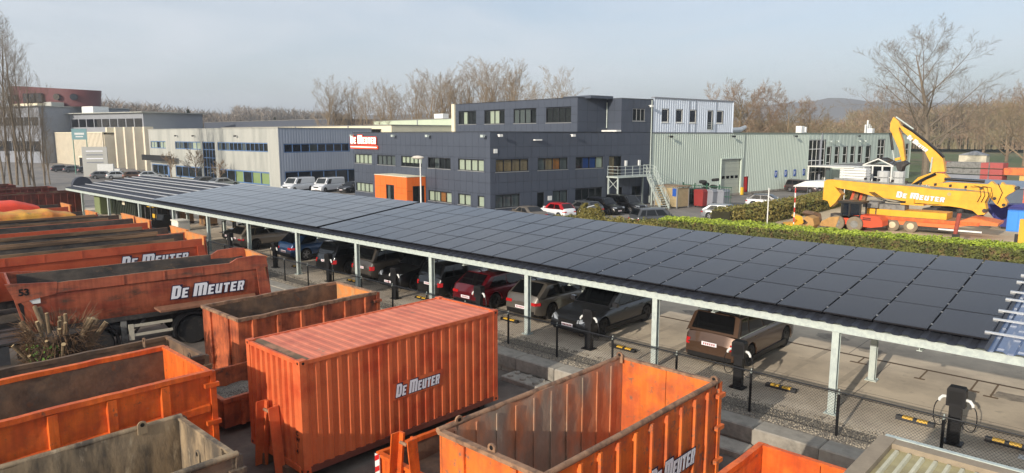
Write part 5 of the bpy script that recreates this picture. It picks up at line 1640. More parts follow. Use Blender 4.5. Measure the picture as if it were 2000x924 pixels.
    def wheel_set(y, guard=True, r=.53):
        ty = MB(); ty.lathe([(-.16, r * .55), (-.165, r * .9), (-.13, r), (.13, r), (.165, r * .9), (.16, r * .55)], (0, 0, 0), (1, 0, 0), 28)
        rm = MB(); rm.lathe([(.03, .02), (.03, r * .3), (.02, r * .34), (.10, r * .50), (.14, r * .56), (.15, r * .56)], (0, 0, 0), (1, 0, 0), 20)
        for k in range(8):
            a = 2 * pi * k / 8
            rm.lathe([(.03, .022), (.06, .02)], (0, r * .25 * cos(a), r * .25 * sin(a)), (1, 0, 0), 6)
        for s in (-1, 1):
            w_ = ty.build('wheel', m_rubber, t, smooth=True, loc=(s * (hw - .2), y, r))
            if s < 0: w_.rotation_euler = (0, 0, pi)
            rr = rm.build('rim', m_chassis, w_, smooth=True)
            if guard:
                b = MB()
                ri, ro = r + .09, r + .16
                n = 14
                pts = [(ro * cos(a), ro * sin(a)) for a in [radians(-12 + 204 * i / n) for i in range(n + 1)]] + [(ri * cos(a), ri * sin(a)) for a in [radians(192 - 204 * i / n) for i in range(n + 1)]]
                b.prism([(s * (hw - .42), y + p[0], r + p[1]) for p in pts], (s * .46, 0, 0)); b.build('mudguard', m_blackpaint, t)
    if detail:
        wheel_set(-2.65); wheel_set(-1.35)
        wheel_set(-5.75)
        b = MB(); b.box(-.9, .9, -6.7, -5.2, .95, 1.08); b.build('fifth_wheel', m_chassis, t)
        b = MB(); b.box(hw - .75, hw - .08, -9.1, -8.2, .35, .95); b.build('fuel_tank', M('dull_dark_tank', (70, 72, 76), .45, .3, var=.2, scale=4), t)
        b = MB(); b.box(hw - .6, hw - .1, -8.0, -7.5, .45, .95); b.build('battery_box', m_black, t)
        b = MB(); b.box(-.9, hw - .05, -9.3, -7.3, 1.0, 1.06); b.build('catwalk', m_chassis, t)
        b = MB(); b.box(-hw + .2, hw - .6, -9.6, -6.0, .75, .98); b.build('tractor_frame', m_chassis, t)
        b = MB(); b.box(hw - .2, hw - .12, -6.0, -5.92, .8, .95); b.build('marker_lamp', m_taillight, t)
    else:
        wheel_set(-1.4, False); wheel_set(-2.8, False)
        b = MB(); b.box(-.5, .5, -L, -L + .5, .0, .85); b.build('landing_legs', m_chassis, t)
    return t
tipper('dirty orange tipper numbered 53 with scratched dark rim and white lettering', -26.55, 12.95, -.14, 7.7, 2.32, m_redorange, detail=True, number='53', letter=(-3.35, 1.78, .47, 2.65), group='tipper trailers parked side by side in the yard')
tipper('cleaner red orange tipper with lettering next to the dirty number 53 tipper', -33.15, 13.3, -.05, 8.6, 2.42, m_redorange_clean, letter=(-3.4, 2.02, .5, 2.8), board=.12, ears=False)
tipper('red orange tipper with weathered timber side boards second beyond number 53', -35.85, 13.6, -.05, 8.4, 2.42, m_redorange_clean, board=.16, ears=False)
tipper('red orange tipper with bare dark rims beside the yellow tarpaulin', -41.3, 13.8, -.03, 8.6, 2.42, m_redorange_clean, ears=False)
tipper('red orange tipper with pale plank edge just before the yellow tarpaulin', -43.95, 13.9, -.03, 8.5, 2.42, m_redorange_clean, board=.12, ears=False)
t4 = tipper('red orange tipper covered by a crumpled yellow tarpaulin', -48.3, 13.2, -.02, 8.6, 2.35, m_redorange_clean, ears=False)
t5 = tipper('red orange tipper covered by a smooth red tarpaulin', -53.6, 13.2, -.02, 8.6, 2.45, m_redorange_clean, ears=False)
def tarp(name, label, xn, y0, y1, z, w, h, mat, hoops, crumple):
    b = MB()
    n, ny = 16, 60
    for j in range(ny + 1):
        y = y0 + (y1 - y0) * j / ny
        e = min(1.0, (j / ny) * 9, (1 - j / ny) * 7)
        for i in range(n + 1):
            a = pi * i / n
            x = -w * cos(a)
            sag = .10 * abs(sin(pi * hoops * j / ny))
            zz = z + (h * sin(a) ** .6 - sag * sin(a)) * (.25 + .75 * e) - (.25 if i in (0, n) else 0)
            k = crumple * fbm(x * 2.5, y * 2.5, 3)
            b.v.append((xn + x + k, y + k, zz + k))
    for j in range(ny):
        for i in range(n):
            a = j * (n + 1) + i
            b.f.append([a, a + 1, a + n + 2, a + n + 1]); b.m.append(0)
    o = b.build(name, mat, smooth=True, sharp=60)
    return tag(o, label, 'tarpaulin')
tarp('tarpaulin', 'crumpled yellow tarpaulin stretched over hoops on a tipper', -48.3, 3.5, 12.2, 2.36, 1.30, .46, m_tarp_y, 7, .035)
tarp('tarpaulin', 'smooth red tarpaulin on the tipper behind the yellow one', -53.6, 3.5, 11.6, 2.45, 1.28, .62, m_tarp_r, 2, .015)
# dark red ribbed skips at the far end
for i, (x, y, zr, L) in enumerate(((-72.5, 19.1, 2.05, 7.5), (-77.5, 18.3, 2.2, 7.5), (-86, 16.8, 2.1, 7.0))):
    lb = ['dark red ribbed skip next to the carport end, foremost of three', 'dark red ribbed skip, middle of three at the yard end', 'dark red ribbed skip, rearmost of three below the bare bushes'][i]
    skip('ribbed_skip', lb, x, y - L - 5.2 + 5.2, 2.5, L, zr, m_darkred, m_rust_dark, m_darkred, ribs=.55, seed=20 + i, ribw=.1)

# ------------------------------------------------------------------ pollarded stump
sp = thing('pollarded_stump', 'pollarded willow stump with cut branch stubs and a few green leaves', 'tree', (-22.2, 5.05, YARD))
sp.scale = (1.15, 1.15, 1.25)
rs = random.Random(3)
b = MB()
b.tube([(0, 0, 0), (.02, .03, .5), (.05, 0, 1.0), (0, .02, 1.75)], [.40, .46, .58, .5], 16)
b.build('trunk', M('shaggy_bark', (74, 58, 42), .95, var=.4, scale=6, bump=.8, bscale=18, col2=(46, 36, 28), mix=(.42, .6)), sp, smooth=True)
stubs = []
for i in range(20):
    a = 2 * pi * i / 20 * 1.0 + rs.uniform(-.2, .2)
    lean = rs.uniform(.35, 1.1) if i % 4 else rs.uniform(.0, .3)
    base = Vector((.42 * cos(a) * (.4 + lean), .42 * sin(a) * (.4 + lean), rs.uniform(1.0, 1.65)))
    d = Vector((cos(a) * lean, sin(a) * lean, 1)).normalized()
    l = rs.uniform(.35, .75)
    r = rs.uniform(.03, .07)
    b = MB()
    mid = base + d * l * .5 + Vector((0, 0, .04))
    b.tube([base, mid, base + d * l + Vector((0, 0, .08))], [r * 1.15, r, r * .95], 9)
    so = b.build('stub', m_stump, sp, smooth=True)
    tip = base + d * l + Vector((0, 0, .081))
    dd = (tip - mid).normalized()
    b = MB(); b.lathe([(0, r * .93), (.006, r * .9)], tip, dd, 9); b.build('cut_face', m_cut, so)
    stubs.append(tip)
b = MB()
for i in range(1700):
    a, z = rs.uniform(0, 2 * pi), rs.uniform(.1, 1.95)
    rr = .42 + .20 * min(1, z / 1.3)
    p = Vector((rr * cos(a), rr * sin(a), z))
    d = Vector((cos(a) * rs.uniform(.2, 1), sin(a) * rs.uniform(.2, 1), rs.uniform(-.7, .9))).normalized()
    q = p + d * rs.uniform(.12, .55)
    b.tube([p, (p + q) / 2 + Vector((rs.uniform(-.04, .04), rs.uniform(-.04, .04), .02)), q], [.008, .006, .002], 3, cap=False)
for d in ((.3, .1, 1), (.55, -.1, 1.0)):
    p = Vector((.35, .1, 1.6)); q = p + Vector(d).normalized() * .85
    b.tube([p, q], [.01, .003], 3)
tag(b.build('twigs', M('dry_twigs', (112, 86, 62), .9, var=.4, scale=5), sp), kind='stuff')
b = MB()
for i in range(130):
    a = rs.uniform(-1.9, -.2)
    z = rs.uniform(.95, 1.6)
    rr = .62 + rs.uniform(-.05, .12)
    c = Vector((rr * cos(a) * .9, rr * sin(a) * .9, z))
    u1 = Vector((rs.uniform(-1, 1), rs.uniform(-1, 1), rs.uniform(-1, 1))).normalized() * .045
    v1 = u1.orthogonal().normalized() * .035
    b.quad(c - u1, c + v1, c + u1, c - v1)
tag(b.build('ivy_leaves', m_ivy, sp), kind='stuff')
# ------------------------------------------------------------------ bare winter trees
def bare_tree_mesh(seed, H, spread, mat, levels=(7, 8, 9), trunk_r=.35, upright=.75, trunk_frac=.22, twig=.02, nm='crown', split=4, lenf=(.62, .45, .38), start=.15):
    rs = random.Random(seed)
    tb, cb = MB(), MB()
    pts, rad = [Vector((0, 0, 0))], [trunk_r]
    d = Vector((rs.uniform(-.04, .04), rs.uniform(-.04, .04), 1)).normalized()
    n = 9
    for i in range(n):
        d = (d + Vector((rs.uniform(-.05, .05), rs.uniform(-.05, .05), .04))).normalized()
        pts.append(pts[-1] + d * H * .86 / n)
        rad.append(trunk_r * (1 - (i + 1) / (n + .6)) ** .9 + twig)
    tb.tube(pts, rad, 7)
    def along(ps, rr, t):
        x = t * (len(ps) - 1)
        i = min(int(x), len(ps) - 2)
        return ps[i].lerp(ps[i + 1], x - i), rr[i] + (rr[i + 1] - rr[i]) * (x - i), (ps[i + 1] - ps[i]).normalized()
    def grow(p, d, l, r, lev):
        ps, rr = [p], [r]
        k = 4 if lev < 2 else (3 if lev < 3 else 2)
        for i in range(k):
            j = .16 if lev < 2 else .22
            d = (d + Vector((rs.uniform(-j, j), rs.uniform(-j, j), rs.uniform(-j, j) * .6 + .10 * upright))).normalized()
            ps.append(ps[-1] + d * l / k)
            rr.append(max(twig * .5, r * (1 - (i + 1) / (k + .5))))
        cb.tube(ps, rr, 5 if lev == 0 else (4 if lev == 1 else 3), cap=False)
        if lev < len(levels) - 1:
            m = levels[lev + 1]
            for i in range(m):
                t = .22 + .76 * (i + rs.random()) / m
                q, qr, qd = along(ps, rr, t)
                a = rs.uniform(0, 2 * pi)
                o = qd.orthogonal().normalized()
                o = (o * cos(a) + qd.cross(o) * sin(a))
                nd = (qd * rs.uniform(.7, 1.0) + o * rs.uniform(.5, .9)).normalized()
                grow(q, nd, l * lenf[min(lev + 1, len(lenf) - 1)] * rs.uniform(.7, 1.15) * (1.15 - .4 * t), max(twig, qr * .5), lev + 1)
    m = levels[0]
    for i in range(m):
        t = start + (1 - start - .04) * (i + rs.random() * .7) / m
        q, qr, qd = along(pts, rad, t)
        a = 2.4 * i + rs.uniform(-.4, .4)
        out = Vector((cos(a), sin(a), 0))
        nd = (out * spread + Vector((0, 0, upright + .25 * t))).normalized()
        grow(q, nd, H * lenf[0] * rs.uniform(.75, 1.1) * (1.08 - .62 * t), max(twig, qr * .5), 0)
    return tb.mesh('trunk', mat, True), cb.mesh(nm, mat)

def put_tree(meshes, label, loc, s=1.0, rz=0.0, group=None, name='bare_tree', sxy=1.0):
    t = thing(name, label, 'tree', loc, rz, group)
    t.scale = (s * sxy, s * sxy, s)
    inst('trunk', meshes[0], t)
    inst('crown', meshes[1], t)
    return t
pop = [bare_tree_mesh(30 + i, 24, .55, m_bark2, (14, 9, 8, 5), .40, 1.35, twig=.015, lenf=(.60, .36, .36, .42), start=.07) for i in range(4)]
rp_ = random.Random(8)
poplars = [(652, 150), (676, 172), (700, 158), (728, 166), (752, 160), (782, 152), (812, 142), (838, 136), (862, 132), (886, 130), (912, 118), (936, 114), (960, 106), (984, 112), (1008, 122), (1078, 124), (1030, 150)]
def px_dir(px):
    v = fw + rt * ((px - 1000) / 1355.0)
    return Vector((v.x, v.y, 0)).normalized()
for i, (px, topy) in enumerate(poplars):
    dist = 172 - 34 * (px - 650) / 430 + rp_.uniform(-4, 4)
    p = px_dir(px) * dist
    topz = CAMH + (262 - topy) / 1370.0 * dist
    put_tree(pop[i % 4], 'tall bare poplar in the row behind the dark office' if px < 1070 else 'bare poplar standing a little apart above the office roof box', (p.x, p.y, G0), (topz - G0) / 27.6, rp_.uniform(0, 6), 'bare poplars behind the office' if px < 1070 else None, 'poplar_tree', sxy=rp_.uniform(1.25, 1.5))
# big spreading tree at the right
big = bare_tree_mesh(77, 30, .95, m_bark, (17, 11, 10, 8), .60, .70, twig=.012, lenf=(.62, .40, .38, .40), start=.14)
p = px_dir(1796) * 150
put_tree(big, 'big spreading bare tree behind the yellow excavator arm', (p.x, p.y, G0), .87, 1.1, sxy=1.22)
mid = [bare_tree_mesh(90 + i, 14, .8, m_bark3, (13, 9, 8, 6), .33, .6, twig=.014, lenf=(.62, .46, .42, .45), start=.08) for i in range(3)]
for i, (px, topy, dist, lb) in enumerate(((1395, 180, 150, 'bushy reddish bare tree left of the pair beyond the white upper storey'), (1428, 162, 148, 'bushy reddish bare tree tallest beyond the white upper storey'),
        (1462, 172, 152, 'bushy reddish bare tree leaning right beyond the hall roof'), (1495, 178, 160, 'slender reddish bare tree between two clumps beyond the hall roof'),
        (1530, 186, 156, 'wide reddish bare tree above the green hall roof'), (1560, 196, 158, 'low reddish bare tree at the end of the clump'),
        (1700, 190, 190, 'thin bare tree left of the big spreading tree'), (1985, 176, 210, 'bare tree at the edge of the woodland'), (1950, 192, 240, 'smaller bare tree at the edge of the woodland'), (1905, 205, 260, 'low bare tree right of the big spreading tree'))):
    p = px_dir(px) * dist
    topz = CAMH + (262 - topy) / 1370.0 * dist
    put_tree(mid[i % 3], lb, (p.x, p.y, G0), (topz - G0) / 15.0, i * 1.3, None, 'bare_tree', sxy=1.05)
# bushy multi-stem tree at the far left
lt = [bare_tree_mesh(120 + i, 15, .25, m_bark, (10, 8, 7, 4), .15, 1.25, twig=.007, lenf=(.46, .42, .4, .4), start=.05) for i in range(3)]
for i, (px, topy, dist) in enumerate(((8, 95, 116), (34, 62, 118), (58, 100, 114), (78, 135, 117), (98, 170, 119), (20, 120, 112), (108, 215, 121), (44, 84, 122), (2, 70, 120), (68, 118, 121))):
    p = px_dir(px) * dist
    topz = CAMH + (262 - topy) / 1370.0 * dist
    put_tree(lt[i % 3], 'slender upright bare stem of the clump beyond the dark red skips', (p.x, p.y, G0), (topz - G0) / 15.2, i * 1.7, 'slender stems of the bare clump at the yard end', 'bare_tree', sxy=.8)
# ornamental trees before the pale building
orn = bare_tree_mesh(140, 4.5, .8, m_bark3, (10, 8, 8), .1, .7, twig=.02, lenf=(.6, .45, .4), start=.3)
for i, (x, y, s, lb) in enumerate(((-128, 48.5, 1.0, 'small bare ornamental tree left of the dark fascia sign'), (-118, 48.8, 1.15, 'small bare ornamental tree right of the dark fascia sign'), (-110.5, 49.3, .8, 'smallest bare ornamental tree beside the tall stair glazing'))):
    put_tree(orn, lb, (x, y, G0), s, i * 2.0)
con = MB()
rc = random.Random(2)
for k in range(900):
    z = rc.uniform(1.5, 14)
    rr = 3.4 * (1 - z / 15) * rc.uniform(.3, 1)
    a = rc.uniform(0, 2 * pi)
    c = Vector((rr * cos(a), rr * sin(a), z))
    o = Vector((cos(a), sin(a), -.35)) * rc.uniform(.5, 1.0)
    s_ = Vector((-sin(a), cos(a), 0)) * .3
    con.quad(c - s_, c + o * .5, c + s_, c - o * .3 + Vector((0, 0, .3)))
con = con.mesh('crown', m_conifer)
ctr = MB().tube([(0, 0, 0), (0, 0, 13.5)], [.3, .05], 6).mesh('trunk', m_bark)
for i, (px, dist, s, lb) in enumerate(((362, 260, 1.0, 'dark conifer left of a pair above the slate roofs'), (384, 262, 1.15, 'dark conifer right of a pair above the slate roofs'), (548, 300, 1.05, 'lone dark conifer before the far wooded ridge'))):
    p = px_dir(px) * dist
    put_tree((ctr, con), lb, (p.x, p.y, G0), s, i, None, 'conifer_tree')

# ------------------------------------------------------------------ far woodland and hills
def wood(name, label, spans, mat, seed):
    rs = random.Random(seed)
    b = MB()
    for (px0, px1, d0, d1, zt0, zt1, cnt) in spans:
        for k in range(cnt):
            px = rs.uniform(px0, px1)
            dist = rs.uniform(d0, d1)
            p = px_dir(px) * dist
            f = (px - px0) / (px1 - px0)
            top = (zt0 + (zt1 - zt0) * f) * rs.uniform(.72, 1.05) * (dist / d0) ** .3
            z0 = G0 + .012 * max(0, dist - 170)
            base = Vector((p.x, p.y, z0))
            lean = Vector((rs.uniform(-.06, .06), rs.uniform(-.06, .06), 1)).normalized()
            side = Vector((rs.uniform(-1, 1), rs.uniform(-1, 1), 0)).normalized()
            w = .0009 * dist
            tip = base + lean * top
            b.add([base - side * w, base + side * w, tip], [(0, 1, 2)])
            for q in range(9):
                t = rs.uniform(.2, .92)
                c = base.lerp(tip, t)
                a = rs.uniform(0, 2 * pi)
                dd = Vector((cos(a), sin(a), rs.uniform(.5, 1.6))).normalized() * top * rs.uniform(.10, .26)
                s2 = dd.cross(Vector((rs.uniform(-1, 1), rs.uniform(-1, 1), rs.uniform(-1, 1)))).normalized() * w * .55
                b.add([c - s2, c + s2, c + dd], [(0, 1, 2)])
    return tag(b.build(name, mat), label, None, None, 'stuff')
wood('woodland', 'grey brown bare poplar wood along the horizon at left', [(205, 330, 380, 460, 22, 20, 900), (330, 480, 400, 480, 20, 16, 800), (120, 220, 380, 460, 22, 22, 400), (470, 690, 560, 640, 25, 20, 1300)], m_wood_far, 1)
wood('woodland', 'brown bare woodland beyond the works site', [(1270, 1700, 230, 330, 12, 11, 2000), (1640, 2060, 350, 430, 17, 21, 2200), (1560, 1740, 200, 260, 8, 8, 500)], m_bark3, 2)
wood('thicket', 'low brown thicket at the foot of the poplars', [(640, 1100, 150, 175, 7.5, 9, 1500)], m_bark3, 3)
wood('thicket', 'reddish bramble scrub at the edge of the meadow', [(1700, 2060, 335, 365, 7, 8, 1500)], m_bark3, 4)
def hill(name, px0, px1, dist, prof, mat):
    b = MB()
    n = 60
    rs = random.Random(int(dist))
    for i in range(n + 1):
        f = i / n
        p = px_dir(px0 + (px1 - px0) * f) * dist
        q = px_dir(px0 + (px1 - px0) * f) * (dist * 1.5)
        h = lerp_tab([(-a, c) for a, c in prof], -f) if False else None
        zz = prof[0][1]
        for (fa, za), (fb, zb) in zip(prof, prof[1:]):
            if fa <= f <= fb: zz = za + (zb - za) * (f - fa) / (fb - fa)
        zz *= 1 + .05 * fbm(f * 30, 0) + .03 * rs.uniform(-1, 1)
        b.v += [(p.x, p.y, -3), (p.x * 1.06, p.y * 1.06, zz), (q.x, q.y, zz * .8)]
    for i in range(n):
        for k in (0, 1):
            a = i * 3 + k
            b.f.append([a, a + 3, a + 4, a + 1]); b.m.append(0)
    return tag(b.build(name, mat, smooth=True), None, None, None, 'structure')
hill('hill', 380, 900, 900, [(0, 26), (.2, 28), (.45, 30), (.6, 28), (1, 26)], m_hill)
hill('distant_hill', 700, 2200, 1900, [(0, 60), (.3, 75), (.55, 88), (.61, 104), (.66, 86), (1, 70)], m_hill)
hill('distant_hill', -300, 500, 1500, [(0, 45), (.5, 52), (1, 50)], m_hill)

# ------------------------------------------------------------------ hedges and shrubs
def hedge(name, label, path, width, z0, top, dens, mat, seed, rough=.1, leafs=(.05, .1)):
    """leafy hedge along a path of (x, y); leaf faces spread over the top and both sides"""
    rs = random.Random(seed)
    t = thing(name, label, 'hedge', (path[0][0], path[0][1], z0))
    o = Vector((path[0][0], path[0][1], 0))
    core, lv = MB(), MB()
    for (a, c) in zip(path, path[1:]):
        a, c = Vector((a[0], a[1], 0)) - o, Vector((c[0], c[1], 0)) - o
        d = (c - a)
        L = d.length
        d.normalize()
        nn = Vector((-d.y, d.x, 0))
        h = top - z0
        w2 = width / 2
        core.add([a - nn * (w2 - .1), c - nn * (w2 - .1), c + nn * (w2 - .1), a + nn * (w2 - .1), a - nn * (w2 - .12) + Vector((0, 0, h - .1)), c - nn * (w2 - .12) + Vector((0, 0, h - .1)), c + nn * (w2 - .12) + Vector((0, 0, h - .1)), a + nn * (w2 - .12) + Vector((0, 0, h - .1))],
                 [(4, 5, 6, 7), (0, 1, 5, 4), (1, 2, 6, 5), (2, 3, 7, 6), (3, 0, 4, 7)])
        for k in range(int(dens * L * (width + h * 1.3))):
            s = rs.uniform(0, L)
            u_ = rs.random() * (width + h)
            if u_ < width: q, z, nr = -w2 + u_, h, Vector((0, 0, 1))
            else: q, z, nr = -w2, (u_ - width), -nn
            if rs.random() < .15: q, z, nr = w2, rs.random() * h, nn
            bumpv = rough * (fbm((a.x + d.x * s) * .9, z * 1.5 + q, seed) + .6 * rs.uniform(-1, 1))
            p = a + d * s + nn * q + Vector((0, 0, z)) + nr * bumpv
            ax = (nr + Vector((rs.uniform(-1, 1), rs.uniform(-1, 1), rs.uniform(-.6, 1)))).normalized()
            u1 = ax.orthogonal().normalized()
            ang = rs.uniform(0, pi)
            u2 = ax.cross(u1)
            e1 = (u1 * cos(ang) + u2 * sin(ang)) * rs.uniform(*leafs)
            e2 = (u2 * cos(ang) - u1 * sin(ang)) * rs.uniform(*leafs) * .6
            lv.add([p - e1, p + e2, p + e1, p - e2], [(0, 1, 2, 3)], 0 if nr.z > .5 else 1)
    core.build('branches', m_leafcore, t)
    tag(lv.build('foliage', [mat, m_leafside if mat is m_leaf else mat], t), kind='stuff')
    return t
hedge('clipped_hedge', 'long clipped green hedge behind the solar carport', [(-27.4, 46.2), (-16, 47.2), (4, 49.2), (14, 50.2)], 2.3, G0, .85, 330, m_leaf, 1, .16)
hedge('shrub_hedge', 'loose variegated shrubs beside the end of the clipped hedge', [(-35.4, 42.8), (-31.5, 44.6), (-27.6, 46.0)], 1.8, G0, .45, 260, m_leaf2, 2, .3, (.06, .13))
hedge('shrub_hedge', 'reddish brown shrub hedge between car park and works site', [(-27.2, 55.0), (-26.5, 62.0), (-26.3, 72.0), (-27.5, 88)], 2.0, G0, .75, 120, m_leaf2, 3, .35, (.07, .15))
rb = random.Random(4)
bu = thing('round_bush', 'olive evergreen bush beside the small steel barrier', 'bush', (-33.4, 44.9, G0))
lv = MB()
for k in range(2600):
    a, z = rb.uniform(0, 2 * pi), rb.random()
    rr = 1.15 * sqrt(max(.02, 1 - (z * 1.05 - .2) ** 2 * 1.1)) * rb.uniform(.75, 1.1)
    c = Vector((rr * cos(a), rr * sin(a), .1 + 1.9 * z + (.4 if cos(a * 2) > .6 else 0)))
    e1 = Vector((rb.uniform(-1, 1), rb.uniform(-1, 1), rb.uniform(-1, 1))).normalized() * .1
    e2 = e1.orthogonal().normalized() * .05
    lv.quad(c - e1, c + e2, c + e1, c - e2)
tag(lv.build('foliage', M('olive_leaves', (112, 104, 48), .8, var=.35, scale=3), bu), kind='stuff')
b = MB(); b.tube([(0, 0, 0), (0, 0, 1.4)], [.08, .03], 6); b.build('stem', m_bark, bu)
# outlines of the machine parts: (x, z) in metres, each standing in its own plane
BOOM1 = [(-21.87, 3.0), (-21.8, 3.17), (-21.16, 3.21), (-19.64, 3.12), (-17.25, 3.0), (-14.28, 2.89), (-13.42, 2.76), (-11.16, 2.74), (-9.7, 2.68), (-9.66, 2.5), (-9.86, 1.86), (-9.7, 1.26), (-9.85, 1.0), (-10.25, 0.94), (-10.63, 1.26), (-11.41, 1.41), (-13.01, 1.58), (-14.8, 1.59), (-16.08, 1.76), (-17.63, 1.89), (-18.56, 2.12), (-19.59, 2.35), (-20.77, 2.5), (-21.05, 2.6)]
BOOM1_ARM = [(-21.93, 3.07), (-21.09, 2.67), (-20.45, 1.94), (-20.89, 1.17), (-21.29, 0.78), (-21.54, 1.32), (-21.97, 1.4)]
BOOM1_TEXT = [(-16.1, 2.47), (-16.05, 1.95), (-12.54, 2.18), (-12.57, 1.79)]
BOOM2 = [(-14.42, 2.87), (-14.11, 3.04), (-12.71, 3.25), (-10.2, 3.19), (-9.98, 3.45), (-9.73, 3.22), (-9.37, 3.13), (-9.28, 3.41), (-9.08, 3.21), (-8.57, 3.2), (-8.32, 3.01), (-8.47, 2.69), (-8.79, 2.46), (-9.0, 2.16), (-8.79, 1.79), (-8.88, 1.5), (-9.16, 1.38), (-9.53, 1.64), (-9.93, 2.11), (-10.15, 2.59), (-11.73, 2.72)]
EXC_LOW = [(-17.41, 2.43), (-16.86, 3.14), (-15.71, 3.66), (-14.77, 3.56), (-14.39, 3.18), (-14.82, 2.76), (-15.97, 2.5)]
EXC_BOOM = [(-18.94, 8.05), (-18.56, 7.91), (-17.66, 7.3), (-16.51, 6.37), (-15.62, 5.59), (-14.99, 4.94), (-14.73, 3.76), (-15.83, 3.65), (-15.95, 4.52), (-16.58, 5.71), (-17.48, 6.57), (-18.39, 7.31)]
EXC_STICK = [(-19.43, 8.81), (-18.96, 8.39), (-18.75, 7.98), (-18.91, 7.71), (-18.45, 6.49), (-18.14, 4.73), (-18.37, 4.52), (-18.77, 5.81), (-19.22, 6.76), (-19.65, 7.58), (-19.64, 8.26)]
EXC_BUCKET = [(-18.8, 4.51), (-18.19, 4.66), (-17.8, 4.4), (-18.21, 4.11), (-18.3, 3.63), (-18.62, 3.69), (-18.77, 4.09)]
EXC_LINK = [(-19.2, 4.84), (-18.59, 4.99), (-18.51, 4.79), (-18.94, 4.64)]
EXC_TEXT = [(-18.07, 7.17), (-18.17, 6.83), (-16.35, 5.84), (-16.44, 5.51)]
EXC_CYL = [(-19.51, 7.31), (-19.2, 5.67), (-19.01, 4.71), (-15.82, 5.05), (-15.89, 3.72)]
LOADER_CAB = [(-19.49, 1.66), (-18.58, 1.68), (-17.69, 1.64), (-17.62, 0.62), (-19.15, 0.36), (-19.36, 0.62)]
LOADER_BODY = [(-19.28, 0.35), (-19.15, 0.47), (-17.62, 0.62), (-16.37, 0.59), (-16.1, 0.21), (-16.07, -0.19), (-16.92, -0.34), (-18.65, -0.29), (-19.32, -0.07)]
LOADER_WHEEL = [(-18.1, -0.65), (-18.62, -0.7), (-19.47, -0.71)]
LOADER_BUCKET = [(-20.7, -0.47), (-20.59, -0.11), (-19.94, 0.3), (-19.15, 0.43), (-19.42, -0.5)]
RAMPS = [(-20.04, 1.38), (-19.71, 2.57), (-19.5, 2.59), (-19.7, 1.4), (-19.29, 1.43), (-19.04, 2.72), (-18.83, 2.69), (-19.08, 1.37)]
BED = [(-18.22, 0.51), (-13.87, 0.57), (-18.07, 0.23), (-13.85, 0.24), (-11.86, 0.33), (-11.84, 0.12), (-11.77, 0.76), (-9.94, 0.57), (-9.91, 0.23), (-11.23, -0.06)]
BEDW = [(-15.93, -0.21), (-14.58, -0.23), (-15.9, -0.63), (-16.3, -0.32)]
BLUE = [(-10.3, 0.8), (-8.83, 0.84), (-8.84, -0.49), (-9.25, -0.61), (-9.05, 0.74), (-8.91, -0.94), (-8.24, 0.8)]
POSTS = [(-10.15, 1.87), (-9.79, 1.89), (-9.65, 0.16), (-10.09, 0.11), (-6.5, 1.69), (-6.42, 0.2)]
# ------------------------------------------------------------------ yellow demolition booms on a low loader, excavator, wheel loader
def plate(poly, y, th, name, mat, parent, o, lift=0.0):
    b = MB(); b.prism([(x - o[0], y - o[1], z - o[2] + lift) for x, z in poly], (0, th, 0))
    return b.build(name, mat, parent)
def pin(c, r, l, name, mat, parent):
    b = MB(); b.lathe([(0, r), (l, r)], c, (0, 1, 0), 14); return b.build(name, mat, parent, smooth=True)
O1 = (-15.0, 64.0, G0)
bm = thing('demolition_boom', 'long yellow excavator boom with white lettering lying on the low loader', 'excavator boom', O1)
plate(BOOM1, 64.0, .95, 'boom', m_yellow, bm, O1)
plate(BOOM1_ARM, 63.95, 1.05, 'boom_head', m_yellow, bm, O1)
lettering(bm, (BOOM1_TEXT[0][0] - O1[0], -.004, BOOM1_TEXT[1][1] - O1[2] + .02), (1, 0, -.055), (.0, 0, 1), .50, BOOM1_TEXT[2][0] - BOOM1_TEXT[0][0], m_white, M('grey_outline', (120, 104, 70), .6), proud=.004, shear=.12, ol=.03)  # muted outline colour behind the letters
b = MB()
for k, dz in enumerate((.05, .10, .15)):
    pts = [(x - O1[0], -.03 + .1 * k, z - O1[2] + dz) for x, z in BOOM1[2:8]]
    b.tube(pts, .025, 5)
b.build('hydraulic_pipe', M('pipe_grey', (150, 154, 150), .5, .3, var=.1), bm)
b = MB()
for k in range(4):
    x = -10.9 + .25 * k
    b.tube([(x - O1[0], -.06, 3.25 + .1 * (k % 2) - O1[2] - .15), (x + .6 - O1[0], -.1, 3.1 - O1[2]), (x + .75 - O1[0], -.12, 2.5 - O1[2]), (x + .55 - O1[0], -.1, 1.95 - O1[2])], .028, 5)
b.build('hose', m_black, bm, smooth=True)
for (x0b, x1b, zt0, zt1, hh) in ((-19.6, -18.2, 3.05, 2.98, .3), (-18.0, -16.6, 2.85, 2.76, .34), (-11.4, -10.3, 2.62, 2.56, .55)):
    b = MB(); b.prism([(x0b - O1[0], -.025, zt0 - hh - O1[2]), (x1b - O1[0], -.025, zt1 - hh - O1[2]), (x1b - .1 - O1[0], -.025, zt1 - O1[2]), (x0b + .1 - O1[0], -.025, zt0 - O1[2])], (0, .024, 0)); b.build('doubler_plate', M('plate_yellow', (222, 162, 40), .5, var=.1), bm)
for k in range(9):
    x = -18.6 + k * 1.05
    b = MB(); b.cbox((x - O1[0], .12, 3.36 - .045 * (k * 1.05) - O1[2] + .03), (.1, .5, .2)); b.build('pipe_clamp', m_chassis, bm)
b = MB(); b.tube([(-17.0 - O1[0], .3, 1.9 - O1[2]), (-14.2 - O1[0], .3, 1.45 - O1[2])], .11, 10); b.build('underslung_cylinder', m_chassis_grey, bm, smooth=True)
b = MB()
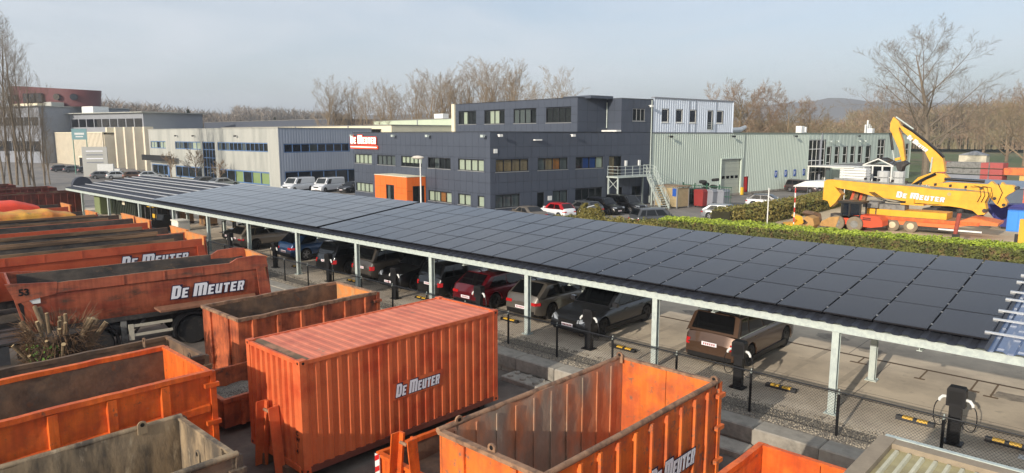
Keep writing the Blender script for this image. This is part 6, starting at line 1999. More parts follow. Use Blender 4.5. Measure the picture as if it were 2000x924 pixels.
for k in range(5):
    b.tube([(-18.2 + k * .1 - O1[0], -.05, 2.3 - O1[2]), (-17.4 + k * .2 - O1[0], -.12, 1.75 - .05 * k - O1[2]), (-16.2 + k * .15 - O1[0], -.1, 1.55 - O1[2]), (-15.0 - O1[0], -.05, 1.75 - O1[2])], .022, 5)
b.build('hanging_hoses', m_black, bm, smooth=True)
pin((-9.85 - O1[0], -.04, 1.3 - O1[2]), .16, 1.05, 'pin', m_chassis, bm)
pin((-12.3 - O1[0], -.05, 2.45 - O1[2]), .14, .06, 'pin_cap', M('pin_grey', (176, 164, 110), .6), bm)
b = MB(); b.box(-15.3 - O1[0], -14.7 - O1[0], -.2, .8, 1.52 - O1[2], 1.95 - O1[2]); b.box(-15.7 - O1[0], -14.0 - O1[0], -.15, .9, 1.40 - O1[2], 1.52 - O1[2]); b.build('support_bracket', m_yellow, bm)
O2 = (-11.0, 66.5, G0)
bm2 = thing('demolition_boom', 'second yellow boom section with lobed end plate behind the lettered boom', 'excavator boom', O2)
plate(BOOM2, 66.5, .9, 'boom', m_yellow, bm2, O2)
for x, z in ((-9.65, 2.1), (-9.0, 1.62), (-8.3, 2.98)): pin((x - O2[0], -.03, z - O2[2]), .13, .98, 'pin', m_chassis, bm2)
b = MB(); b.tube([(-13.2 - O2[0], -.05, 3.5 - O2[2]), (-10.4 - O2[0], -.05, 3.42 - O2[2])], .13, 10); b.build('hydraulic_cylinder', m_blackpaint, bm2, smooth=True)
b = MB(); b.tube([(-9.5 - O2[0], -.06, 3.3 - O2[2]), (-9.15 - O2[0], -.1, 2.6 - O2[2]), (-9.4 - O2[0], -.08, 1.7 - O2[2])], .03, 5); b.build('hose', m_black, bm2, smooth=True)
# low loader
LL = (-14.5, 63.0, G0)
ll = thing('low_loader', 'orange low loader trailer with timber deck and raised rear ramps', 'trailer', LL)
def lx(x): return x - LL[0]
def lz(z): return z - LL[2]
b = MB(); b.box(lx(-18.3), lx(-11.2), -.2, 2.6, lz(.28), lz(.44)); b.build('deck', M('timber_deck', (150, 122, 92), .85, var=.2, scale=2), ll)
b = MB(); b.box(lx(-18.3), lx(-9.9), -.27, -.2, lz(.20), lz(.45)); b.build('side_rail', m_bin_vivid, ll)
b = MB(); b.box(lx(-18.0), lx(-11.3), -.15, -.05, lz(-.15), lz(.2)); b.build('frame', M('orange_red_frame', (222, 116, 56), .55, var=.12), ll)
b = MB(); b.prism([(lx(x), -.2, lz(z)) for x, z in ((-11.3, .45), (-10.5, .8), (-9.5, .66), (-8.7, .5), (-8.75, .3), (-10.2, .26), (-11.2, .05))], (0, 2.6, 0)); b.build('gooseneck', M('orange_red_frame', (206, 72, 38)), ll)
b = MB(); b.box(lx(-12.6), lx(-9.7), -.22, -.16, lz(-.32), lz(-.2)); b.build('white_bar', m_white_paint, ll)
b = MB(); b.box(lx(-14.2), lx(-12.0), .0, 2.4, lz(-.4), lz(.1)); b.build('underframe_box', m_chassis, ll)
b = MB(); b.box(lx(-18.2), lx(-12.2), .3, 2.4, lz(.45), lz(.95)); b.build('yellow_counterweight', m_yellow, ll)
for i, xx in enumerate((-15.92, -14.58)):
    r = .53
    b = MB(); b.lathe([(-.15, r * .55), (-.16, r * .9), (-.12, r), (.12, r), (.16, r * .9), (.15, r * .55)], (lx(xx), -.05, r), (0, 1, 0), 24); w_ = b.build('wheel', M('dusty_tyre', (128, 116, 98), .9, var=.2, scale=4), ll, smooth=True)
    b = MB(); b.lathe([(-.17, r * .2), (-.19, r * .2), (-.18, r * .35), (-.165, r * .5)], (lx(xx), -.05, r), (0, 1, 0), 18); b.build('rim', M('cream_rim', (206, 192, 160), .6, var=.1), w_, smooth=True)
for k in (0, 4):
    b = MB(); b.prism([(lx(x), 2.0, lz(z)) for x, z in RAMPS[k:k + 4]], (0, .5, 0)); ro = b.build('ramp', M('ramp_red_orange', (196, 82, 44), .6, var=.15), ll)
    b = MB(); b.prism([(lx(x) + .22, 1.99, lz(z)) for x, z in (RAMPS[k], RAMPS[k + 1])] + [(lx(x) + .28, 1.99, lz(z)) for x, z in (RAMPS[k + 2], RAMPS[k + 3])], (0, .5, 0)); b.build('ramp_tread', m_plank, ro)
b = MB(); b.box(lx(-18.4), lx(-17.2), .2, 2.2, lz(1.05), lz(1.5)); b.box(lx(-17.2), lx(-15.3), .6, 2.0, lz(.95), lz(1.35)); b.build('hydraulic_pack', m_chassis_grey, ll)
# standing excavator arm with lower boom, house hidden behind the booms
OE = (-16.5, 74.0, G0)
ex = thing('excavator', 'yellow tracked excavator with raised lettered arm and bucket', 'excavator', OE)
plate(EXC_BOOM, 74.0, .8, 'boom', m_yellow, ex, OE)
plate(EXC_STICK, 74.1, .6, 'stick', m_yellow, ex, OE)
plate(EXC_LOW, 73.9, 1.0, 'boom_foot', m_yellow, ex, OE)
plate(EXC_BUCKET, 73.8, 1.2, 'bucket', m_chassis, ex, OE)
plate(EXC_LINK, 74.15, .5, 'bucket_link', m_yellow, ex, OE)
lettering(ex, (EXC_TEXT[1][0] - OE[0] + .05, -.004, EXC_TEXT[1][1] - OE[2] - .02), (EXC_TEXT[3][0] - EXC_TEXT[1][0], 0, EXC_TEXT[3][1] - EXC_TEXT[1][1]), (.62, 0, .78), .40, 2.15, m_white, M('grey_outline', (120, 104, 70)), proud=.004, shear=0, ol=.03)
c = EXC_CYL
def ep(q, y=-.15): return (q[0] - OE[0], y, q[1] - OE[2])
b = MB(); b.tube([ep(c[0]), ep(c[1])], .11, 10); b.build('stick_cylinder', m_blackpaint, ex, smooth=True)
b = MB(); b.tube([ep(c[1]), ep(c[2])], .06, 10); b.tube([ep(c[3], -.1), ep(c[4], -.1)], .07, 10); b.build('cylinder_rod', m_galv, ex, smooth=True)
b = MB()
pts = [ep((x + .05, z + .12), .2) for x, z in EXC_BOOM[1:6]]
b.tube(pts, .12, 6); b.build('hose_bundle', m_black, ex, smooth=True)
b = MB(); b.tube([ep((EXC_STICK[0][0] + .2, EXC_STICK[0][1] + .0), .2), ep((EXC_BOOM[2][0], EXC_BOOM[2][1] + .35), .2)], .07, 8); b.build('boom_cylinder', m_galv, ex, smooth=True)
b = MB(); b.tube([ep((-17.2, 2.4), -.2), ep((-16.2, 3.1), -.2), ep((-15.4, 3.55), -.2)], .14, 8); b.build('foot_cylinder', m_blackpaint, ex, smooth=True)
b = MB(); b.box(.2, 4.2, 1.0, 4.0, 1.25, 2.6); b.build('house', m_yellow, ex)
b = MB(); b.box(.3, 1.6, .9, 2.4, 1.35, 3.0); cbn = b.build('cab', m_cargrille, ex)
for s in (0.6, 3.6):
    b = MB()
    pr0 = [(-.2, .5), (.1, .1), (.5, .02), (3.9, .02), (4.3, .1), (4.6, .5), (4.3, .95), (3.9, 1.05), (.5, 1.05), (.1, .95)]
    b.prism([(x, s, z) for x, z in pr0], (0, .6, 0)); b.build('track', m_chassis, ex)
b = MB(); b.box(.8, 3.6, 1.2, 3.6, .6, 1.25); b.build('undercarriage', m_chassis, ex)
# wheel loader
OL = (-18.2, 60.5, G0)
wl_ = thing('wheel_loader', 'small orange red wheel loader with black cab and earthy bucket', 'loader', OL)
def pl(poly, dx=0, dz=0): return [(x - OL[0] + dx, z - OL[2] + dz) for x, z in poly]
b = MB(); b.prism([(x, .1, z) for x, z in pl(LOADER_BODY)], (0, 1.6, 0)); bd_ = b.build('bonnet', M('loader_orange_red', (216, 74, 36), .45, var=.05), wl_)
b = MB()
for z in (.98, 1.12): b.box(.62, 1.25, .085, .099, z, z + .09)
b.build('grille_vent', m_cargrille, bd_)
b = MB()
x0_, x1_, z0_, z1_ = -1.25, .4, 1.15, 2.28
for (x, y) in ((x0_ + .2, .15), (x1_, .15), (x0_ + .2, 1.65), (x1_, 1.65), (-.45, .15)):
    b.box(x - .06, x + .06, y - .06, y + .06, z0_, z1_)
b.box(x0_ - .1, x1_ + .15, .0, 1.8, z1_, z1_ + .16)
b.box(x0_ + .1, x1_, .1, 1.7, z0_ - .1, z0_ + .15)
cb_ = b.build('cab', m_cargrille, wl_)
b = MB(); b.box(x0_ + .28, -.53, .13, .15, z0_ + .15, z1_); b.box(-.37, x1_ - .07, .13, .15, z0_ + .15, z1_); b.build('cab_glass', m_glass_blue, cb_)
b = MB(); b.prism([(x, -.3, z) for x, z in pl(LOADER_BUCKET, -.1)], (0, 2.4, 0)); b.build('bucket', M('earthy_bucket', (176, 136, 82), .85, var=.25, scale=2), wl_)
b = MB(); b.bar((-.9, .3, 1.0), (-2.2, .3, .5), .12, .22); b.bar((-.9, 1.5, 1.0), (-2.2, 1.5, .5), .12, .22); b.build('lift_arm', m_chassis, wl_)
b = MB(); b.box(-2.0, -1.2, .4, 1.4, .45, 1.3); b.build('front_frame', m_chassis, wl_)
for xx in (.1, -1.3):
    for y in (-.05, 1.85):
        b = MB(); b.lathe([(-.18, .3), (-.19, .55), (-.14, .62), (.14, .62), (.19, .55), (.18, .3)], (xx, y, .62), (0, 1, 0), 22); w_ = b.build('wheel', M('dusty_tyre', (128, 116, 98)), wl_, smooth=True)
        b = MB(); b.lathe([(-.2, .05), (-.2, .3), (.2, .3), (.2, .05)], (xx, y, .62), (0, 1, 0), 14); b.build('rim', m_chassis_grey, w_)
b = MB(); b.tube([(1.5, .4, 1.5), (1.5, .4, 1.95)], .05, 8); b.build('exhaust', m_chassis, wl_)
# second small digger bucket and rubble by the shrubs
for i, (x, y, s, mat_, lb) in enumerate(((-21.6, 59.5, 1.0, M('earthy_bucket', (176, 136, 82)), 'earth brown digger bucket lying at the end of the clipped hedge'), (-23.2, 60.6, .9, m_yellow, 'yellow digger bucket lying beside the shrub hedge'), (-22.4, 61.8, 1.1, m_rust_dark, 'rusty digger bucket lying beside the shrub hedge'))):
    t = thing('digger_bucket', lb, 'bucket', (x, y, G0), .5 * i)
    pr0 = [(-.8, .05), (.5, .02), (.85, .45), (.7, 1.0), (.2, 1.15), (-.1, .95), (.35, .6), (.1, .35), (-.8, .25)]
    b = MB(); b.prism([(px * s, -.7, pz * s) for px, pz in pr0], (0, 1.4, 0)); b.build('shell', mat_, t)
    for k in range(5):
        b = MB(); b.prism([(-.8 * s, -.62 + .28 * k, .05), (-.8 * s, -.5 + .28 * k, .05), (-1.0 * s, -.53 + .28 * k, .04), (-1.0 * s, -.59 + .28 * k, .04)], (0, 0, .08)); b.build('tooth', m_chassis, t)
# big dark blue skip, bright blue cabinet, yellow machine edge
t = thing('blue_skip', 'dark blue chain skip with sloped ends behind the booms', 'skip', (-9.4, 70.5, G0))
b = MB(); b.prism([(-1.6, 0, 1.95), (-.2, 0, .2), (1.6, 0, .2), (2.4, 0, 1.95), (1.6, 0, 2.2)], (0, 1.8, 0)); b.build('hull', M('navy_skip', (34, 40, 118), .5, var=.12), t)
b = MB(); b.box(-1.7, 2.45, -.06, .02, 1.9, 2.05); b.build('rim', M('navy_skip', (34, 40, 118)), t)
b = MB(); b.box(-.2, 1.7, .1, 1.7, .01, .2); b.build('base', m_chassis, t)
t = thing('blue_cabinet', 'bright blue plastic cabinet beside the dark blue skip', 'cabinet', (-8.3, 69.2, G0))
b = MB(); b.box(-.75, .75, 0, .9, .02, 1.75); b.build('body', M('bright_blue', (40, 128, 216), .5, var=.05), t)
b = MB(); b.box(-.7, -.02, -.03, 0, .1, 1.65); b.box(.02, .7, -.03, 0, .1, 1.65); b.build('door', M('bright_blue2', (52, 140, 226), .5, var=.05), t)
t = thing('site_pillar', 'yellow and black site pillar behind the clipped hedge', 'pillar', (-6.3, 54.6, G0))
b = MB(); b.box(-.15, .9, 0, .5, .02, 2.5); b.build('yellow_post', m_yellow, t)
b = MB(); b.box(-.35, -.16, .05, .4, .02, 1.5); b.build('black_post', m_black, t)
b = MB(); b.box(.2, .9, -.03, 0, 2.1, 2.5); b.build('red_white_board', m_red, t)
t = thing('gate_post', 'tall red topped black gate post behind the clipped hedge', 'post', (-9.9, 54.5, G0))
b = MB(); b.box(-.2, .2, 0, .4, .02, 1.2); b.build('black_base', m_black, t)
b = MB(); b.tube([(-.05, .2, 1.2), (.1, .2, 2.65)], .13, 10); b.build('red_shaft', M('weathered_red', (158, 74, 60), .7, var=.2), t, smooth=True)
b = MB(); b.lathe([(0, .2), (.25, .2)], (.1, .2, 2.65), (0, 0, 1), 12); b.build('cap', m_chassis, t)
# stacks of grey beams, blue shed, orange barriers
t = thing('beam_stack', 'stack of grey steel crates with red ends beside the meadow', 'stack', (-19.3, 112, G0), -A75)
for k in range(3):
    b = MB(); b.box(-3.6, 2.2, 0, 2, 1.7 + k * .85, 2.42 + k * .85); b.build('grey_crate', m_chassis_grey if k else m_greyclad, t)
    for x in (-3.9, 1.2, 2.25):
        b = MB(); b.box(x, x + .9 if x < 2 else x + 1.5, -.05, 2.05, 1.72 + k * .85, 2.44 + k * .85); b.build('red_end', M('faded_red', (168, 78, 74), .6, var=.15), t)
b = MB(); b.box(-4.5, 4.2, -.2, 2.4, .02, 1.7); b.build('base_block', m_interior, t)
t = thing('blue_shed', 'low blue roofed site shed behind the booms', 'shed', (-14.6, 96, G0), -A75)
b = MB(); b.box(-6, 8, 0, 5, .02, 1.9); b.build('wall', M('dull_blue_wall', (86, 98, 114), .7, var=.1), t)
b = MB(); b.prism([(-6.3, -.3, 1.9), (8.3, -.3, 1.9), (8.3, 5.3, 2.4), (-6.3, 5.3, 2.4)], (0, 0, .08)); b.build('roof', M('dull_blue_roof', (128, 144, 162), .6, var=.15, scale=.5), t)
t = thing('barrier_stack', 'stack of orange plastic barriers at the right site edge', 'barriers', (-9.2, 92, G0))
for k in range(5):
    for j in range(4):
        b = MB(); b.box(-1.6 + j * 1.15, -.55 + j * 1.15, 0, 1.4, .05 + k * .5, .5 + k * .5); b.build('barrier', M('barrier_orange', (226, 92, 52), .5, var=.12, rnd=.08), t)
t = thing('grey_box_stack', 'pale grey boxes stacked above the orange barriers', 'boxes', (-10.0, 98, G0))
for k in range(3):
    b = MB(); b.box(-1, 4, 0, 3, .02 + k * 1.35, 1.32 + k * 1.35); b.build('box', m_greyclad if k % 2 else m_chassis_grey, t)
t = thing('orange_machine', 'orange crawler machine at the back of the works site', 'machine', (-11.8, 112, G0))
b = MB(); b.box(-3.8, 3.5, 0, 3, 2.6, 3.5); b.build('body', m_bin_orange, t)
b = MB(); b.box(-2, 3.4, .2, 2.8, 1.2, 2.58); b.build('cabin', M('cabin_yellow', (206, 170, 90), .6), t)
b = MB(); b.box(-3.5, 3.4, .1, 2.9, .02, 1.2); b.build('track', m_chassis, t)
t = thing('ladder_frame', 'tall white ladder frame at the right site edge', 'ladder', (-11.3, 105, G0))
for x in (0, .5):
    b = MB(); b.tube([(x, 0, 0), (x + .3, 0, 7.2)], .05, 6); b.build('rail', m_white_paint, t)
for k in range(18):
    b = MB(); b.tube([(.016 * k, 0, .4 * k + .2), (.5 + .016 * k, 0, .4 * k + .2)], .03, 5); b.build('rung', m_white_paint, t)
t = thing('sign_board', 'round white no entry board with red base at the right site edge', 'sign', (-8.6, 85, G0))
b = MB(); b.box(-.7, 1.2, 0, .12, 2.2, 2.6); b.build('red_base', m_red, t)
b = MB(); b.lathe([(0, .62), (.06, .62)], (.1, 0, 3.1), (0, -1, 0), 20); b.build('disc', m_white_paint, t)
b = MB(); b.bar((-.25, -.08, 2.8), (.45, -.08, 3.4), .16, .16); b.build('diagonal_bar', m_black, t)
b = MB(); b.box(-.05, .2, .02, .1, 0, 2.2); b.build('post', m_galv, t)
# white glazed porch frame, canopy frame, white bales, palisade in front of the hall's right end
t = thing('glazed_shelter', 'white framed gabled glass shelter in front of the green hall', 'shelter', (-31.2, 113, G0), -A75)
for x in (-2, -.7, .7, 2):
    for y in (0, 3):
        b = MB(); b.box(x - .1, x + .1, y - .1, y + .1, .02, 3.3); b.build('post', m_frame_white, t)
b = MB()
for y in (0, 3):
    b.bar((-2.2, y, 3.35), (0, y, 4.3), .15, .18); b.bar((2.2, y, 3.35), (0, y, 4.3), .15, .18); b.bar((-2.2, y, 3.3), (2.2, y, 3.3), .15, .18); b.bar((-2.2, y, 1.6), (2.2, y, 1.6), .1, .12)
b.build('gable_frame', m_frame_white, t)
b = MB(); b.prism([(-2.2, -.1, 3.42), (0, -.1, 4.42), (2.2, -.1, 3.42), (2.2, -.1, 3.48), (0, -.1, 4.48), (-2.2, -.1, 3.48)], (0, 3.2, 0)); b.build('roof', m_glass_dark, t)
b = MB(); b.box(-1.9, 1.9, .05, .08, .1, 3.25); b.build('glazing', m_glass_dark, t)
t = thing('canopy_frame', 'thin white steel canopy frame before the tall glazing', 'canopy', (-35.9, 104.5, G0), -A75)
for (x, y) in ((-2.4, 0), (2.6, 0), (-2.4, 5), (2.6, 5), (4.0, 5)):
    b = MB(); b.box(x - .09, x + .09, y - .09, y + .09, .02, 3.2); b.build('post', m_frame_white, t)
b = MB(); b.box(-2.6, 4.2, -.2, 5.2, 3.2, 3.35); b.build('roof_frame', m_frame_white, t)
t = thing('pallet_stack', 'stack of white panels on the hall forecourt', 'stack', (-31.9, 104.0, G0), -A75)
for k in range(6):
    b = MB(); b.box(-1.8, 1.8, 0, 1.5, 1.0 + k * .38, 1.32 + k * .38); b.build('panel', m_white_paint, t)
b = MB(); b.box(-1.7, 1.7, .1, 1.4, .01, 1.0); b.build('base', m_plank, t)
for i, (x, y) in enumerate(((-28.6, 106.5), (-26.9, 107.5))):
    t = thing('wrapped_bale', ['white wrapped bale stack, tight against the glazed shelter', 'white wrapped bale stack, looser one of two before the hall'][i], 'bales', (x, y, G0))
    for k in range(3):
        b = MB(); b.lathe([(0, .7), (.05, .78), (.85, .78), (.9, .7)], (0, 0, .05 + .95 * k), (0, 0, 1), 9); b.build('bale', M('bale_grey', (186, 188, 186), .6, var=.1), t)
t = thing('site_railing', 'white and red metal barriers by the excavator arm', 'barrier', (-22.5, 100.5, G0), -.1)
for k in range(7):
    b = MB()
    for z in (.4, .9, 1.4, 1.9): b.tube([(k * 1.3, 0, z), (k * 1.3 + 1.2, 0, z)], .05, 5)
    for x in (0, .6, 1.2): b.tube([(k * 1.3 + x, 0, 0), (k * 1.3 + x, 0, 1.95)], .05, 5)
    b.build('barrier', m_red if k in (3, 5) else m_frame_white, t)
t = thing('shed_far', 'small pale shed on the far meadow edge', 'shed', (-33.6, 196, G0), 0)
t.name = 'meadow_shed'
b = MB(); b.box(-2.8, 2.8, 0, 4, .02, 3.0); b.build('wall', m_cream, t)
b = MB(); b.prism([(-3, -.2, 3.0), (0, -.2, 4.0), (3, -.2, 3.0)], (0, 4.4, 0)); b.build('roof', m_greyclad, t)
# ------------------------------------------------------------------ street furniture and clutter
# lamp post in front of the office
t = thing('street_lamp', 'white street lamp with flat oval head in front of the dark office', 'lamp post', (-55.1, 45.2, G0))
b = MB(); b.tube([(0, 0, 0), (0, 0, 5.45)], [.09, .06], 10); b.build('pole', m_white_paint, t, smooth=True)
b = MB()
for j, (z, r) in enumerate(((5.42, .2), (5.5, .62), (5.6, .7), (5.72, .5), (5.78, .1))):
    for i in range(18): b.v.append((-.35 + r * 1.25 * cos(2 * pi * i / 18), r * .6 * sin(2 * pi * i / 18), z))
for j in range(4):
    for i in range(18): b.f.append([j * 18 + i, j * 18 + (i + 1) % 18, (j + 1) * 18 + (i + 1) % 18, (j + 1) * 18 + i]); b.m.append(0)
b.build('lamp_head', M('lamp_grey', (206, 200, 188), .6, var=.05), t, smooth=True)
# shelters and bins behind the steel stairs
t = thing('smoking_shelter', 'tan perspex shelter with blue sign at the foot of the stairs', 'shelter', (-39.4, 66.6, G0), -A75)
for (x, y) in ((-1.5, 0), (0, 0), (1.5, 0), (-1.5, 2), (1.5, 2)):
    b = MB(); b.box(x - .05, x + .05, y - .05, y + .05, .01, 2.3); b.build('post', m_frame_alu, t)
for (a, c) in ((-1.45, -.05), (.05, 1.45)):
    b = MB(); b.box(a, c, -.02, .02, .15, 2.2); b.build('panel', m_kiosk, t)
b = MB(); b.box(1.48, 1.52, .05, 1.95, .15, 2.2); b.build('panel', m_kiosk, t)
b = MB(); b.box(-1.7, 1.7, -.2, 2.2, 2.3, 2.4); b.build('roof', M('shelter_roof', (140, 118, 92), .7), t)
b = MB(); b.box(.9, 1.4, -.06, -.03, 1.3, 2.15); b.build('sign', m_signblue, t)
for i, (x, y, mt, lb) in enumerate(((-36.9, 69.2, M('dull_red', (140, 44, 42), .6, var=.1), 'red wheeled cabinet behind the perspex shelter'), (-36.1, 69.9, m_greyclad, 'grey waste container beside the red cabinet'), (-35.2, 70.6, m_greyclad, 'grey waste container next to the black pickup'))):
    t = thing('waste_container', lb, 'container', (x, y, G0), -A75)
    b = MB(); b.prism([(-.55, 0, .15), (.55, 0, .15), (.62, 0, 1.7), (-.62, 0, 1.7)], (0, 1.1, 0)); b.build('body', mt, t)
    b = MB(); b.prism([(-.66, -.06, 1.7), (.66, -.06, 1.7), (.5, -.06, 1.95), (-.5, -.06, 1.95)], (0, 1.22, 0)); b.build('lid', mt, t)
    for x_ in (-.4, .4):
        b = MB(); b.lathe([(-.04, .1), (.04, .1)], (x_, .1, .1), (1, 0, 0), 10); b.build('wheel', m_black, t)
t = thing('mesh_fence', 'green mesh fence panels against the pale green hall', 'fence', (-39.0, 71.2, G0), -A75)
m_fgreen = M('fence_green', (36, 84, 62), .6, var=.1)
for k in range(4):
    b = MB()
    for z in (.3, 1.2, 2.2): b.box(-1 + k * 1.6, .55 + k * 1.6, -.03, .03, z, z + .07)
    for q in range(6): b.box(-1 + k * 1.6 + q * .29, -.97 + k * 1.6 + q * .29, -.015, .015, .05, 2.25)
    b.build('fence_panel', m_fgreen, t)
    b = MB(); b.box(-1.05 + k * 1.6, -.95 + k * 1.6, -.05, .05, 0, 2.5); b.build('post', m_fgreen, t)
t = thing('tyre_heap', 'heap of dark tyres against the green hall beside the garage door', 'tyres', (-39.7, 77.0, G0))
rt_ = random.Random(6)
for k in range(9):
    b = MB(); r = .45
    b.lathe([(-.12, r * .6), (-.14, r * .9), (-.1, r), (.1, r), (.14, r * .9), (.12, r * .6)], (rt_.uniform(-.8, .8), rt_.uniform(-.6, .6), .3 + .28 * k), (rt_.uniform(-.3, .3), rt_.uniform(-.3, .3), 1), 16); b.build('tyre', m_rubber, t, smooth=True)
# small steel barrier next to the bush
t = thing('steel_barrier', 'small white tubular barrier beside the olive bush', 'barrier', (-35.1, 45.6, G0), radians(80))
b = MB(); b.tube([(0, 0, 0), (0, 0, 1.5), (.2, 0, 1.75), (1.9, 0, 2.0), (2.1, 0, 1.85), (2.1, 0, 0)], .045, 7); b.build('frame', m_white_paint, t, smooth=True)
for z in (.5, .9, 1.3):
    b = MB(); b.tube([(0, 0, z), (2.1, 0, z + .05)], .03, 6); b.build('bar', m_white_paint, t)
# striped sighting poles by the works site
for i, (x, y) in enumerate(((-24.6, 58.5), (-22.9, 60.0))):
    t = thing('marker_pole', ['white marker pole by the digger buckets', 'red and white striped marker pole by the digger buckets'][i], 'pole', (x, y, G0))
    for k in range(8):
        b = MB(); b.tube([(0, 0, k * .42), (0, 0, k * .42 + .42)], .05, 8); b.build('section', m_red if (i and k % 2) else m_white_paint, t)
# grey tent roof glimpsed behind shrubs
t = thing('white_tarpaulin_tent', 'white tent roof behind the reddish shrub hedge', 'tent', (-27.8, 79.5, G0), -A75)
b = MB(); b.prism([(-3, 0, 2.1), (-1.6, 0, 2.7), (1.6, 0, 2.8), (3, 0, 2.3), (3, 0, 2.2), (-3, 0, 2.0)], (0, 3, 0)); b.build('roof', m_white_paint, t)
for (x, y) in ((-2.8, .1), (2.8, .1), (-2.8, 2.9), (2.8, 2.9)):
    b = MB(); b.tube([(x, y, 0), (x, y, 2.1)], .04, 6); b.build('leg', m_white_paint, t)
# electrical cabinet and things below the left end of the carport
t = thing('electrical_cabinet', 'cream white electrical cabinet at the fence', 'cabinet', (-46.3, 17.9, 0))
b = MB(); b.box(-.55, .55, -.35, .35, .1, 1.6); b.build('body', M('cabinet_cream', (224, 218, 202), .55, var=.05), t)
b = MB(); b.box(-.52, -.01, -.37, -.351, .2, 1.5); b.box(.01, .52, -.37, -.351, .2, 1.5); b.build('door', M('cabinet_door', (230, 226, 214), .55, var=.04), t)
b = MB(); b.box(-.58, .58, -.4, .38, 1.6, 1.68); b.build('cap', M('cabinet_cream', (224, 218, 202)), t)
b = MB(); b.box(-.5, .5, -.3, .3, .003, .1); b.build('plinth', m_chassis, t)
t = thing('site_container', 'dark green storage container with bell logo under the carport', 'container', (-66, 20.8, 0))
m_dg = M('dark_green_steel', (40, 48, 38), .6, var=.12)
b = MB(); b.box(-3.0, 3.0, 0, 2.4, .12, 2.3); b.build('body', m_dg, t)
for k in range(14):
    b = MB(); b.box(-2.9 + k * .43, -2.7 + k * .43, -.05, 0, .2, 2.2); b.build('rib', m_dg, t)
b = MB(); b.prism([(.3 + x, -.08, 1.1 + z) for x, z in ((-.32, 0), (.32, 0), (.28, .45), (.1, .75), (0, .95), (-.1, .75), (-.28, .45))], (0, .02, 0)); b.build('bell_mark', m_cream, t)
for x in (-2.6, 2.6):
    b = MB(); b.box(x - .2, x + .2, .1, 2.2, .003, .12); b.build('foot', m_chassis, t)
t = thing('green_cabinet', 'tall pale green cabinet beside the dark green container', 'cabinet', (-70.2, 20.0, 0))
b = MB(); b.box(-.8, .8, 0, 1.2, .05, 2.35); b.build('body', M('pale_green_steel', (116, 128, 92), .6, var=.1), t)
b = MB(); b.box(-.75, .75, -.03, 0, .15, 2.25); b.build('door', M('pale_green_door', (126, 138, 100), .6, var=.08), t)
def forklift(x, y, rz, label):
    t = thing('pallet_stacker', label, 'forklift', (x, y, 0), rz)
    b = MB(); b.box(-.9, .5, -.45, .45, .15, .95); b.prism([(-.9, -.45, .95), (-.2, -.45, .95), (-.35, -.45, 1.35), (-.8, -.45, 1.35)], (0, .9, 0)); b.build('body', m_blackpaint, t)
    for y_ in (-.35, .35):
        b = MB(); b.box(.5, .6, y_ - .06, y_ + .06, .05, 2.0); b.build('mast', m_chassis, t)
        b = MB(); b.box(.6, 1.7, y_ - .06, y_ + .06, .06, .12); b.build('fork', m_chassis, t)
    for (x_, y_) in ((-.6, -.4), (-.6, .4), (.35, -.4), (.35, .4)):
        b = MB(); b.lathe([(-.08, .2), (.08, .2)], (x_, y_, .203), (0, 1, 0), 14); b.build('wheel', m_rubber, t)
    for (x_, y_) in ((-.7, -.4), (-.7, .4), (.3, -.4), (.3, .4)):
        b = MB(); b.tube([(x_, y_, .95), (x_ * .9, y_, 1.95)], .035, 6); b.build('guard_post', m_blackpaint, t)
    b = MB(); b.box(-.75, .4, -.45, .45, 1.95, 2.0); b.build('guard_roof', m_yellow_plain, t)
    return t
forklift(-53.2, 18.9, -1.4, 'black forklift with yellow overhead guard at the fence')
def crate_pallet(x, y, label, cols, hgt):
    t = thing('loaded_pallet', label, 'pallet', (x, y, 0))
    for k in range(3):
        b = MB(); b.box(-.6, .6, -.5 + .42 * k, -.34 + .42 * k, .003, .12); b.build('runner', m_plank, t)
    b = MB(); b.box(-.62, .62, -.52, .52, .12, .15); b.build('deck', m_plank, t)
    n = len(cols)
    for k, c in enumerate(cols):
        b = MB(); b.box(-.58 + 1.16 * k / n + .02, -.58 + 1.16 * (k + 1) / n - .02, -.48, .48, .15, .15 + hgt * (.8 + .2 * (k % 2))); b.build('box', c, t)
m_cblue = M('crate_blue', (44, 62, 120), .6, var=.1)
m_card = M('cardboard_brown', (150, 116, 80), .8, var=.12)
crate_pallet(-61.0, 22.5, 'pallet of blue and brown boxes beside the dark green container', [m_cblue, m_card, m_greyclad], 1.6)
crate_pallet(-58.0, 22.8, 'pallet of grey and black boxes behind the forklift', [m_greyclad, m_black, m_card], 1.5)
crate_pallet(-55.2, 23.5, 'pallet of brown cartons behind the forklift', [m_card, m_rust_dark, m_card], 1.7)
t = thing('black_rack', 'tall black rack with yellow sign under the carport', 'rack', (-57.3, 20.2, 0))
b = MB(); b.box(-.8, .8, 0, .9, .05, 2.2); b.build('frame', m_blackpaint, t)
b = MB(); b.box(-.3, .45, -.02, 0, .7, 1.0); b.build('yellow_sign', m_yellow_plain, t)
for i, (x, y, z) in enumerate(((-50.2, 22.4, 1.2), (-48.9, 22.6, .9), (-51.6, 24.0, 1.5))):
    t = thing('yellow_stand', ['yellow topped stand left of a pair under the carport', 'short yellow topped stand right of a pair under the carport', 'tall yellow topped stand behind the forklift'][i], 'stand', (x, y, 0))
    b = MB(); b.box(-.05, .05, -.05, .05, .02, z); b.box(-.25, .25, -.2, .2, .003, .03); b.build('leg', m_black, t)
    b = MB(); b.box(-.28, .28, -.12, .12, z, z + .75); b.build('yellow_box', m_yellow_plain, t)
for i, (x, c, lb) in enumerate(((-51.3, (54, 66, 110), 'person in navy trousers walking under the carport'),)):
    pass
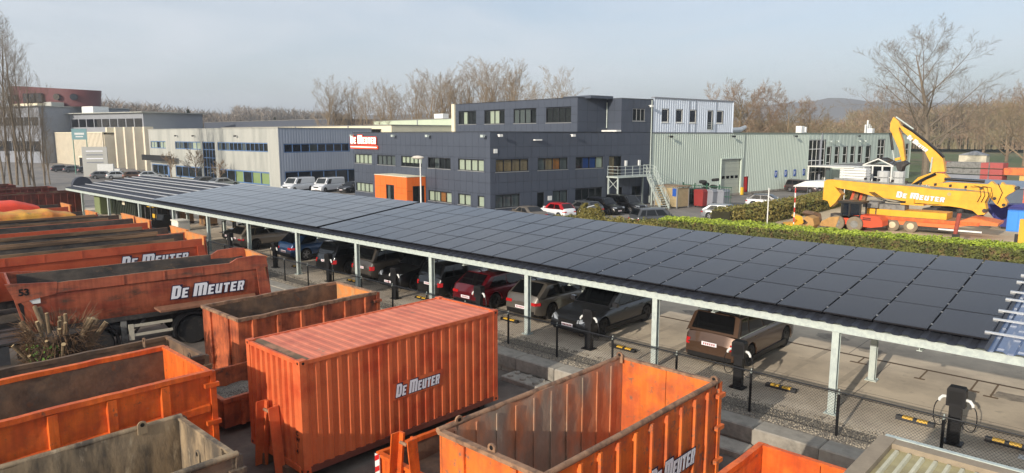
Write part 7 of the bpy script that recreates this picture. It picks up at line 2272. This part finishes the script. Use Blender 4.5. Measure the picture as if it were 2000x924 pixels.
for i, (x, y, mt, lb) in enumerate(((-52.0, 26.0, m_cblue, 'rolled blue fabric leaning under the carport'), (-50.9, 26.2, m_tailgate_in, 'rolled orange fabric leaning under the carport'), (-49.8, 26.4, m_white_paint, 'rolled white fabric leaning under the carport'))):
    t = thing('fabric_roll', lb, 'roll', (x, y, 0), .2 * i)
    b = MB(); b.tube([(0, 0, .01), (.1, .05, .8), (.05, .1, 1.7)], [.28, .26, .22], 10); b.build('roll', mt, t, smooth=True)
    b = MB(); b.tube([(.088, .045, .7), (.1, .055, .78)], .268, 10); b.build('strap', m_black, t)
# tall sign posts and totem in the far car park
t = thing('tall_sign', 'green sign board on two tall green posts before the cream ribs', 'sign', (-158.5, 43.0, G0), radians(60))
t.scale = (.55, .55, .8)
for x in (-2.2, 2.2):
    b = MB(); b.tube([(x, 0, 0), (x, 0, 11.2)], .16, 8); b.build('post', M('sign_post_green', (96, 140, 124), .6, var=.05), t)
b = MB(); b.box(-2.4, 2.4, -.2, .2, 8.6, 11.3); sb = b.build('board', M('sign_teal', (120, 156, 160), .6, var=.08), t)
b = MB(); b.box(-1.5, 1.6, -.23, -.205, 9.8, 10.3); b.box(-1.2, 1.2, -.23, -.205, 9.2, 9.5); b.build('board_lines', m_white_paint, sb)
t = thing('totem_sign', 'grey company totem panel with white strips in the far car park', 'sign', (-147.5, 42.3, G0), radians(60))
b = MB(); b.box(-2.1, 2.1, -.2, .2, .02, 5.6); b.build('panel', M('totem_grey', (176, 176, 170), .6, var=.06), t)
for k in range(4):
    b = MB(); b.box(-1.4, 1.4, -.23, -.205, 2.6 + k * .7, 2.8 + k * .7); b.build('strip', m_white if k % 2 else m_greyclad, t)
t = thing('utility_box', 'white utility box beside the grey totem', 'cabinet', (-142.8, 42.6, G0), radians(60))
b = MB(); b.box(-1.3, 1.3, -.5, .5, .02, 2.5); b.build('body', m_white_paint, t)
b = MB(); b.box(1.35, 2.3, -.4, .4, .02, 1.6); b.build('side_box', m_white_paint, t)
# ------------------------------------------------------------------ hazy air
b = MB(); b.box(-4200, 4200, -500, 6200, -6, 150)
hz_ = b.build('haze', [])
tag(hz_, 'thin pale haze in the air over the whole place', None, None, 'stuff')
hm = bpy.data.materials.new('haze_air')
hm.use_nodes = True
hm.node_tree.nodes.clear()
ho = hm.node_tree.nodes.new('ShaderNodeOutputMaterial')
hv = hm.node_tree.nodes.new('ShaderNodeVolumePrincipled')
hv.inputs['Color'].default_value = (0.80, 0.87, 0.96, 1)
hv.inputs['Density'].default_value = 0.0004
hv.inputs['Anisotropy'].default_value = 0.2
hm.node_tree.links.new(hv.outputs[0], ho.inputs['Volume'])
hz_.data.materials.append(hm)
